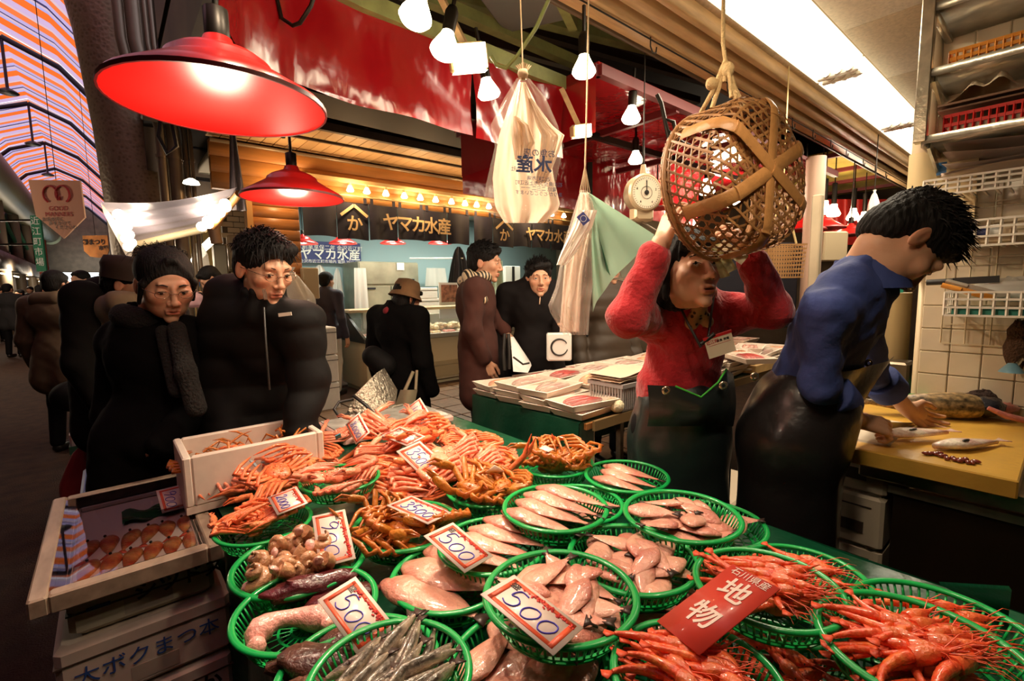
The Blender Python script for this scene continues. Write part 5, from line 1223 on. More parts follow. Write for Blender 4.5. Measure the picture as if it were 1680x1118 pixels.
RF = [rockfish(0), rockfish(3)]; EYEM = MB().ball(.0035, 8, 6).mesh('eye', blk)
for i in range(12):
    x = -.095+.044*(i % 6); y = 1.56+(i//6)*.13
    rf_ = put('red_fish', 'red rockfish lying in the foam tray under the glass lid', 'fish', 'red rockfish in the glazed case', RF[i % 2], trs((x,y,z0+.0165+.001*(i % 2)),(0,0,1.45+rng.uniform(-.15,.15)),1.1), ('body','tail')); obj('eye', EYEM, None, rf_, M=Matrix.Translation((.044,.009,.009)))
card((302,795),(314,830),(256,806),.765,'900','white card reading 900 on the far corner of the glass lid',scale=.42)
# ---- blue cooler box behind
bl_ = mat('cooler_blue', (.10,.19,.48), .45); t = thing('cooler_box', 'blue lidded cooler box tied with light blue cord behind the glazed case', 'box', (.06,2.62,0))
b = MB(); b.box((-.13,2.42,0),(.20,2.92,.55), bev=.02); obj('body', b, bl_, t)
b = MB(); b.box((-.15,2.40,.55),(.215,2.94,.60), bev=.012); obj('lid', b, mat('cooler_lid_blue', (.14,.25,.58), .4), t)
b = MB(); b.box((-.10,2.45,.60),(.17,2.88,.615), bev=.006); obj('lid_ridge', b, bl_, t)
cm = mat('blue_cord', (.25,.42,.75), .5)
b = MB(); b.tube([(-.14,2.42,.62),(-.05,2.60,.70),(.06,2.68,.74),(.16,2.66,.70),(.21,2.60,.60)], .006, 8); b.tube([(-.14,2.40,.61),(0,2.55,.63),(.10,2.58,.635),(.2,2.7,.615)], .007, 8); b.tube([(-.13,2.60,.62),(.02,2.63,.64),(.2,2.55,.615)], .006, 8); obj('cord', b, cm, t)
# ================================================================ SECOND TABLE with trays
T2 = .80
t2 = thing('tray_table', 'second table covered in dark green vinyl and heaped with foam trays', 'table', (2.7,1.8,0))
b = MB(); b.box((1.60,1.38,T2-.04),(4.2,2.20,T2-.012)); obj('tabletop', b, wood2, t2)
for x in (1.66,2.9,4.1):
    for y in (1.42,2.17): b = MB(); b.box((x-.02,y-.02,0),(x+.02,y+.02,T2-.04)); obj('leg', b, st, t2)
b = MB(); b.box((1.64,1.365,T2-.05),(4.2,1.38,T2-.004)); obj('edge_trim', b, mat('brass_edge', (.30,.20,.09), .4, .5), t2)
b = MB()
b.grid(lambda u, v: (1.57+2.65*u, 1.40+.82*v, T2-.006+.003*math.sin(20*u)), 24, 8)
b.grid(lambda u, v: (1.57-.02*math.sin(u*22)*v-.012*v, 1.40+.82*u, T2-.006-v*.62+.03*math.sin(u*7)*v), 50, 12)
b.grid(lambda u, v: (1.57+.10*u, 1.40-.004, T2-.006-v*(.10+.3*(1-u))), 8, 6)
b.grid(lambda u, v: (1.57+2.65*u, 2.22+.01*math.sin(50*u), T2-.006-v*.5), 60, 6)
tag(obj('green_cover', b, mat('dark_green_vinyl', (.004,.045,.022), .4, noise=6, bump=.3, bscale=10)), 'dark green vinyl sheet hanging from the tray table beside the woman', 'tablecloth')
tray_m = mat('foam_tray_cream', (.90,.78,.66), .45, obj_random=.05)
def traymesh():
    b = MB(); L_, W_, h = .155, .10, .022
    def ring(l, w_, z): return [(l*(1 if abs(math.cos(a)) > .38 else abs(math.cos(a))/.38)*(1 if math.cos(a) > 0 else -1), w_*(1 if abs(math.sin(a)) > .38 else abs(math.sin(a))/.38)*(1 if math.sin(a) > 0 else -1), z) for a in np.linspace(0, 2*PI, 33)[:-1]]
    R = [ring(L_*.86,W_*.82,0), ring(L_,W_,h), ring(L_*.965,W_*.95,h+.001), ring(L_*.84,W_*.80,.004)]
    v = sum(R, []); f = [(i*32+k, i*32+(k+1)%32, (i+1)*32+(k+1)%32, (i+1)*32+k) for i in range(3) for k in range(32)]
    f += [tuple(range(31,-1,-1)), tuple(range(96,128))]; b.add(v, f); return b.mesh('dish', tray_m, 25)
TRM = traymesh(); wrapm = film('cling_film', (.95,.9,.85), (.98,.97,.96), .12, .06)
TW = MB().box((-.145,-.09,.0225),(.145,.09,.0232)).mesh('wrap', wrapm, False)
filc = [wet('fillet_pink', (.78,.40,.32)), wet('fillet_red', (.45,.06,.05)), wet('fillet_orange', (.80,.42,.24)), wet('fillet_grey', (.50,.36,.30))]
def filset(m, n, s):
    out = []
    for i in range(n):
        b = MB(); b.ball((.115-.01*i,.018,.014), 14, 8, trs((0,-.05+.1*(i+.5)/n*1.0,.014),(0,0,.12*math.sin(i*2+s))), colfn=lambda v: pinkcol(v, i+s)); out.append(b.mesh('fillet', m))
    return out
FS = [filset(filc[0],4,1), filset(filc[1],3,2), filset(filc[2],4,3), filset(filc[3],3,4)]
rs = np.random.default_rng(31)
def foamtray(p, rz, k, label, group, tilt=0, lab=False):
    t = bpy.data.objects.new('foam_tray', None); sc.collection.objects.link(t); t.matrix_basis = trs(p, (0,tilt,rz), (1,1,1.5)); tag(t, label, 'tray', group)
    obj('dish', TRM, None, t, M=Matrix())
    for me in FS[k]: obj('fillet', me, None, t, M=Matrix())
    obj('wrap', TW, None, t, M=Matrix())
    if lab: b = MB(); b.box((-.03,-.05,.0235),(.03,.05,.0245)); obj('red_label', b, inkr, t, M=Matrix())
for c in range(9):
    x = 1.71+.02*(c % 2)+.285*c
    for r in range(4):
        y = 1.50+.20*r
        for L_ in range(3 if r < 3 else 2):
            if c == 0 and r == 0 and L_ == 2: continue
            foamtray((x+rs.uniform(-.012,.012), y+rs.uniform(-.01,.01), T2+.036*L_+.001), rs.uniform(-.16,.16)+.0, int(rs.integers(4)), 'foam tray of sliced fish, '+('bottom','middle','top')[L_]+' of its stack on the dark green table', 'foam trays on the dark green table, '+('bottom','middle','top')[L_]+' layer', tilt=rs.uniform(-.05,.02)*L_, lab=(L_ == 2 and (c+r) % 3 == 0))
# grey basket with paper, cotton gloves
t = thing('grey_basket', 'grey slatted plastic basket of papers at the near end of the tray table', 'basket', (1.95,1.47,T2))
gb_ = mat('grey_plastic', (.34,.31,.30), .45)
c0 = atz(1010,660,T2+.02); x0, y0 = c0.x, c0.y
b = MB(); b.box((x0-.08,y0-.10,T2),(x0+.26,y0+.10,T2+.01)); b.box((x0-.09,y0-.11,T2+.115),(x0+.27,y0-.10,T2+.135)); b.box((x0-.09,y0+.10,T2+.115),(x0+.27,y0+.11,T2+.135)); b.box((x0-.09,y0-.10,T2+.115),(x0-.08,y0+.10,T2+.135)); b.box((x0+.26,y0-.10,T2+.115),(x0+.27,y0+.10,T2+.135)); obj('frame', b, gb_, t)
b = MB()
for i in range(22): b.box((x0-.08+.0155*i,y0-.105,T2+.01),(x0-.072+.0155*i,y0-.101,T2+.115))
for i in range(12): b.box((x0-.085,y0-.10+.017*i,T2+.01),(x0-.081,y0-.092+.017*i,T2+.115))
obj('slats', b, gb_, t, kind='stuff')
b = MB()
for i in range(5): b.grid(lambda u, v: (x0-.10+.38*u, y0-.10+.2*v, T2+.145+.008*i+.008*math.sin(7*u+i)), 10, 3)
obj('paper_sheets', b, mat('paper_cream', (.82,.62,.45), .6), t)
c0 = atz(978,668,T2+.01); gl_ = mat('cotton_glove', (.80,.70,.46), .9, bump=.6, bscale=90)
for i, (dx, dy, a) in enumerate(((-.03,.0,.4),(.05,-.04,1.2))):
    pr = [('e',(0,0,.02),(.048,.036,.014),None)]+[('c',(.02,(-.027+.018*k),.02),(.085-.008*abs(k-1),(-.034+.022*k),.014+.004*(k%2)),.011,.009) for k in range(4)]+[('c',(-.01,.03,.02),(.02,.06,.014),.011,.009),('c',(-.03,0,.02),(-.075,.0,.018),.030,.034)]
    v, f = sdf_mesh(pr, .005, .008, .01); b = MB(); b.add(v, f); o = obj('cotton_glove', b, gl_, None, M=trs((c0.x+dx,c0.y+dy,T2+.002+.012*i),(0,0,a))); tag(o, ('crumpled cream cotton glove nearest the grey basket','second cream cotton glove lying over the first')[i], 'glove')
# packs and a wooden box between the woman and the man
for i, (px, py, c) in enumerate(((1215,562,0),(1230,575,0),(1210,585,2),(1228,592,1))):
    q = atz(px, py, .90+.01*i); foamtray(q, .3*i, c, 'pink tray of fish seen between the woman and the man in blue, '+('farthest','second','third','nearest')[i], None)
c = atz(1222,600,.82); t = thing('wooden_box', 'shallow wooden fish box on the table between the woman and the man in blue', 'box', (c.x,c.y,.80))
b = MB(); b.box((-.20,-.16,0),(.22,.14,.06), bev=.004); obj('body', b, mat('box_wood', (.55,.34,.13), .6, noise=6, stretch=(1,6,1)), t, M=Matrix()); b = MB(); b.box((-.18,-.14,.06),(.2,.12,.075), bev=.01); obj('paper', b, wh, t, M=Matrix())
b = MB(); c = atz(1222,700,.25)
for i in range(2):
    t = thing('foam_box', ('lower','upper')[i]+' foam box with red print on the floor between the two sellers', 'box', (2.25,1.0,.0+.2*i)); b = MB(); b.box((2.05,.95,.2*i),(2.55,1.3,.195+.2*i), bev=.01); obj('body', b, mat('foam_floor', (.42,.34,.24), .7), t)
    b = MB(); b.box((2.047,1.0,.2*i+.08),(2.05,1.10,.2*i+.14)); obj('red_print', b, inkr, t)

# ================================================================ CUTTING COUNTER at the tiled wall
ct = thing('cutting_counter', 'stainless counter with a dark front panel under the yellow cutting board', 'counter', (2.3,0,0))
b = MB(); b.box((1.93,-1.4,.74),(2.74,.44,.795), bev=.005); obj('counter_top', b, st, ct)
b = MB(); b.box((1.95,-1.4,.70),(1.97,.36,.725)); obj('front_rail', b, st, ct)
b = MB(); b.box((1.96,-1.4,.10),(1.98,.345,.70)); obj('front_panel', b, mat('dark_panel', (.030,.018,.010), .35, .4, noise=3), ct)
for y in (.40,-1.3):
    for x in (1.98,2.68): b = MB(); b.tube([(x,y,0),(x,y,.74)], .02, 10); obj('leg', b, st, ct)
cbm = mat('yellow_board', (.66,.37,.06), .35, noise=6, noise_amt=.12, coat=.2, bump=.1)
A = atz(1672,790,.85); cb = thing('cutting_board', 'thick yellow cutting board on the steel counter in front of the tiled wall', 'cutting board', (2.3,.3,.795))
b = MB(); b.box((1.875,A.y,.795),(2.69,.60,.85), bev=.004); obj('board', b, cbm, cb)
for k in range(4):
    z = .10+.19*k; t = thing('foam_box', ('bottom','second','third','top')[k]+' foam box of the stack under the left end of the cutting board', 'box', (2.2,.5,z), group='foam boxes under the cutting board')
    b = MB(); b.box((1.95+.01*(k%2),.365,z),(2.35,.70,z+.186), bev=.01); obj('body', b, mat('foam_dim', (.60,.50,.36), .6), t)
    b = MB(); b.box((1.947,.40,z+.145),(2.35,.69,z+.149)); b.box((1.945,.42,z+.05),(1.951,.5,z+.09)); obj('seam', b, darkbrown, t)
b = MB(); b.box((1.95,.37,0),(2.35,.70,.098)); tag(obj('wooden_plinth', b, wood2), 'low timber plinth under the foam boxes', 'plinth')
# big cod along the back of the board
def codcol(v):
    n_ = nz(v, 70, .35)+nz(v, 150, .25); dn = v[:,2] < -.012
    c = np.where(dn[:,None], np.array([[1.5,1.4,1.2]]), np.clip(1+n_, .3, 1.9)[:,None]*np.array([[1,.95,.8]])); return c
codm = mat('speckled_cod', (.20,.135,.07), .4, coat=.25, vcol=True, noise=55, noise_amt=.85, bump=.2); cavm = wet('dark_gut_cavity', (.02,.02,.03)); redflesh = wet('raw_flesh', (.62,.20,.16))
H_, T_ = atz(1600,668,.90), atz(1420,672,.87)
d = (T_-H_); L_ = d.length; ang = math.atan2(d.y, d.x)
cod = thing('big_cod', 'large speckled gutted cod lying along the back of the cutting board', 'fish', (H_.x,H_.y,.85), ang)
st_ = [(L_*t, w_, w_*.85, w_*.75) for t, w_ in ((0,.055),(.12,.066),(.3,.062),(.5,.052),(.7,.036),(.85,.022),(.95,.014),(1.0,.018))]
b = MB(); loft(st_, 20, -.12, codcol, b, Matrix.Translation((0,0,.05))); obj('body', b, codm, cod, M=Matrix())
b = MB(); b.prism([(L_-.01,-.135*L_*L_-.01),(L_+.09,-.2*L_*L_-.05),(L_+.075,-.15*L_*L_),(L_+.09,-.1*L_*L_+.03),(L_-.01,-.12*L_*L_+.012)], .045, .05); obj('tail', b, codm, cod, M=Matrix())
b = MB(); b.ball((.055,.050,.040), 16, 10, trs((-.035,.0,.052),(0,.25,0)), fn=lambda v: v*(1+nz(v,60,.08))[:,None], colfn=lambda v: np.ones_like(v)*.99); obj('gut_cavity', b, cavm, cod, M=Matrix())
b = MB(); b.ball((.060,.030,.022), 14, 8, trs((-.095,-.01,.045),(0,.1,.3)), fn=lambda v: v*(1+nz(v,70,.15))[:,None], colfn=lambda v: np.ones_like(v)*.99); b.tube([(-.01,.055,.06),(-.06,.07,.035),(-.13,.075,.018),(-.17,.065,.012)], [.008,.012,.012,.008], 8, col=(1,1,.99)); obj('cut_flesh', b, redflesh, cod, M=Matrix())
b = MB(); b.ball((.10,.03,.045), 18, 10, trs((-.08,-.085,.055),(0,0,.05)), fn=lambda v: v*(1+nz(v,160,.14))[:,None]); o = obj('scrub_brush', b, mat('brush_bristle', (.05,.025,.018), .9, bump=1, bscale=80), None, M=Matrix.Translation(cod.location) @ rotz(ang)); tag(o, 'dark brown bristle brush lying behind the head of the cod', 'brush')
# two small fish, guts, green colander, knife
wf = wet('white_pink_fish', (.72,.48,.42))
def cutfish(s):
    pw = lambda t: max(.25,(t/.3)**.5) if t < .3 else max(.10,1-((t-.3)/.7)**1.4)
    stt = [(.25*(t-.5), .034*pw(t), .020*pw(t)**.8, .012) for t in np.linspace(0,1,14)]
    m = MB(); m.prism([(.12,.004),(.155,-.012),(.148,.008),(.155,.028),(.12,.012)], -.001, .002); loft(stt, 12, .5, lambda v: pinkcol(v, s)*np.array([[1.1,1.25,1.2]]), m); g = MB(); g.ball((.022,.006,.003), 10, 6, trs((-.03,-.012,.018),(0,0,.3))); return m.mesh('body', wf), g.mesh('slit', blk)
for i, (px, py, a, l) in enumerate(((1505,715,-.62,'small pinkish white fish held under the seller\'s fingertips and knife'),(1590,727,-.55,'second small pinkish white fish lying to the right of the knife'))):
    q = atz(px, py, .87); put('cut_fish', l, 'fish', None, cutfish(i+2), trs((q.x,q.y,.867+.012*(1-i)),(0,0,a),1.0), ('body','slit'))
b = MB()
for i in range(16):
    q = atz(1520+5.2*i+rs.uniform(-4,4), 742+1.2*i+rs.uniform(-3,3), .855); b.ball((rs.uniform(.008,.015),.008,.006), 8, 6, trs((q.x,q.y,.856),(0,0,rs.uniform(0,3))))
tag(obj('fish_guts', b, mat('guts', (.22,.04,.03), .2, coat=.6)), 'small heap of dark red guts on the front of the yellow board', 'guts', kind='stuff')
c = atz(1495,668,.84); colr = thing('green_colander', 'shallow bright green colander behind the man\'s hands at the tiled wall', 'colander', (c.x+.10,c.y+.05,.85))
s_ = .19; Mx = Matrix.Translation((0,0,.5*s_*.6)) @ Matrix.Diagonal((s_,s_*.62,s_*.6,1))
obj('rim', RIMM, None, colr, M=Mx); obj('slats', SLM, None, colr, M=Mx, kind='stuff'); obj('rings', BNDM, None, colr, M=Mx)
# wall rack with wire baskets
wire = mat('white_wire', (.78,.70,.58), .4); rk = thing('wire_rack', 'white wire grid panel hooked on the tiled wall', 'rack', (2.72,.2,1.25))
b = MB()
for i in range(12): y = .36-.075*i; b.bar((2.725,y,1.14),(2.725,y,1.80),.004,.004)
for j in range(9): z = 1.14+.0825*j; b.bar((2.725,.36,z),(2.725,-.46,z),.004,.004)
obj('grid', b, mat('clear_grid', (.62,.50,.32), .3), rk)
def wbasket(z0, z1, y0, y1, label, contents=None):
    t = thing('wire_basket', label, 'basket', (2.62,(y0+y1)/2,z0)); b = MB(); xa, xb = 2.52, 2.71
    for z in (z0, z0+.35*(z1-z0), z0+.7*(z1-z0), z1):
        for p, q in (((xa,y0),(xa,y1)),((xa,y0),(xb,y0)),((xa,y1),(xb,y1))): b.bar((*p,z),(*q,z),.008,.008)
    n = int((y1-y0)/.034)
    for i in range(n+1):
        y = y0+(y1-y0)*i/n; b.bar((xa,y,z0),(xa,y,z1),.007,.007); b.bar((xa,y,z0),(xb,y,z0),.006,.006)
    for i in range(5): x = xa+(xb-xa)*i/4; b.bar((x,y1,z0),(x,y1,z1),.004,.004)
    obj('wires', b, wire, t, kind='stuff'); return t
wbasket(1.27,1.36,-.5,.33,'lower white wire basket with knives and a green mat on the tiled wall')
wbasket(1.535,1.63,-.5,.33,'upper white wire basket with packets and a printed roll on the tiled wall')
wbasket(1.74,1.80,-.5,.42,'top white wire tray stacked with plastic sheets on the tiled wall')
b = MB(); b.box((2.53,-.48,1.272),(2.70,.31,1.30)); tag(obj('green_mat', b, mat('teal_mat', (.03,.22,.16), .6)), 'green mat lying in the bottom of the lower wire basket', 'mat')
def stick(p0, p1, r, m, label, name='knife', cat='knife', h=.0, hm=None):
    t = thing(name, label, cat, p0); b = MB(); P0 = V(p0); P1 = V(p1); Pm = P0.lerp(P1, .38)
    b.tube([P0, Pm], r, 8); obj('handle', b, hm or m, t); b = MB(); b.bar(Pm, P1, .004, r*2.2); obj('blade', b, m, t)
E_ = lambda px, py, x=2.58: atx(px, py, x)
stick(E_(1520,464), E_(1640,458), .012, blk, 'long black handled knife resting across the lower wire basket')
stick(E_(1545,468,2.55), E_(1632,490,2.55), .010, mat('orange_handle', (.65,.25,.03), .4), 'orange handled tool slanting in the lower wire basket', 'tool', 'tool')
stick(E_(1552,461,2.57), E_(1650,486,2.57), .009, mat('grey_blade', (.42,.36,.28), .4, .5), 'grey flat file slanting above the orange tool', 'tool', 'tool')
b = MB(); b.ball((.04,.11,.045), 16, 10, Matrix.Translation(E_(1660,475,2.62)), fn=lambda v: v*(1+nz(v,50,.15))[:,None]); tag(obj('plastic_bundle', b, milky), 'crumpled clear plastic bundle in the lower wire basket', 'bag')
t = thing('printed_roll', 'white roll with a navy printed label lying in the upper wire basket', 'roll', E_(1610,385,2.56)); c = E_(1612,384,2.56)
b = MB(); b.tube([c+V((0,.06,0)), c+V((0,-.045,.006))], .027, 18); obj('roll', b, wh, t); b = MB(); b.tube([c+V((0,.035,.001)), c+V((0,-.02,.004))], .0275, 18); obj('label', b, mat('label_navy', (.02,.03,.12), .4), t)
b = MB()
for i in range(4): b.box((2.54,-.35+.17*i,1.54),(2.69,-.22+.17*i,1.60), trs((0,0,0),(0,0,0)), bev=.008)
tag(obj('packet_row', b, mat('beige_packets', (.60,.45,.28), .6, noise=8)), 'row of beige packets inside the upper wire basket', 'packet', kind='stuff')
b = MB()
for i in range(6): b.grid(lambda u, v: (2.50+.20*v, -.45+.82*u, 1.81+.018*i+.008*math.sin(9*u+i)+.02*(1-v)*math.sin(3*u+i)), 24, 5)
tag(obj('plastic_sheets', b, mat('white_plastic_sheets', (.72,.60,.52), .35, transl=.2)), 'stack of white plastic sheets on the top wire tray', 'sheets', kind='stuff')
b = MB(); b.box((2.56,-.50,1.66),(2.70,.02,1.71), bev=.008); tag(obj('blue_box', b, mat('blue_box', (.03,.10,.55), .4)), 'flat bright blue box above the upper wire basket', 'box')
b = MB(); b.grid(lambda u, v: (2.66-.02*math.sin(8*u), .50-.22*u, 1.62+.32*v), 8, 8); o = obj('paper_sheet', b, mat('yellowish_paper', (.66,.50,.26), .6)); tag(o, 'yellowish paper sheet taped to the wall corner above the wire tray', 'paper')
b = MB(); q = atx(1545,277,2.63); b.box((q.x-.002,q.y-.015,q.z-.025),(q.x,q.y+.015,q.z+.025)); obj('blue_tape', b, mat('tape_blue', (.02,.12,.30), .5), o)
# things on the steel shelves
def crateb(c, sx, sy, sz, m, label, name='plastic_basket'):
    t = thing(name, label, 'basket', c); b = MB(); x, y, z = c
    b.box((x,y-sy,z),(x+sx,y,z+.006)); n = int(sy/.02)
    for zz in (z+.0, z+sz*.5, z+sz): b.bar((x,y-sy,zz),(x,y,zz),.006,.012); b.bar((x+sx,y-sy,zz),(x+sx,y,zz),.006,.012); b.bar((x,y,zz),(x+sx,y,zz),.006,.012)
    for i in range(n+1): b.bar((x,y-i*sy/n,z),(x,y-i*sy/n,z+sz),.007,.005)
    for i in range(9): b.bar((x+i*sx/8,y,z),(x+i*sx/8,y,z+sz),.007,.005)
    obj('body', b, m, t); return t
redp = mat('red_basket', (.55,.02,.015), .3, coat=.3); orgp = mat('orange_basket', (.75,.28,.03), .35)
t = crateb((2.43,.36,1.945),.24,.9,.065,redp,'red plastic basket on the lowest steel shelf')
b = MB(); b.box((2.435,-.5,1.955),(2.66,.35,1.985)); obj('papers', b, mat('shadow_paper', (.55,.42,.3), .6), t)
t = crateb((2.43,.36,2.185),.24,.9,.05,orgp,'orange plastic basket on the middle steel shelf')
b = MB(); b.box((2.44,-.5,2.19),(2.66,.33,2.235)); obj('papers', b, wh, t)
b = MB(); b.box((2.42,-.55,2.03),(2.70,.38,2.036), trs((0,0,0),(.0,.0,0))); b.box((2.41,-.55,2.045),(2.70,.38,2.052)); tag(obj('brown_tray', b, mat('brown_tray', (.20,.10,.05), .5)), 'flat brown tray lying over the red plastic basket', 'tray')
b = MB(); b.grid(lambda u, v: (2.43+.2*v, .36-.22*u, 2.056+.075*math.sin(PI*u)*(.6+.4*math.sin(5*v))*(1-.3*math.sin(17*u))), 18, 8); tag(obj('white_cloth', b, mat('limp_cloth', (.78,.62,.42), .8)), 'crumpled white cloth heaped on the brown tray', 'cloth')
# hose nozzle lamp and dark brush on the wall at the frame edge
b = MB(); b.ball((.02,.035,.10), 14, 10, Matrix.Translation(atx(1668,570,2.70)), fn=lambda v: v*(1+nz(v,120,.1))[:,None]); tag(obj('hanging_brush', b, mat('brown_brush', (.10,.045,.02), .9, bump=1, bscale=120)), 'dark brown bristle brush hanging on the tiled wall', 'brush')
t = thing('tap', 'chrome tap with a pale blue spray head on the tiled wall at the right edge', 'tap', atx(1672,595,2.66)); c = atx(1660,605,2.62)
b = MB(); b.tube([atx(1676,592,2.74),atx(1672,590,2.66),c], .012, 10); obj('spout', b, mat('chrome', (.7,.7,.7), .1, 1), t); b = MB(); b.lathe([(.012,.02),(.035,-.01),(.038,-.014),(0,-.014)], 16, Matrix.Translation(c)); obj('spray_head', b, mat('pale_blue_plastic', (.22,.42,.52), .3), t)
# clutter left of the tiled wall: steel column, leaning steel sheet, plastic, dark box
b = MB(); b.tube([(3.05,.62,0),(3.05,.62,1.35)], .10, 20); tag(obj('cream_drum', b, mat('cream_drum', (.55,.42,.22), .4, .3)), 'cream metal drum between the man and the tiled wall', 'drum')
b = MB(); A, B_ = atx(1478,720,2.9), atx(1500,560,2.9); b.box((2.86,.48,0),(3.0,.66,1.02), bev=.01); t = tag(obj('steel_cabinet', b, mat('dark_steel', (.16,.12,.08), .35, .7)), 'dark steel cabinet corner behind the man\'s forearms', 'cabinet')
b = MB(); b.grid(lambda u, v: at(1442+34*u+10*v, 640-170*v+12*math.sin(3*u), 2.5), 6, 8); tag(obj('leaning_sheet', b, mat('bent_steel', (.35,.30,.22), .3, .8)), 'bent grey metal sheet leaning behind the man\'s chest', 'sheet')
b = MB(); b.grid(lambda u, v: at(1452+30*u, 520-45*v-8*u+5*math.sin(9*u), 2.42), 6, 6); tag(obj('teal_bag', b, mat('teal_plastic', (.03,.35,.30), .4)), 'teal plastic hanging above the bent metal sheet', 'bag')
# background bay seen past the man: cream column, small baskets, red lamps, lights, red drapes
b = MB(); A = at(1342,330,3.3); b.box((A.x-.03,A.y-.03,0),(A.x+.03,A.y+.03,2.0), bev=.008); tag(obj('cream_post', b, creamwall), 'cream square post behind the bamboo basket', 'post')
for i, (px, py, d_, R_) in enumerate(((1318,378,4.1,.17),(1345,376,4.4,.20),(1395,386,4.6,.17),(1165,345,4.5,.16),(1078,342,3.9,.12))):
    pendant('red pendant lamp in the bay behind the two sellers, '+['leftmost behind the man','overlapping one','rightmost by the black hair','one seen through the basket','one beside the hanging scale'][i], at(px,py,d_), R_, .6, 'red pendants behind the sellers')
for i, (px, py, d_) in enumerate(((1353,335,5.0),(1368,340,5.2),(1400,347,5.5),(1418,352,6.0),(1160,300,4.2),(1205,318,4.6))):
    q = at(px,py,d_); t = thing('fluted_spot', 'small white spot lamp in the far red bay', 'lamp', q, group='spot lamps in the far red bay'); obj('bulb', bulb_me, None, t, M=trs((0,0,0),(0,0,0),1.5)); b = MB(); b.tube([(0,0,.02),(0,0,.25)], .025, 8); b.tube([(0,0,.2),(0,0,3.2-q.z)], .006, 5); obj('socket', b, hookm, t, M=Matrix())
lamp('far_bay_light', 'POINT', at(1385,350,5.6), 40, WARM, .1); lamp('far_bay_light', 'POINT', at(1180,330,4.6), 30, WARM, .1)
b = MB(); b.grid(lambda u, v: at(1345+110*u, 402-75*v, 6.6-.25*math.sin(u*20)*.3), 40, 6); q = at(1400,327,6.6); b.tube([q,(q.x,q.y,3.2)], .01, 5); tag(obj('red_drape', b, mat('red_drape', (.42,.02,.015), .5)), 'red cloth drape in the far bay behind the man\'s head', 'drape')
b = MB(); A = at(1400,300,6); b.box((A.x-1.2,A.y-1.5,2.75),(A.x+1.6,A.y+1.2,2.78)); 
tag(obj('amber_ceiling', b, mat('amber_panel', (.40,.30,.06), .3, noise=3, noise_amt=.6)), 'amber ceiling panels of the far bay', 'ceiling panel')
for i in range(4): b = MB(); b.bar((A.x-1.2+.8*i,A.y-1.5,2.73),(A.x-1.2+.8*i,A.y+1.2,2.73),.05,.04); tag(obj('ceiling_beam', b, redb), 'dark red beam under the amber ceiling panels', 'beam', 'dark red beams in the far bay')
q = at(1433,345,4.2); tag(obj('hanging_cone_cloth', bagmesh(q,.12,.34,1,.05), wc), 'white cloth hanging from a wire hook above the man\'s head', 'cloth')
b = MB(); b.tube([(q.x,q.y,3.2), q+V((0,0,.17))], .004, 5); tag(obj('long_hook', b, hookm), 'long black wire hook holding the white cloth', 'hook')
# wicker basket hanging behind
q = at(1280,428,2.9); t = thing('small_wicker_basket', 'small rectangular wicker basket hanging behind the man\'s shoulder', 'basket', q)
wk = mat('wicker', (.36,.19,.07), .6); b = MB(); w_, h_, dp = .115, .10, .07
for i in range(15):
    x = -w_+2*w_*i/14
    for y in (-dp, dp): b.bar((x*.9,y*.9,-h_),(x,y,h_*.9),.006,.003)
for j in range(9):
    z = -h_+2*h_*.95*j/8; k = .9+.1*j/8
    for p0, p1 in (((-w_,-dp),(w_,-dp)),((w_,-dp),(w_,dp)),((w_,dp),(-w_,dp)),((-w_,dp),(-w_,-dp))): b.bar((p0[0]*k,p0[1]*k,z),(p1[0]*k,p1[1]*k,z),.004,.008)
obj('weave', b, wk, t, M=rotz(-TH), kind='stuff'); b = MB(); b.tube([(0,0,h_+.28),(0,0,1.7)], .004, 5); b.tube([(-w_*.7,0,h_),(-w_*.4,0,h_+.14),(0,0,h_+.30),(w_*.4,0,h_+.16),(w_*.8,0,h_)], .006, 6); obj('cord', b, mat('yellow_rope', (.6,.45,.2), .8), t, M=rotz(-TH))
# electric boxes and pipes behind the man
for i, (px, py, w_, h_, lab) in enumerate(((1365,405,.10,.12,'beige switch box under the red lamps'),(1205,470,.5,.35,'dark slatted vent panel behind the woman\'s raised sleeve'))):
    q = at(px,py,4.0); b = MB(); b.box((-w_,-.05,-h_),(w_,.05,h_), bev=.01); o = obj('wall_box', b, MT['beige_box'] if i == 0 else steel_dk, None, M=Matrix.Translation(q) @ rotz(-TH)); tag(o, lab, 'box')
b = MB(); q = at(1330,440,3.9); b.tube([(q.x,q.y,0),(q.x,q.y,2.4)], .07, 12); tag(obj('pink_pipe', b, mat('pink_pipe', (.55,.36,.26), .5)), 'pinkish vertical pipe behind the small wicker basket', 'pipe')
# ================================================================ HANGING THINGS
def fit_pendant():
    pass
big = pendant('large red enamel pendant lamp with a glowing white bulb at the upper left', (.204,1.107,1.768), .19, .5, None, bulb='ball', es=2.2, tilt=(.0,.0,0))
pendant('smaller red enamel pendant lamp beyond and below the large one', (.63,2.147,1.793), .20, .7, None, bulb='flat', es=4)
b = MB(); b.tube([at(478,265,2.12), at(466,120,1.7), at(455,-60,1.5)], .006, 6); b.tube([at(455,0,1.5),at(462,30,1.5),at(480,42,1.5),at(492,38,1.5),at(510,10,1.5),at(520,-20,1.5)], .006, 6); tag(obj('lamp_flex', b, hookm), 'black flex looping down to the smaller red pendant', 'cable')
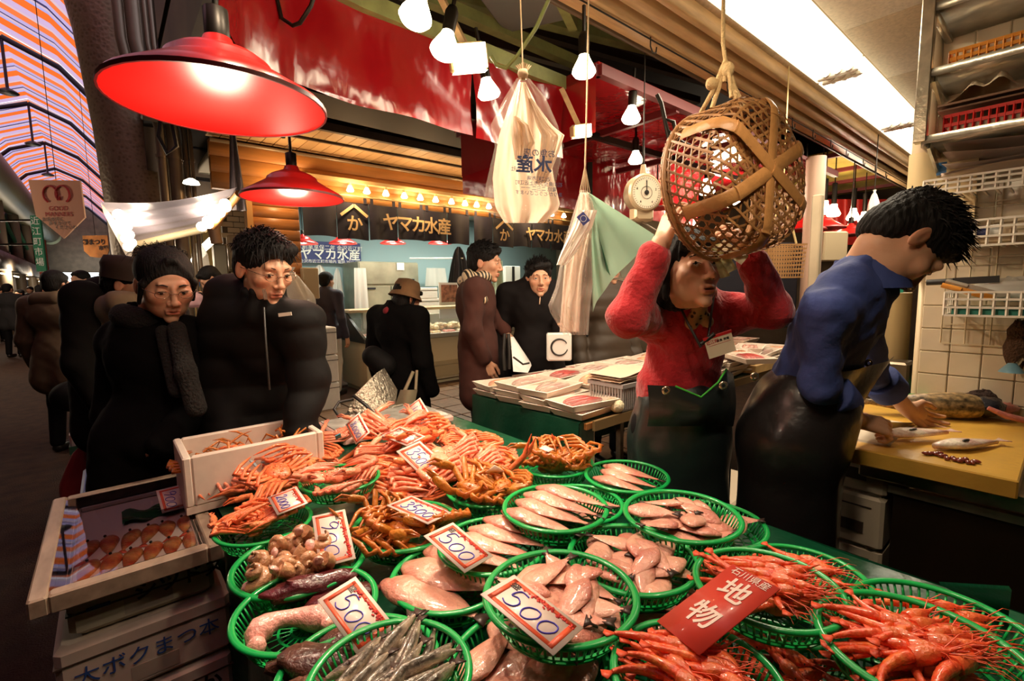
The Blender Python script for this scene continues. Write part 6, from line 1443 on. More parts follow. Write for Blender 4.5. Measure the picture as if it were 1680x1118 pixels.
# reflector bulbs on sockets
def spot(px, py, d, s, tilt, label, group='reflector bulbs above the table'):
    q = at(px, py, d); t = thing('reflector_bulb', label, 'lamp', q, tilt, group)
    b = MB(); b.lathe([(0,-.055*s),(.045*s,-.050*s),(.056*s,-.035*s),(.052*s,-.02*s),(.026*s,.03*s),(.022*s,.045*s),(0,.045*s)], 20); obj('bulb', b, glow('reflector_glow', (1,.85,.58), 14), t, M=Matrix())
    b = MB(); b.lathe([(.024*s,.04*s),(.026*s,.12*s),(.018*s,.14*s),(0,.14*s)], 14); b.bar((0,0,.13*s),(0,0,.26*s),.012*s,.012*s,up=(0,1,0)); obj('socket', b, hookm, t, M=Matrix())
spot(685,14,1.45,.85,(0,.3,0),'reflector bulb at the top edge of the picture, nearest of the group')
spot(732,70,1.62,.85,(0,.25,0),'reflector bulb just left of the glaring floodlight')
spot(800,143,1.95,.80,(0,-.25,0),'reflector bulb right below the glaring floodlight')
spot(958,106,2.0,.85,(0,0,0),'reflector bulb above the hanging bundle of aprons')
spot(1036,186,2.5,.85,(0,.1,0),'reflector bulb on the black track under the red canopy')
spot(1043,257,3.2,.85,(0,0,0),'reflector bulb just above the hanging scale')
for i, (px, py, d, s, lab) in enumerate(((768,95,1.75,.105,'glaring square floodlight on a timber bracket'),(953,215,2.3,.07,'smaller square floodlight beside the second string'))):
    q = at(px,py,d); t = thing('floodlight', lab, 'lamp', q, (.25,-.15,-TH+.2)); b = MB(); b.box((-s*.62,-.03,-s*.42),(s*.62,.04,s*.42), bev=.01); obj('housing', b, mat('flood_housing',(.6,.42,.2),.4), t, M=Matrix())
    b = MB(); b.box((-s*.56,-.034,-s*.36),(s*.56,-.031,s*.36)); b.box((-s*.56,-.03,-s*.425),(s*.56,.03,-s*.43)); obj('lens', b, glow('flood_glow', (1,.85,.55), 12), t, M=Matrix())
    b = MB(); b.bar((0,.03,s*.4),(-.06,.06,s*.4+.16),.04,.02); obj('bracket', b, timber, t, M=Matrix())
b = MB(); b.tube([at(1165,160,2.2),at(1165,250,2.2),at(1120,235,2.2),at(1095,215,2.2),at(1090,195,2.2),at(1105,200,2.2),at(1110,225,2.2),at(1100,240,2.2),at(1085,170,2.2),at(1078,155,2.2)], .010, 8); tag(obj('coiled_cable', b, hookm), 'coiled black cable under the red canopy', 'cable')
for i, (p_, lab) in enumerate((((.55,.45,2.2),'nearest left one'),((1.05,.25,2.2),'nearest right one'),((.45,1.0,2.3),'one above the crab basket'),((.25,.9,2.35),'one above the glazed case'),((.9,.9,2.3),'one above the flatfish'),((.85,.30,2.1),'lowest one above the shrimp'))):  # unseen bulbs added as bodies for the six extra spots
    t = thing('reflector_bulb', 'added unseen reflector bulb above the top edge of the picture, '+lab, 'lamp', p_, 0, 'added bulbs above the picture')
    obj('bulb', bulb_me, None, t, M=trs((0,0,0),(0,0,0),1.1)); b = MB(); b.tube([(0,0,.01),(0,0,.10)], .024, 10); b.tube([(0,0,.1),(0,0,3.2-p_[2])], .004, 5); obj('socket', b, hookm, t, M=Matrix())
# clear bag full of printed carrier bags
clear = film('clear_film', (.95,.86,.74), (.97,.95,.92), .16, .05); ink = mat('print_navy', (.03,.05,.14), .5)
bagw = mat('white_carrier', (.80,.66,.52), .35, transl=.45, bump=.3, bscale=12)
def sheet2(pts, d, m, name, parent, thick=.012, n=18, wav=.012, M=None, cols=None):
    """cloth panel: pts = rows of (left px, right px, y px) from top to bottom, d = depth"""
    def f(u, v):
        j = v*(len(pts)-1); i = min(int(j), len(pts)-2); t = j-i; a = [pts[i][k]+(pts[i+1][k]-pts[i][k])*t for k in range(3)]
        return at(a[0]+(a[1]-a[0])*u, a[2]+(pts[i][3] if len(pts[i]) > 3 else 0)*math.sin(u*6), d+wav*math.sin(u*13+v*4)+wav*.5*math.sin(u*29+2))
    b = MB(); b.grid(f, n*2, n, None); return obj(name, b, m, parent)
pb = thing('bag_of_carrier_bags', 'clear plastic bag stuffed with printed white carrier bags hanging on a string', 'bag', at(858,110,1.35))
sheet2([(848,868,128),(828,895,160),(805,915,205),(812,925,240),(798,912,300),(790,918,345),(840,905,365)], 1.35, clear, 'clear_bag', pb)
sheet2([(850,862,135),(836,880,170),(818,898,225),(808,908,290),(812,920,340),(828,892,366)], 1.39, bagw, 'carrier_bags', pb, wav=.02)
sheet2([(866,872,160),(880,905,205),(888,926,222),(885,912,262),(878,896,300)], 1.37, bagw, 'carrier_bags', pb)
sheet2([(842,846,190),(838,868,205),(840,878,235),(845,866,262)], 1.345, bagw, 'carrier_bags', pb)
b = MB()
for k in range(9): b.tube([at(856+k*.6,132,1.35), at(855+k*1.0,118,1.35), at(846+k*3.2,102+abs(k-4)*1.5,1.35+.01*math.sin(k))], .0016, 4)
b.lathe([(.012,0),(.015,.01),(.012,.02)], 10, Matrix.Translation(at(858,128,1.35))); obj('string_knot', b, mat('twine', (.62,.45,.28), .9), pb)
def facing(px, py, d, parent, tilt=0): 
    q = at(px, py, d); r = V(RT); n_ = V((FW.x, FW.y, 0)).normalized()*-1; u_ = n_.cross(r)*1; u_ = V((0,0,1))
    return Matrix.Translation(q-V(parent.location)) @ basis((0,0,0), r, u_, n_) @ Matrix.Rotation(tilt, 4, 'Z') 
F1 = lambda px, py: facing(px, py, 1.333, pb, -.08) @ Matrix.Diagonal((-1,1,1,1))
text('水産', .050, ink, F1(876,272), pb, bold=.0012); text('株式会社', .014, ink, F1(855,278), pb); text('お魚の店', .022, ink, F1(885,252), pb)
for k, s_ in enumerate(('近江町市場','石川県金沢市上近江町','電話 二三二 一一','ありがとうございます')): text(s_, .013, ink, F1(884,294+8*k), pb)
b = MB(); b.tube([at(858,120,1.35), at(856,60,1.36), at(853,-20,1.38)], .0022, 6); tag(obj('hanging_string', b, MT['twine']), 'thin white string holding the clear bag of carrier bags', 'string')
# aprons / mint sheet bundle
t = thing('plastic_bundle', 'clear plastic bag and rolled printed bags tied up beside the mint sheet', 'bag', at(958,300,1.5))
film2 = film('apron_film', (.95,.85,.75), (.96,.94,.90), .30, .08)
sheet2([(952,962,312),(945,975,335),(925,970,400),(912,972,470),(898,968,505),(925,965,550)], 1.52, film2, 'clear_bag', t)
sheet2([(952,966,316),(944,978,350),(930,966,400),(925,955,450),(918,950,545)], 1.56, mat('soft_film_sheet', (.80,.66,.56), .35, transl=.5), 'inner_sheet', t)
sheet2([(950,980,345),(940,972,372),(920,945,415),(913,930,435)], 1.50, mat('roll_white', (.86,.80,.72), .4, transl=.2), 'rolled_bag', t, wav=.006)
Mq = facing(957,359,1.485,t,-.9); b = MB(); b.box((-.017,-.013,0),(.017,.013,.001), Mq); obj('print_patch', b, mat('print_blue',(.04,.05,.25),.5), t, M=Matrix())
b = MB(); b.lathe([(.010,0),(.010,.0012),(.0085,.0012),(.0085,0)], 20, Mq @ Matrix.Translation((0,0,.001)), closed=True); obj('print_ring', b, wh, t, M=Matrix())
b = MB()
for k in range(6): b.tube([at(960,272,1.5), at(951+3.4*k,316,1.5+.01*(k%2))], .0012, 4)
obj('strings', b, MT['twine'], t)
t = thing('mint_sheet', 'mint green plastic sheet hanging like a sail left of the woman', 'sheet', at(1000,380,1.55)); mm = mat('mint_plastic', (.36,.56,.42), .35, transl=.35, bump=.35, bscale=7)
v_ = [at(966,316,1.55), at(1078,388,1.62), at(1000,440,1.6), at(972,512,1.56), at(955,380,1.5)]
def msail(u, v):
    a = v_[0].lerp(v_[1], v); c = v_[0].lerp(v_[3], v); p = a.lerp(c, u); bul = math.sin(PI*u)*v; return p+V((-.02,.05,0))*bul*.8+V((.012,.012,0))*math.sin(u*17)*v-V((0,0,.02))*bul
b = MB(); b.grid(msail, 26, 20); obj('sheet', b, mm, t)
b = MB(); b.grid(lambda u, v: at(962+ (12+24*u)*v*1.1, 318+100*v+35*u*v, 1.60-.02*math.sin(u*8)), 8, 12); obj('folded_back', b, mat('mint_dark', (.12,.32,.22), .5), t)
b = MB(); b.tube([at(960,275,1.5), at(963,150,1.51), at(966,-20,1.53)], .0028, 6); tag(obj('hanging_string', b, MT['twine']), 'pale string running up from the clear plastic bundle and mint sheet', 'string')
# hanging scale
q = at(1055,318,2.45); sm = mat('scale_cream', (.55,.42,.26), .35, .3); fn_ = V((FW.x-.35, FW.y-.1, 0)).normalized()*-1
SR = V((0,0,1)).cross(fn_); SM = basis((0,0,0), SR, V((0,0,1)), fn_)
t = thing('hanging_scale', 'round cream dial scale hanging on a cord between the mint sheet and the bamboo basket', 'scale', q)
b = MB(); b.lathe([(.0,-.07),(.075,-.065),(.092,-.03),(.095,.02),(.085,.03),(.0,.03)], 32, SM); b.box((-.055,-.135,-.045),(.055,-.06,.02), SM, bev=.01); b.lathe([(.02,.0),(.012,.05),(0,.05)], 10, Matrix.Translation((0,0,.09))); obj('body', b, sm, t, M=Matrix())
b = MB(); b.lathe([(0,.032),(.078,.032),(.078,.030),(0,.03)], 32, SM); obj('dial', b, mat('dial_white', (.75,.66,.50), .4), t, M=Matrix())
b = MB()
for k in range(40): a = 2*PI*k/40; b.bar(tuple(SM @ V((.066*math.sin(a),.066*math.cos(a),.033))), tuple(SM @ V((.075*math.sin(a),.075*math.cos(a),.033))), .0012, .0012)
b.bar(tuple(SM @ V((0,0,.034))), tuple(SM @ V((0,.055,.034))), .004, .002); b.lathe([(0,.037),(.012,.036),(.012,.032)], 14, SM); b.lathe([(.030,.033),(.031,.034),(.029,.034)], 24, SM, closed=True); obj('dial_marks', b, blk, t, M=Matrix())
for k, s_ in enumerate(('0','2','4','6','8')): a = 2*PI*k/5; text(s_, .016, blk, SM @ Matrix.Translation((.055*math.sin(a),.055*math.cos(a),.0325)), t)
b = MB(); b.tube([(0,0,.13),(0,0,.2),(.012,.01,.24),(0,0,.27)], .006, 6); b.tube([(0,0,.24),(.0,.0,1.0)], .003, 5); obj('cord', b, hookm, t, M=Matrix())
b = MB(); 
for sg in (-1,1): b.tube([SM @ V((0,-.14,0)), SM @ V((sg*.10,-.19,.0)), SM @ V((sg*.14,-.30,.0)), SM @ V((sg*.12,-.42,0))], .004, 6)
b.tube([SM @ V((.14*math.cos(a),-.42,.14*math.sin(a))) for a in np.linspace(0,2*PI,25)], .005, 6, cap=False); obj('pan_hanger', b, mat('steel_wire', (.45,.4,.32), .3, .9), t, M=Matrix())
# ---- bamboo basket with hexagonal weave, bottom turned towards the viewer's right
bam = mat('bamboo', (.40,.19,.06), .42, noise=9, noise_amt=.25, bump=.15, bscale=50); strip = mat('bamboo_strip', (.27,.125,.04), .5, noise=20, noise_amt=.3)
dB = 1.28; Bc = at(1268,292,dB); Rc = at(1152,282,dB+.06)
axis = (Rc-Bc).normalized(); axis = (V(RT)*-.50+V((FW.x,FW.y,0)).normalized()*.85+V((0,0,-.10))).normalized()
u1 = V((0,0,1)); u1 = (u1-axis*u1.dot(axis)).normalized(); u2 = axis.cross(u1)
Bc = at(1262,279,dB-.04)
BM = basis(Bc, u1, u2, axis)   # local: z from the bottom plate towards the open rim
t = thing('bamboo_basket', 'large hexagonally woven bamboo basket with crossed bars hung over the woman\'s hands', 'basket', Bc)
RB, RR, HB = .182, .196, .17
def prof(s):  # s = radial arclength from the centre of the bottom, returns (r, z)
    if s <= RB-.03: return s, 0
    if s <= RB+.03: a = (s-RB+.03)/.06*PI/2; return RB-.03+.038*math.sin(a), .038*(1-math.cos(a))
    z = s-RB-.03+.038; return RB+.008+(RR-RB)*min(1,z/HB), z
SMAX = RB+.03+HB-.038
def surf(x, y):
    s = math.hypot(x, y)
    if s < 1e-6: return (0,0,0)
    r, z = prof(s); hexr = 1-.03*math.cos(6*math.atan2(y, x)) if s < RB else 1; return (x/s*r*hexr, y/s*r*hexr, z)
b = MB(); pitch = .026
for fam in range(3):
    a = fam*PI/3; dx, dy = math.cos(a), math.sin(a); nx_, ny_ = -dy, dx
    for k in range(-14, 15):
        o_ = (k+.5*(fam % 2)+.25)*pitch
        if abs(o_) > SMAX*.96: continue
        h = math.sqrt(max(0, (RB+.02)**2-o_**2)) if abs(o_) < RB+.02 else 0
        ts = [x_ for x_ in np.linspace(-h, h, 15)] if h > .02 else []
        pts_ = [V(surf(nx_*o_+dx*q_, ny_*o_+dy*q_)) for q_ in ts]
        if len(pts_) > 2: b.tube([p+V((0,0,-.0012*(fam-1))) for p in pts_], [(.0036,.0011)]*len(pts_), 4, flat=(0,0,1) if False else (nx_,ny_,0))
NS = 46
for sg in (-1, 1):
    for k in range(NS):
        a0 = 2*PI*k/NS; pts_ = []
        for j in range(9):
            z = .02+(HB-.02)*j/8; r = RB+.008+(RR-RB)*min(1, z/HB)+.0012*sg; a = a0+sg*z*3.1; pts_.append((r*math.cos(a), r*math.sin(a), z))
        b.tube(pts_, [(.0034,.0011)]*9, 4, flat=(math.sin(a0),-math.cos(a0),.6))
for j in range(7):
    z = .035+.022*j; r = RB+.008+(RR-RB)*min(1, z/HB); b.tube([(r*math.cos(a), r*math.sin(a), z) for a in np.linspace(0,2*PI,49)], .0022, 4, cap=False)
obj('hex_weave', b, strip, t, M=basis((0,0,0), u1, u2, axis), kind='stuff')
b = MB()
for rr_, zz in ((RR,HB),(RR+.006,HB-.012),(RR-.006,HB-.012)): b.tube([(rr_*math.cos(a), rr_*math.sin(a), zz) for a in np.linspace(0,2*PI,65)], .0065, 8, cap=False)
for k in range(60):
    a = 2*PI*k/60; b.tube([((RR+.010*math.cos(q_))*math.cos(a+.03*q_), (RR+.010*math.cos(q_))*math.sin(a+.03*q_), HB-.006+.013*math.sin(q_)) for q_ in np.linspace(0,2*PI,7)], .0016, 4)
obj('rim', b, strip, t, M=basis((0,0,0), u1, u2, axis))
for i, a in enumerate((.2, 1.1, 2.12)):
    dx, dy = math.cos(a), math.sin(a); pts_ = []
    for q_ in np.linspace(-(RB+.11), RB+.11, 29): p = V(surf(dx*q_, dy*q_)); rr_ = math.hypot(p.x, p.y); k_ = 1+.008/max(rr_, .01) if p.z > .01 else 1; pts_.append((p.x*k_, p.y*k_, p.z-.006-.003*i if p.z < .01 else p.z-.004))
    b = MB(); b.tube(pts_, [(.0180,.0035)]*29, 8, flat=(-dy,dx,0))
    for q_ in (6, 14, 21): b.tube([V(pts_[q_])-V((dx*.003,dy*.003,0)), V(pts_[q_])+V((dx*.003,dy*.003,0))], [(.0195,.0050)]*2, 8, flat=(-dy,dx,0))
    obj('bamboo_bar', b, bam, t, M=basis((0,0,0), u1, u2, axis))
rope = mat('hemp_rope', (.55,.38,.18), .9, bump=.5, bscale=120)
K = at(1190,100,1.30); b = MB()
for (px, py, dd_) in ((1150,185,1.36),(1168,178,1.30),(1213,178,1.27),(1222,180,1.24)): b.tube([K, at((px+1190)/2, (py+100)/2+6, 1.30), at(px, py, dd_)], .006, 7)
b.tube([at(1188,135,1.29),at(1190,100,1.30),at(1186,70,1.30),at(1187,-20,1.31)], .005, 7); b.ball((.016,.016,.020), 10, 8, Matrix.Translation(at(1194,115,1.29))); b.ball((.020,.015,.016), 10, 8, Matrix.Translation(at(1168,138,1.30))); b.tube([at(1196,118,1.28),at(1200,160,1.27)], .005, 6); obj('rope', b, rope, t)
# banknotes in the woman's hand
t = thing('banknotes', 'fanned banknotes held at the basket beside the woman\'s face', 'banknotes', at(1195,415,1.36)); nm_ = mat('note_green', (.42,.40,.20), .6, noise=60, noise_amt=.5); 
for i, (a_, c_, w1) in enumerate(((( 1172,402),(1190,455),.028),((1176,402),(1202,445),.028),((1182,400),(1222,428),.030))):
    p0, p1 = at(*a_,1.36-.008*i), at(*c_,1.34-.01*i); b = MB(); b.bar(p0, p1, w1*1.0, .0008, up=FW); obj('note', b, nm_ if i < 2 else mat('note_pale', (.80,.72,.50), .6), t)
# silver cool bag on the far end of the table, tote of the hat woman
t = thing('cool_bag', 'silver foil cool bag with black piping lying beyond the crab heap', 'bag', at(610,660,2.62)); foil = mat('silver_foil', (.62,.54,.42), .32, .85, bump=1.0, bscale=45)
hp = [at(581,649,2.45),at(618,612,2.6),at(641,650,2.62),at(636,683,2.50),at(622,688,2.42),at(567,682,2.45)]
def hull(name, pts, thick, m, parent):
    bm_w = MB(); c = sum(pts, V((0,0,0)))/len(pts); n_ = V((FW.x,FW.y,0)).normalized()*thick; v = [tuple(p) for p in pts]+[tuple(p+n_) for p in pts]+[tuple(c-n_*.35),tuple(c+n_*1.3)]; n = len(pts)
    f = [(i,(i+1)%n,2*n) for i in range(n)]+[((i+1)%n+n,i+n,2*n+1) for i in range(n)]+[(i,i+n,(i+1)%n+n,(i+1)%n) for i in range(n)]; bm_w.add(v, f); return obj(name, bm_w, m, parent)
hull('body', hp, .16, foil, t)
b = MB(); b.tube([hp[0]-V(FW)*.01, at(600,665,2.36), hp[4]-V(FW)*.01], .009, 8); b.tube([at(567,684,2.42), hp[4]-V(FW)*.01], .006, 6); b.tube([at(580,655,2.45),at(556,660,2.42),at(548,672,2.38),at(556,684,2.36),at(570,680,2.4)], .008, 8); obj('black_piping', b, blk, t)
for i, (px, d_) in enumerate(((645,2.7),(660,2.72))):
    b = MB(); b.tube([at(px-20,688,d_-.2),at(px,668,d_-.1),at(px+15,664,d_),at(px+22,676,d_)], .006, 6); obj('handle', b, mat('grey_strap',(.4,.36,.28),.6), t)
# ================================================================ PEOPLE
skin = mat('skin', (.62,.33,.20), .5, vcol=True, sss=.12, bump=.05, bscale=90); hairm = mat('black_hair', (.006,.0045,.004), .7, spec=.25, bump=.4, bscale=160, stretch=(1,1,.15))
eyew = mat('eye_white', (.75,.70,.65), .2); eyeb = mat('eye_dark', (.02,.012,.008), .1); rimm = mat('glasses_rim', (.35,.22,.15), .25, .8)
A3 = lambda q: tuple(np.array(q, float))
def xf(prims, M, s=1):
    M = np.array(M); R = M[:3,:3]; out = []
    for p in prims:
        if p[0][-1] == 'c': out.append((p[0], tuple(R @ (np.array(p[1])*s)+M[:3,3]), tuple(R @ (np.array(p[2])*s)+M[:3,3]), p[3]*s, p[4]*s)+tuple(q*s for q in p[5:]))
        else:
            Rl = R if p[3] is None else R @ np.array(p[3]); out.append((p[0], tuple(R @ (np.array(p[1])*s)+M[:3,3]), tuple(q*s for q in p[2]), Rl)+tuple(q*s for q in p[4:]))
    return out
def head_prims(eye_open=.0035, mouth=.0022, female=False, fat=1):
    fat = 1.08 if female else 1; br = .005 if female else .011
    P = [('e',(0,-.015,.034),(.076,.094,.080),None), ('e',(0,.022,-.02),(.063*fat,.068,.086),None), ('e',(0,.030,-.064),(.050*fat,.052,.044),None), ('e',(0,.070,-.100),(.020,.016,.015),None),
         ('e',(.043,.058,-.020),(.022,.022,.022),None), ('e',(-.043,.058,-.020),(.022,.022,.022),None), ('c',(-.036,.080,.026),(.036,.080,.026),br,br),
         ('c',(0,.088,.016),(0,.106,-.028),.0065,.0095,.012), ('e',(0,.107,-.032),(.0115,.011,.0095),None,.006), ('e',(.013,.097,-.036),(.0080,.010,.0075),None,.006), ('e',(-.013,.097,-.036),(.0080,.010,.0075),None,.006)]
    for s in (-1,1):
        P += [('-e',(s*.031,.103,.003),(.016,.0125,.010),None,.014), ('e',(s*.031,.074,.003),(.0155,.0155,.0125),None,.004)]
        if eye_open: P += [('-e',(s*.031,.092,.001),(.0125,.014,eye_open),None,.001)]
        Re = rotz(s*.35).to_3x3(); P += [('e',(s*.077,-.012,-.006),(.0075,.018,.031),Re,.006), ('-e',(s*.086,-.006,-.002),(.005,.010,.018),Re,.004)]
    P += [('c',(-.017,.086,-.0625),(.017,.086,-.0625),.0065,.0065,.006), ('e',(0,.092,-.061),(.010,.0075,.006),None,.004), ('c',(-.014,.085,-.0725),(.014,.085,-.0725),.0072,.0072,.006),
          ('-e',(0,.096,-.0675),(.021,.012,mouth),None,.002)]
    return P
def skincol(v, M, s=1, lip=(.75,.42,.42)):
    Mi = np.array(Matrix(M).inverted()); q = (v @ Mi[:3,:3].T+Mi[:3,3])/s
    c = np.ones((len(v),3)); lipm = np.exp(-((q[:,0]/.021)**4+((q[:,2]+.0675)/.0105)**4))*(q[:,1] > .07); c = c*(1-lipm[:,None])+np.array(lip)*lipm[:,None]
    for sx in (-1,1):
        ch = np.exp(-(((q[:,0]-sx*.042)/.02)**2+((q[:,2]+.025)/.02)**2))*(q[:,1] > .03); c *= (1-ch[:,None]*np.array([0,.14,.16]))
        er = (np.abs(q[:,0]-sx*.078) < .014)*(np.abs(q[:,2]) < .04)*(q[:,1] < .02); c *= (1-er[:,None]*np.array([0,.14,.16]))
    return c*.999
def hand_prims(curl=.5, spread=.12, thumb=.6, side=1):
    """local: +y fingers, +z back of the hand, thumb towards +x*side"""
    P = []; xs = (-.030,-.010,.010,.029); ln = (.058,.070,.076,.068)
    kn = [(x*side, .085-.004*abs(i-2), .0) for i, x in enumerate(xs)]
    for k in kn: P.append(('c',(k[0]*.55,0,0),k,.0155,.0115))
    P.append(('e',(.012*side,.04,-.010),(.026,.034,.014),None)); P.append(('c',(0,-.03,0),(0,.01,0),.022,.024))
    for i, k in enumerate(kn):
        c = curl[i] if hasattr(curl,'__len__') else curl; p = V(k); a = c*.6; sp = spread*(i-1.5)*side
        for L_, r0, r1 in ((.45,.0098,.0088),(.30,.0088,.0080),(.25,.0080,.0068)):
            q = p+V((math.sin(sp)*math.cos(a), math.cos(sp)*math.cos(a), -math.sin(a)))*(ln[i]*L_*1.05); P.append(('c',tuple(p),tuple(q),r0,r1,.004)); p = q; a += c*.95
    p = V((.022*side,.018,-.008)); q = p+V((.030*side*math.cos(thumb),.030,-.018*thumb)); r = q+V((.010*side*(1-thumb),.030,-.012*thumb)); w_ = r+V((-.002*side,.024,-.010*thumb))
    P += [('c',tuple(p),tuple(q),.0150,.0120,.01), ('c',tuple(q),tuple(r),.0115,.0095,.005), ('c',tuple(r),tuple(w_),.0095,.0078,.004)]
    return P
def hframe(w_, d, back):
    y = V(d).normalized(); z = V(back); z = (z-y*z.dot(y)).normalized(); x = y.cross(z); return basis(w_, x, y, z)
def face_frame(c, f, up=(0,0,1), roll=0):
    f = V(f).normalized(); u = V(up); r = f.cross(u).normalized(); u = r.cross(f); 
    if roll: Q = Matrix.Rotation(roll, 3, f); r = Q @ r; u = Q @ u
    return basis(c, r, f, u)
def stand(base, yawdir, h=1.68, w_=1.0, lean=0):
    f = V((yawdir[0],yawdir[1],0)).normalized(); r = V((f.y,-f.x,0)); b_ = V(base)
    P = lambda x, y, z: b_+r*(x*h*w_)+f*(y*h)+V((0,0,z*h))
    J = dict(f=f, r=r, h=h, N=P(0,lean*.6-.01,.845), C=P(0,lean*.4,.72), A=P(0,0,.60), H=P(0,lean+.012,.925), P=P(0,0,.52))
    for s, k in ((-1,'L'),(1,'R')):
        J['S'+k]=P(s*.112,lean*.5-.01,.815); J['E'+k]=P(s*.145,-.02,.63); J['W'+k]=P(s*.150,.03,.475); J['H'+k]=P(s*.052,0,.51); J['K'+k]=P(s*.06,.012,.28); J['F'+k]=P(s*.062,-.01,.045)
    return J
def sdfobj(name, prims, h, m, root, k=.02, colfn=None, noise=None, pad=.02, kind=None):
    v, f = sdf_mesh(prims, h, k, pad, noise); b = MB(); b.add(v, f, None, colfn(v) if colfn else None); return obj(name, b, m, root, smooth=180)
def person(label, J, jacket, trousers, near=1, facing=None, up=(0,0,1), roll=0, hs=1.0, hair='short', coat=.50, puffy=0, hands=None, bulk=1.0, collar=1, glasses=False, female=False,
           eye=.0032, mouth=.0013, sleeves=True, name='person', group=None, root_loc=None, brows=True, jname='jacket', legs=True, cuffs=(1,1), wr=.018, gaze=(0,0)):
    h = J['h']; f = J['f']; r = J['r']; fl_ = (V(J['FL'])+V(J['FR']))/2
    root = thing(name, label, 'person', (fl_.x, fl_.y, 0), 0, group)
    hv = {2:.0024,1:.0042,0:.009,-1:.016}[near]; jv = {2:.009,1:.011,0:.015,-1:.022}[near]
    fd = facing if facing is not None else f; HM = face_frame(J['H'], fd, up, roll); s_ = h/1.68*hs*1.0
    HMs = HM @ Matrix.Scale(s_, 4)
    hp_ = head_prims(eye if near > 0 else 0, mouth, female)
    neck_top = HM @ (V((0,-.022,-.055))*s_); P = xf(hp_, HM, s_)+[('c',A3(neck_top),A3(V(J['N'])+V((0,0,.01))),.050*s_,.056*s_,.02)]
    b = MB(); v, fc = sdf_mesh(P, hv, .016*s_, .01); b.add(v, fc, None, skincol(v, HM, s_))
    core = [('c',A3(J['N']),A3(J['C']),.06,.09),('c',A3(J['C']),A3(J['P']),.09,.09)]
    for k in 'LR':
        core += [('c',A3(J['N']),A3(J['S'+k]),.05,.045),('c',A3(J['S'+k]),A3(J['E'+k]),.040,.032),('c',A3(J['P']),A3(J['H'+k]),.09,.075),('c',A3(J['H'+k]),A3(J['K'+k]),.072,.045),('c',A3(J['K'+k]),A3(J['F'+k]),.045,.030)]
        hd = (hands or {}).get(k); w_ = V(J['W'+k]); e_ = V(J['E'+k])
        if hd is False: core += [('c',A3(e_),A3(w_),.032,.024)]; continue
        dd, bk, curl, th_, = hd if hd else ((w_-e_).normalized()*.6+V((0,0,-.7)), r*(1 if k == 'R' else -1), .45, .4)
        hm = hframe(w_, dd, bk); sd = -1 if k == 'R' else 1
        if hd and len(hd) > 4: pass
        pr = xf(hand_prims(curl, .10, th_, sd), hm, h/1.68*1.0)+[('c',A3(e_),A3(w_),.036,.026)]
        v, fc = sdf_mesh(pr, {2:.003,1:.0045,0:.007,-1:.012}[near], .009, .01); b.add(v, fc, None, np.full((len(v),3), .985))
    v, fc = sdf_mesh(core, .018, .03, .02); b.add(v, fc, None, np.full((len(v),3), .985)); obj('body', b, skin, root, smooth=180)
    # clothing
    fat = bulk; N, C, Pv = V(J['N']), V(J['C']), V(J['P']); up_t = (N-Pv).normalized(); r_t = (V(J['SR'])-V(J['SL'])).normalized(); fwd_t = up_t.cross(r_t).normalized()
    Rt = np.array(((r_t.x,fwd_t.x,up_t.x),(r_t.y,fwd_t.y,up_t.y),(r_t.z,fwd_t.z,up_t.z))); sw = (V(J['SR'])-V(J['SL'])).length/2
    ch = (V(J['SR'])+V(J['SL']))/2*.45+C*.55
    jp = [('e',A3(ch),(sw*.98*fat**.5,.125*fat*h/1.7,.20*h/1.7),Rt,.05),('e',A3(V(J['A'])),(.155*fat*h/1.7,.125*fat*h/1.7,.20*h/1.7),Rt,.05),('c',A3(N-V(up_t)*.02),A3(J['SL']),.062*fat,.066*fat,.05),('c',A3(N-V(up_t)*.02),A3(J['SR']),.062*fat,.066*fat,.05)]
    z_h = coat*h
    for k in 'LR':
        hip = V(J['H'+k]); lo_ = V((hip.x,hip.y,max(z_h, .02))); top = V(J['A'])*.3+hip*.7; 
        if z_h < top.z: jp.append(('c',A3(top),A3(lo_+(V(J['K'+k])-hip)*max(0,(hip.z-z_h)/max(.01,hip.z-J['K'+k].z))*V((1,1,0)) if False else lo_),.118*fat,.125*fat,.05))
        if sleeves:
            jp += [('c',A3(J['S'+k]),A3(J['E'+k]),.064*fat,.054*fat,.04)]
            cu = cuffs[0 if k == 'L' else 1]; we = V(J['E'+k]).lerp(V(J['W'+k]), .90*cu); jp += [('c',A3(J['E'+k]),A3(we),.054*fat,.044*fat,.03)]
    if collar:
        nk = N+V(up_t)*.015
        for k in range(8):
            a = 2*PI*k/8; o_ = r_t*math.cos(a)*.062+fwd_t*(math.sin(a)*.058+.008); jp.append(('c',A3(N+o_*1.15-V(up_t)*.01),A3(nk+o_+V(up_t)*.045*collar),.020,.013,.02))
    def wr_(X, Y, Z):
        n = wr*.13*np.sin(X*38+Z*22+np.sin(Y*31)*1.5)*np.sin(Y*33-Z*27+np.sin(X*24))+wr*.07*np.sin(Z*85+np.sin(X*40+Y*35)*2.2)*np.sin(X*30-Y*28)
        if puffy: n = n*.5-.010*np.abs(np.sin(Z*PI/.115))
        return n
    sdfobj(jname, jp, jv, jacket, root, .04, noise=wr_)
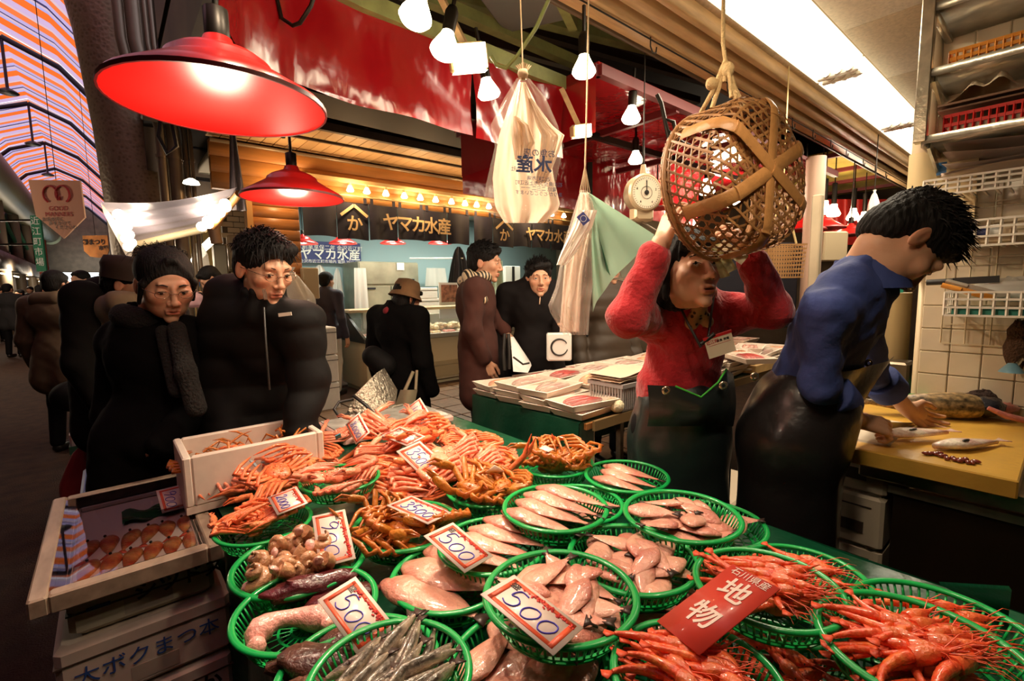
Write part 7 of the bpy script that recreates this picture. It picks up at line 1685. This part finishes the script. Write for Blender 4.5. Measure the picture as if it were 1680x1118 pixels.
    if legs:
        tp = [('e',A3(J['P']),(.165*fat**.5,.125,.13),Rt,.04)]
        for k in 'LR': tp += [('c',A3(J['H'+k]),A3(J['K'+k]),.090,.066,.03),('c',A3(J['K'+k]),A3(V(J['F'+k])+V((0,0,.02))),.066,.055,.03)]
        sdfobj('trousers', tp, max(jv,.014), trousers, root, .03)
        for k in 'LR':
            F_ = V(J['F'+k]); sdfobj('shoe', [('c',A3((F_.x,F_.y,.04)),A3(V((F_.x,F_.y,.035))+f*.15),.045,.038)]+[('-e',A3((F_.x,F_.y,-.05)),(.4,.4,.05),None,.002)], .012, MT['shoe_black'] if 'shoe_black' in MT else mat('shoe_black', (.015,.012,.01), .35), root, .01)
    # hair
    def HP(pr, hm_=hairm, nm='hair', vox=None, nzf=None, k=.012): return sdfobj(nm, xf(pr, HM, s_), vox or hv*1.3, hm_, root, k, noise=nzf)
    def hn(X, Y, Z): return .0022*np.sin(X*260+np.sin(Z*60)*2)*np.sin(Y*240+Z*50)
    if hair == 'short':
        HP([('e',(0,-.020,.050),(.088,.102,.086),None),('e',(0,-.060,.0),(.074,.058,.075),None),('-e',(0,.108,.004),(.078,.062,.062),None,.008),('-e',(.09,.05,-.045),(.05,.07,.055),None,.01),('-e',(-.09,.05,-.045),(.05,.07,.055),None,.01),('-e',(0,.03,-.12),(.12,.13,.07),None,.01),
            ('c',(-.05,.066,.088),(.03,.080,.074),.022,.012),('c',(.0,.070,.090),(.055,.058,.062),.020,.010),('c',(-.03,.072,.084),(-.062,.050,.045),.016,.008)], nzf=hn)
    elif hair == 'bob':
        HP([('e',(0,-.022,.045),(.088,.102,.090),None),('e',(0,-.050,-.035),(.080,.058,.075),None),('-e',(0,.10,-.025),(.068,.080,.080),None,.01),('c',(-.078,.018,.03),(-.076,.0,-.075),.014,.010),('c',(.078,.018,.03),(.076,.0,-.075),.014,.010),('c',(-.055,.070,.065),(.05,.075,.060),.018,.018)], nzf=hn)
    elif hair == 'tied':
        HP([('e',(0,-.022,.046),(.086,.098,.086),None),('e',(0,-.060,-.01),(.070,.050,.07),None),('-e',(0,.112,-.004),(.062,.066,.070),None,.01),('-e',(.09,.075,-.045),(.05,.06,.06),None,.01),('-e',(-.09,.075,-.045),(.05,.06,.06),None,.01),('e',(0,-.115,.02),(.04,.035,.04),None),
            ('c',(-.008,.060,.104),(-.072,.040,.020),.012,.010),('c',(.008,.060,.104),(.072,.040,.015),.012,.010),('c',(-.074,.035,.02),(-.078,.012,-.05),.010,.007),('c',(.074,.035,.015),(.078,.012,-.06),.010,.006)])
    if near > 0:
        for sx in (-1,1):
            e = MB(); e.ball(.0118*s_, 14, 10, HM @ Matrix.Translation(V((sx*.031,.0765,.003))*s_)); eo = obj('eye', e, eyew, root)
            gx, gz = gaze; e = MB(); e.ball((.0055*s_,.0028*s_,.0055*s_), 12, 8, HM @ Matrix.Translation(V((sx*.031+gx*.005,.0858,.003+gz*.005))*s_)); obj('iris', e, eyeb, eo, M=None)
            if brows:
                e = MB(); e.tube([HM @ (V((sx*x,y,z))*s_) for x, y, z in ((.016,.0915,.024),(.030,.0895,.0285),(.047,.077,.024))], [(.0028,.0015),(.0033,.0018),(.001,.001)], 6); obj('eyebrow', e, hairm, root)
            e = MB(); e.tube([HM @ (V((sx*x,y,z))*s_) for x, y, z in ((.019,.0895,.0035),(.031,.0915,.0062),(.043,.0845,.004))], .0010*s_, 5); obj('upper_lash', e, hairm, root)
            e = MB(); e.ball(.0022*s_, 8, 6, HM @ Matrix.Translation(V((sx*.0065,.103,-.0405))*s_)); obj('nostril', e, eyeb, root)
    if glasses:
        g = MB()
        for sx in (-1,1):
            g.tube([HM @ (V((sx*.033+.021*math.cos(a),.100,-.001+.0135*math.sin(a)))*s_) for a in np.linspace(0,2*PI,21)], .0011, 5, cap=False); g.tube([HM @ (V((sx*.054,.100,.003))*s_), HM @ (V((sx*.076,.06,.006))*s_), HM @ (V((sx*.080,-.01,.004))*s_)], .0012, 5)
        g.tube([HM @ (V((-.012,.102,.0))*s_), HM @ (V((0,.105,.003))*s_), HM @ (V((.012,.102,0))*s_)], .0012, 5); obj('glasses', g, rimm, root)
    root['hm'] = 0; del root['hm']
    return root, HM, s_
def tuft(root, HM, s_, n, cond, L_=.03, seed=0, droop=.4, r=.0011, flow=(0,.4,.3)):
    rs = np.random.default_rng(seed); b = MB(); k = 0
    while k < n:
        d = rs.normal(size=3); d /= np.linalg.norm(d)
        if not cond(d): continue
        k += 1; p = V((d[0]*.087,-.020+d[1]*.101,.050+d[2]*.085)); t_ = V(d)*.5+V(flow)+V(rs.normal(size=3)*.25); l = L_*rs.uniform(.6,1.3)
        b.tube([HM @ (p*s_), HM @ ((p+t_*l*.6)*s_), HM @ ((p+t_*l*1.1+V((0,.2*l,-droop*l)))*s_)], [r*2.2,r*1.6,r*.3], 4)
    return obj('hair_strands', b, hairm, root, kind='stuff')
blackc = mat('black_down', (.0045,.0038,.0035), .75, spec=.22, noise=4, noise_amt=.3); blackw = mat('black_wool', (.004,.0035,.0035), .95, spec=.1, bump=.15, bscale=150); dkt = mat('dark_trousers', (.006,.005,.006), .8, spec=.15)
jean = mat('dark_jeans', (.03,.035,.05), .8, noise=12)
R_, F_h, U_ = V(RT), V((FW.x,FW.y,0)).normalized(), V((0,0,1))
# ---- the man in blue at the cutting board
J = stand(at(1290,700,1.52)*V((1,1,0)), R_*.9+F_h*.35, 1.72)
J.update(P=at(1296,705,1.54), A=at(1330,622,1.52), C=at(1365,545,1.47), N=at(1412,462,1.44), SR=at(1352,510,1.33), SL=at(1420,500,1.62), ER=at(1345,632,1.36), WR=at(1408,690,1.56), EL=at(1430,612,1.72), WL=at(1490,672,1.78), H=at(1480,402,1.40),
  HR=at(1296,720,1.50), HL=at(1305,720,1.60))
bluem = mat('blue_cotton', (.030,.050,.19), .8, noise=7, noise_amt=.18, bump=.25, bscale=26)
bman, HM, s_ = person('man in a blue work shirt and black apron bending over the yellow cutting board', J, bluem, dkt, 2, facing=R_*.42-U_*.86-F_h*.10, up=R_*.86+U_*.42-F_h*.06, hair='short', hs=1.12, coat=.60, cuffs=(.42,.42), wr=.04, bulk=.86, eye=.0012, gaze=(0,-.6), jname='shirt', collar=1,
  hands={'R':(R_*.95-U_*.22-F_h*.1, U_*.8-F_h*.5, (1.15,1.1,1.05,.45), .5), 'L':(R_*.75-U_*.45+F_h*.1, -U_*.3-F_h*-.6+R_*-.1, (.45,.4,.35,.3), .3)})
tuft(bman, HM, s_, 900, lambda d: d[2] > -.1 and not (d[1] > .6 and d[2] < .6), .022, 1, .1, .0012, (0,.55,.2)); tuft(bman, HM, s_, 120, lambda d: d[1] > .35 and d[2] > .35 and d[2] < .8, .022, 2, .1, .0013, (0,.8,.0))
b = MB(); nkc = V(J['N'])+U_*.01
b.grid(lambda u, v: nkc+(R_*math.cos(2*PI*u)*.085+F_h*math.sin(2*PI*u)*.085)*(1+.28*v)+U_*(.055-.085*v)+R_*(.02), 28, 4); obj('collar', b, bluem, bman)
b = MB()
for k, (e, w_) in (('R',(J['ER'],J['WR'])),('L',(J['EL'],J['WL']))):
    p0 = V(e).lerp(V(w_), .18); p1 = V(e).lerp(V(w_), .50); b = MB(); b.tube([p0, p0.lerp(p1,.05), p1], [.062,.066,.0625], 20); obj('rolled_cuff', b, bluem, bman)
apm = mat('black_apron_vinyl', (.014,.012,.012), .32, bump=.35, bscale=9, coat=.15); eyelet = mat('eyelet', (.6,.5,.35), .25, .9)
ap = [('c',A3(at(1318,672,1.50)),A3(at(1298,720,1.50)),.150,.155,.05),('c',A3(at(1298,720,1.50)),A3(V((at(1292,720,1.52).x,at(1292,720,1.52).y,.30))),.148,.155,.05),('-e',A3(V((at(1285,720,1.54).x,at(1285,720,1.54).y,.15))),(.5,.5,.12),None,.01)]
sdfobj('apron', ap, .011, apm, bman, .03, noise=lambda X,Y,Z: .006*np.sin(X*30+Y*26)*np.sin(Z*9+X*14))
b = MB(); c4 = [at(1350,612,1.36), at(1465,584,1.58), at(1412,655,1.60), at(1345,705,1.40)]
b.grid(lambda u, v: c4[0].lerp(c4[1],u).lerp(c4[3].lerp(c4[2],u),v)-F_h*(.05*math.sin(PI*u)+.01*math.sin(9*u+4*v)), 14, 10); obj('apron_bib', b, apm, bman)
for q, ax_ in ((at(1425,596,1.49),-F_h),(at(1238,618,1.40),-F_h)): b = MB(); b.lathe([(.013,0),(.010,.004),(.006,.003),(.006,0)], 18, frame(q, ax_), closed=True); obj('eyelet', b, eyelet, bman)
# knife in his right hand
stick(at(1378,697,1.52), at(1502,699,1.80), .011, mat('knife_steel', (.40,.36,.28), .25, .9), 'long kitchen knife held in the right hand of the man in blue', hm=mat('knife_wood', (.45,.22,.09), .5))
# ---- the woman in the red fleece
J = stand(at(1125,700,1.66)*V((1,1,0)), -F_h*.97+R_*.25, 1.56, 1.0)
J.update(N=at(1128,490,1.60), H=at(1124,446,1.46), SR=at(1070,520,1.60), SL=at(1190,516,1.62), ER=at(1030,520,1.38), WR=at(1084,400,1.36), EL=at(1268,508,1.50), WL=at(1228,420,1.44), C=at(1122,570,1.62), A=at(1115,640,1.64), P=at(1112,700,1.66))
redf = mat('red_fleece', (.40,.010,.016), .95, sheen=.25, bump=.35, bscale=70, noise=6, noise_amt=.12)
lady, HM, s_ = person('woman in a red fleece and black apron reaching both arms up to the bamboo basket', J, redf, dkt, 2, facing=-F_h*.86+R_*.30+U_*.16, up=U_, hair='bob', hs=1.12, coat=.60, wr=.035, eye=.0042, gaze=(.4,.5), female=True, jname='fleece', cuffs=(.98,.92), bulk=1.05, mouth=.0026,
  hands={'R':(U_*.85+R_*.35, -R_*.8-F_h*.3, (.5,.5,.5,.5), .5), 'L':(U_*.75-R_*.5, R_*.7-F_h*.5, (.9,.9,.8,.6), .6)})
tuft(lady, HM, s_, 260, lambda d: d[1] < .1, .03, 3, 1.0, .0010, (0,-.2,-.5))
lf = mat('leopard_scarf', (.30,.17,.07), .7); nt = lf.node_tree; vo = nt.nodes.new('ShaderNodeTexVoronoi'); vo.inputs['Scale'].default_value = 60; cr = nt.nodes.new('ShaderNodeValToRGB'); cr.color_ramp.elements[0].color = (.015,.01,.008,1); cr.color_ramp.elements[1].color = (.36,.21,.09,1); cr.color_ramp.elements[0].position = .25; cr.color_ramp.elements[1].position = .4
nt.links.new(nt.nodes['Texture Coordinate'].outputs['Object'], vo.inputs['Vector']); nt.links.new(vo.outputs[0], cr.inputs[0]); nt.links.new(cr.outputs[0], nt.nodes['Principled BSDF'].inputs['Base Color'])
N_ = V(J['N']); ring = [N_+R_*math.cos(a)*.078+F_h*math.sin(a)*.074+U_*(.012*math.sin(a*2)-.005) for a in np.linspace(0,2*PI,20)]
pr = [('c',A3(ring[i]),A3(ring[i+1]),.022,.022) for i in range(19)]+[('c',A3(at(1115,480,1.53)),A3(at(1150,500,1.47)),.022,.018),('c',A3(at(1165,480,1.54)),A3(at(1145,505,1.47)),.022,.018),('e',A3(at(1147,502,1.465)),(.022,.018,.022),None),('c',A3(at(1147,505,1.47)),A3(at(1135,530,1.49)),.016,.022),('c',A3(at(1147,505,1.47)),A3(at(1160,528,1.49)),.015,.02)]
sdfobj('scarf', pr, .006, lf, lady, .012)
b = MB(); b.tube([at(1105,478,1.52),at(1128,530,1.45),at(1150,570,1.425)], .004, 6); b.tube([at(1172,480,1.52),at(1165,530,1.45),at(1160,568,1.425)], .004, 6); b.tube([at(1150,565,1.425),at(1172,548,1.42)], .007, 8); obj('lanyard', b, blk, lady)
q = at(1181,566,1.42); Mq = Matrix.Translation(q-V(lady.location)) @ basis((0,0,0), R_, U_, -F_h) @ Matrix.Rotation(.30, 4, 'Z')
b = MB(); b.box((-.042,-.032,0),(.042,.032,.002)); bd = obj('name_badge', b, mat('badge_white', (.80,.70,.52), .3, coat=.4), lady, M=Mq)
b = MB(); b.box((-.044,.026,-.001),(.044,.034,.003)); b.box((-.034,.004,.002),(.034,.005,.0024)); obj('badge_edge', b, inkr, bd, M=Matrix())
text('近江町', .013, inkr, Matrix.Translation((-.02,.015,.0024)), bd); text('鮮魚 売場', .009, inkk, Matrix.Translation((.012,.013,.0024)), bd)
cx = at(1112,700,1.66); ap = [('c',A3(at(1118,668,1.64)),A3(at(1112,720,1.66)),.158,.168,.04),('c',A3(at(1112,720,1.66)),A3((cx.x,cx.y,.32)),.162,.205,.04),('-e',A3((cx.x,cx.y,.12)),(.5,.5,.18),None,.01)]
sdfobj('apron', ap, .011, mat('apron_green_black', (.012,.018,.018), .35, bump=.35, bscale=8, coat=.1), lady, .03, noise=lambda X,Y,Z: .006*np.sin(X*30+Y*26)*np.sin(Z*8+X*12))
PIP = [(1062,632,1.50),(1108,634,1.455),(1150,652,1.435),(1178,628,1.45),(1192,606,1.475),(1203,614,1.52)]
b = MB(); b.tube([at(*p) for p in PIP[1:5]], .0035, 6); obj('green_piping', b, mat('piping_green', (.06,.50,.05), .5), lady)
ptsb = [at(*p) for p in PIP]; low = [at(x,700,d+.03) for x, y, d in PIP]
b = MB(); b.grid(lambda u, v: V(ptsb[min(int(u*5),4)]).lerp(V(ptsb[min(int(u*5),4)+1]), u*5-min(int(u*5),4)).lerp(V(low[min(int(u*5),4)]).lerp(V(low[min(int(u*5),4)+1]), u*5-min(int(u*5),4)), v)-F_h*.02*math.sin(PI*v), 20, 8); obj('apron_bib', b, MT['apron_green_black'], lady)
for q in (at(1093,641,1.44), at(1187,633,1.43)): b = MB(); b.lathe([(.014,0),(.011,.004),(.006,.003),(.006,0)], 18, frame(q, -F_h), closed=True); obj('eyelet', b, eyelet, lady)
b = MB(); b.grid(lambda u, v: N_+V((0,0,.055-.05*v))+(R_*math.cos(PI+PI*u*1.0)*1+F_h*math.sin(-PI*u)*-1)*(.085+.03*v), 20, 4); obj('fleece_collar', b, redf, lady)
# ---- customers on the left
J = stand(at(425,700,1.98)*V((1,1,0)), R_*.75-F_h*.65, 1.72, 1.12, .02); J.update(N=at(432,505,1.82), H=at(434,442,1.78), SR=at(372,540,1.85), SL=at(492,532,1.80), ER=at(352,650,1.88), EL=at(508,628,1.80), WR=at(388,735,1.74), WL=at(488,712,1.70))
mb_, HM, s_ = person('man in glasses and a puffy black down jacket looking down at the crab table', J, blackc, dkt, 2, facing=R_*.80-F_h*.52-U_*.30, hair='short', hs=1.04, coat=.44, puffy=1, bulk=1.22, glasses=True, eye=.0022, gaze=(.2,-.7), hands={'R':False,'L':False}, collar=1.5)
tuft(mb_, HM, s_, 500, lambda d: d[2] > .1 and not (d[1] > .7 and d[2] < .5), .024, 5, .3, .0011, (.3,.8,.0)); tuft(mb_, HM, s_, 60, lambda d: d[1] > .5 and .3 < d[2] < .7, .035, 8, .9, .0016, (.2,.5,-.3))
b = MB(); b.box((-.022,-.006,0),(.022,.006,.003)); obj('chest_tag', b, mat('tag_white', (.7,.62,.5), .5), mb_, M=Matrix.Translation(at(468,516,1.60)-V(mb_.location)) @ basis((0,0,0), R_, U_, -F_h) @ Matrix.Rotation(.1,4,'Z'))
b = MB(); b.tube([at(433,505,1.68),at(436,560,1.61),at(442,640,1.62)], .004, 6); obj('zip', b, blk, mb_); b = MB(); b.bar(at(433,475,1.69), at(436,492,1.66), .012, .004); obj('zip_pull', b, rimm, mb_)
J = stand(at(258,750,1.85)*V((1,1,0)), R_*.8-F_h*.6, 1.60, 1.1, .03); J.update(N=at(248,525,1.88), H=at(272,468,1.80), SR=at(200,560,1.92), SL=at(310,555,1.85), ER=at(185,680,1.9), EL=at(330,665,1.85), WR=at(240,742,1.68), WL=at(262,735,1.66), C=at(252,610,1.86), A=at(255,690,1.86))
g_, HM, s_ = person('woman in thin glasses with tied back hair, black coat and long dark scarf', J, blackw, dkt, 2, facing=R_*.70-F_h*.62-U_*.32, hair='tied', hs=1.14, coat=.30, bulk=1.2, glasses=True, eye=.0020, gaze=(.2,-.8), female=True, mouth=.0018, hands={'R':False,'L':False})
tuft(g_, HM, s_, 90, lambda d: d[2] > .5 and d[1] < .2, .03, 6, .8, .0006, (.0,-1.6,-.6))
N_ = V(J['N']); sc_m = mat('charcoal_scarf', (.013,.010,.008), .95, bump=.9, bscale=110); ring = [N_+R_*math.cos(a)*.085+F_h*math.sin(a)*.080+U_*(.01+.012*math.sin(a*2)) for a in np.linspace(0,2*PI,18)]
sdfobj('scarf', [('c',A3(ring[i]),A3(ring[i+1]),.040,.040) for i in range(17)]+[('c',A3(at(290,540,1.74)),A3(at(305,610,1.68)),.030,.032),('c',A3(at(305,610,1.68)),A3(at(322,670,1.67)),.032,.034),('c',A3(at(268,545,1.76)),A3(at(292,640,1.70)),.026,.03)], .008, sc_m, g_, .02)
b = MB(); b.tube([at(245,430,1.9),at(232,428,1.95),at(228,440,1.97),at(238,448,1.95)], .008, 8); obj('hair_tie', b, mat('green_tie', (.04,.10,.05), .6), g_)
olive = mat('olive_hood', (.28,.205,.11), .8, noise=6, sheen=.2)
def hat(HM, s_, m, root, brim=.02, kind_='bucket', nm='hat'):
    b = MB(); T = HM @ Matrix.Translation(V((0,-.018,.045))*s_)
    if kind_ == 'bucket': b.lathe([(.128*s_,-.045*s_),(.100*s_,-.002*s_),(.096*s_,.05*s_),(.080*s_,.085*s_),(.03*s_,.100*s_),(0,.101*s_)], 28, T)
    else: b.lathe([(.104*s_,-.02*s_),(.104*s_,.02*s_),(.110*s_,.045*s_),(.098*s_,.085*s_),(.03*s_,.098*s_),(0,.099*s_)], 28, T); b.bar(T @ V((-.0,.07*s_,-.01*s_)), T @ V((0,.16*s_,-.025*s_)), .12*s_, .008, up=U_)
    obj(nm, b, m, root)
J = stand(at(185,650,2.55)*V((1,1,0)), R_*.85+F_h*.4, 1.70, 1.15); J.update(H=at(212,468,2.45), N=at(188,515,2.5))
p_, HM, s_ = person('man in a dark cap and olive hooded jacket behind the woman with glasses', J, mat('black_parka', (.007,.006,.005), .85, spec=.15), dkt, 1, facing=R_*.9+F_h*.25-U_*.2, hair='short', coat=.42, bulk=1.25); hat(HM, s_, mat('dark_cap', (.045,.025,.015), .8), p_, kind_='cap')
sdfobj('hood', [('c',A3(at(150,520,2.45)),A3(at(200,500,2.35)),.09,.07),('c',A3(at(150,520,2.45)),A3(at(175,545,2.38)),.09,.05),('c',A3(at(200,500,2.35)),A3(at(222,490,2.40)),.06,.03)], .011, olive, p_, .03, noise=lambda X,Y,Z: .006*np.sin(X*40+Z*30)*np.sin(Y*36))
J = stand(at(105,600,4.2)*V((1,1,0)), F_h, 1.62, 1.2); p_, HM, s_ = person('person in a brown hooded jacket walking away down the lane, hood down', J, mat('brown_hooded', (.13,.085,.045), .8, noise=5), dkt, 0, hair='short', coat=.42, bulk=1.3)
sdfobj('hood', [('c',A3(V(J['N'])-R_*.08-F_h*.06),A3(V(J['N'])+R_*.08-F_h*.06),.07,.07)], .014, MT['brown_hooded'], p_, .03)
sdfobj('shoulder_bag', [('e',A3(at(120,650,3.9)),(.15,.12,.13),None)], .016, blackc, p_, .03)
# ---- shoppers in the aisle
J = stand(at(785,600,3.10)*V((1,1,0)), R_*.95+F_h*.1, 1.72, 1.0); J.update(WR=at(796,594,2.93), ER=at(775,540,2.88), WL=at(830,545,3.18), EL=at(812,520,3.22), H=at(796,432,3.08), N=at(783,470,3.11))
p_, HM, s_ = person('young man in a brown coat and striped scarf facing right across the aisle', J, mat('brown_coat', (.055,.014,.008), .9, noise=5), jean, 1, facing=R_*.93-F_h*.18-U_*.1, hair='short', hs=1.0, coat=.43, bulk=1.05, hands={'R':(-U_*.9+R_*.3,-F_h,(.6,.6,.6,.6),.4),'L':(R_*.5-U_*.5,U_,(.9,.9,.9,.9),.4)})
tuft(p_, HM, s_, 300, lambda d: d[2] > 0 and not (d[1] > .6 and d[2] < .5), .02, 15, .3, .0012, (.2,.7,.2))
ss = bpy.data.materials.new('striped_scarf'); ss.use_nodes = True; MT['striped_scarf'] = ss; N = ss.node_tree.nodes; L = ss.node_tree.links; tc = N.new('ShaderNodeTexCoord'); wv = N.new('ShaderNodeTexWave'); wv.inputs['Scale'].default_value = 14; wv.inputs['Distortion'].default_value = 2; cr = N.new('ShaderNodeValToRGB'); cr.color_ramp.interpolation = 'CONSTANT'; cr.color_ramp.elements[0].color = (.02,.015,.012,1); cr.color_ramp.elements[1].color = (.60,.45,.28,1); cr.color_ramp.elements[1].position = .55; L.new(tc.outputs['Object'], wv.inputs[0]); L.new(wv.outputs[0], cr.inputs[0]); L.new(cr.outputs[0], N['Principled BSDF'].inputs['Base Color'])
N_ = V(J['N']); ring = [N_+R_*math.cos(a)*.092+F_h*math.sin(a)*.092+U_*(.050+.02*math.cos(a)) for a in np.linspace(0,2*PI,16)]
sdfobj('scarf', [('c',A3(ring[i]),A3(ring[i+1]),.036,.036) for i in range(15)]+[('c',A3(at(780,465,2.95)),A3(at(792,492,2.90)),.035,.032),('c',A3(at(768,452,3.0)),A3(at(775,470,2.96)),.04,.04)], .009, ss, p_, .015)
t = thing('shopping_bag', 'white printed carrier bag with black straps held by the man in the brown coat', 'bag', at(850,585,2.85)); b = MB(); q = [at(838,556,2.85),at(843,556,2.95),at(872,600,2.9),at(866,612,2.8),at(842,610,2.75)]; hull('body', q, .12, wh, t)
b = MB(); b.tube([at(828,548,2.85),at(826,580,2.82),at(828,608,2.8)], .012, 6); b.tube([at(834,548,2.85),at(836,580,2.82),at(836,606,2.8)], .012, 6); b.tube([at(842,586,2.72),at(858,598,2.72),at(868,596,2.75)], .006, 6); obj('black_straps', b, blk, t)
J = stand(at(880,600,3.2)*V((1,1,0)), -F_h, 1.68, 1.0); J.update(WL=at(918,543,3.0), EL=at(920,520,3.15), H=at(884,458,3.15))
p_, HM, s_ = person('young man in black looking straight at the camera from the aisle', J, mat('black_jacket', (.008,.006,.006), .85, spec=.15), dkt, 1, facing=-F_h*.98+R_*.08, hair='short', hs=1.0, coat=.45, bulk=1.08, collar=1.4, eye=.003, hands={'R':False,'L':(-U_*.8,-F_h,(.9,.9,.9,.9),.5)})
tuft(p_, HM, s_, 300, lambda d: d[2] > .1 and not (d[1] > .6 and d[2] < .5), .02, 16, .1, .0012, (0,.3,.7))
b = MB(); b.tube([at(886,488,3.0),at(885,500,2.98)], .006, 6); obj('zip_pull', b, rimm, p_)
t = thing('circle_bag', 'white paper bag printed with a black brush ring held by the young man in black', 'bag', at(917,570,2.9)); Mq = Matrix.Translation(at(917,569,2.9)-V(t.location)) @ basis((0,0,0), R_, U_, -F_h)
b = MB(); b.box((-.075,-.085,-.03),(.075,.085,.03), Mq, bev=.008); obj('body', b, wh, t, M=Matrix()); b = MB(); b.tube([(.050*math.cos(a),.050*math.sin(a),.033) for a in np.linspace(.5,6.0,26)], [(.002+.004*abs(math.sin(a/2))) for a in np.linspace(.5,6.0,26)], 6, M=Mq); obj('ring_print', b, blk, t, M=Matrix())
J = stand(at(658,600,3.2)*V((1,1,0)), F_h*.8+R_*.5, 1.50, 1.05); J.update(H=at(668,490,3.2))
p_, HM, s_ = person('woman in a brown bucket hat and long black coat facing the display case', J, blackw, dkt, 1, facing=F_h*.7+R_*.7-U_*.3, hair='bob', coat=.26, bulk=1.15, hands={'R':False,'L':False}, female=True); hat(HM, s_, mat('brown_felt', (.20,.105,.045), .9, noise=9), p_)
N_ = V(J['N']); sdfobj('scarf', [('c',A3(N_-R_*.07),A3(N_+R_*.08+U_*.02),.035,.03),('c',A3(N_+R_*.06-F_h*.05),A3(N_-R_*.05-F_h*.06),.03,.03)], .012, mat('wine_scarf', (.25,.02,.03), .9), p_, .02)
sdfobj('handbag', [('c',A3(at(612,585,3.05)),A3(at(630,600,3.05)),.07,.08)], .014, blackc, p_, .03)
t = thing('tote_bag', 'beige canvas tote hanging from the hand of the woman in the bucket hat', 'bag', at(670,650,3.0)); b = MB(); b.grid(lambda u, v: at(657+28*u-(18-8*u)*v, 640+52*v, 2.95-.06*math.sin(PI*u)), 8, 8); b.grid(lambda u, v: at(657+28*u-(18-8*u)*v, 640+52*v, 2.99+.06*math.sin(PI*u)), 8, 8); cv = mat('beige_canvas', (.38,.31,.19), .85); obj('body', b, cv, t)
b = MB(); b.tube([at(664,642,2.95),at(678,610,3.0)], .012, 6); b.tube([at(682,640,2.95),at(684,608,3.0)], .010, 6); obj('handles', b, cv, t)
J = stand(at(995,600,3.75)*V((1,1,0)), -F_h*.8+R_*.4, 1.66, 1.1); person('shopper in a brown padded jacket and jeans half hidden behind the mint sheet', J, mat('brown_padded', (.055,.035,.020), .6), jean, 0, hair='short', coat=.47, puffy=1, bulk=1.15)
J = stand(at(955,600,3.8)*V((1,1,0)), F_h*.8-R_*.5, 1.64, 1.1); person('shopper in dark clothes behind the clear plastic bundle', J, blackc, dkt, 0, hair='short', coat=.45, bulk=1.1)
J = stand(V((.86,5.6,0))+V((.0,.35,0)), -R_*.7-F_h*.3, 1.68); J['H'] = at(345,458,5.05); J['WR'] = at(325,485,4.7); J['ER'] = at(352,495,4.85)
person('stall keeper in black leaning over the lane side counter', J, blackc, dkt, 0, hair='short', coat=.5, facing=-R_*.6-F_h*.5-U_*.6)
q = at(322,492,4.65); tag(obj('pink_bag', bagmesh(q,.20,.15,4,.07), film('pink_film', (.80,.55,.62), (.95,.85,.9), .7)), 'pink plastic bag in the hands of the lane side stall keeper', 'bag')
c = aty(540,520,6.4); J = stand((c.x,6.45,0), F_h*.9+R_*.3, 1.66); person('fishmonger in a dark shirt and white apron with his back turned beside the display case', J, mat('navy_shirt', (.035,.03,.05), .8), mat('white_apron_long', (.62,.55,.45), .7), 0, hair='short', coat=.52)
# ---- crowd down the lane
cc = [mat('crowd_%d' % i, c_, .85) for i, c_ in enumerate(((.14,.10,.06),(.02,.018,.018),(.55,.47,.42),(.06,.05,.06),(.10,.055,.03),(.03,.035,.05)))]
CR_ = [(38,13.5,0,1,'man in an olive jacket and beige trousers walking towards the camera down the lane'),(72,10.5,2,0,'person in a pale coat seen from behind on the left of the lane'),(18,11.0,1,0,'person in black at the left edge with a cap'),(141,6.8,3,1,'man with a pale open collar coming down the lane beside the hooded person'),
 (100,9.5,1,0,'dark haired person in black ahead of the hooded person'),(125,12,4,1,'person in brown deeper in the lane crowd'),(88,14,3,0,'person in grey deeper in the lane crowd'),(55,17,1,1,'person in black far down the lane on the left'),(112,16,5,0,'person in navy far down the lane'),(135,18,1,0,'person in black far down the lane on the right'),(150,14,4,0,'person in brown near the festival banner'),(95,21,0,1,'tiny figure in olive far down the lane'),(120,24,1,0,'tiny figure in black at the bright end of the lane'),(145,26,2,0,'tiny pale figure at the bright end of the lane'),(5,15,3,1,'person in grey at the very left edge'),(158,20,5,1,'tiny figure in navy at the right side of the lane')]
for i, (px, d_, ci, tow, lab) in enumerate(CR_):
    h_ = 1.6+.05*(i % 4); q = at(px, 520, d_); J = stand((q.x,q.y,0), (-F_h if tow else F_h)+R_*rs.uniform(-.4,.4), h_, 1.1)
    if i == 0: J['KL'] += V(J['f'])*.10; J['FL'] += V(J['f'])*.16
    person(lab, J, cc[ci], mat('beige_trousers', (.30,.24,.16), .8) if i == 0 else dkt, 0 if d_ < 11 else -1, hair='short', coat=.44, bulk=1.15, hands={'L':False,'R':False} if d_ > 9 else None)
# white crates and red bag by the customers' legs
b = MB(); q = at(147,690,3.0); 
t = thing('foam_box', 'white and green lettered foam box standing behind the customers\' legs', 'box', (q.x,q.y,0)); b.box((q.x-.10,q.y-.1,0),(q.x+.35,q.y+.3,.55), bev=.01); obj('body', b, foam, t); b = MB(); b.box((q.x-.105,q.y-.105,.42),(q.x+.355,q.y+.305,.47)); obj('green_band', b, MT['green_paint'], t)
q = at(150,790,2.5); tag(obj('red_bag', bagmesh(V((q.x,q.y,.34)),.30,.60,2,.10), mat('dark_red_bag', (.22,.012,.012), .6)), 'dark red shopping bag hanging low beside the woman in the black coat', 'bag')
q = at(368,635,2.2); tag(obj('teal_bag', bagmesh(q,.12,.12,1,.06), mat('teal_cloth', (.01,.16,.13), .7)), 'teal bag between the two black coated customers', 'bag')
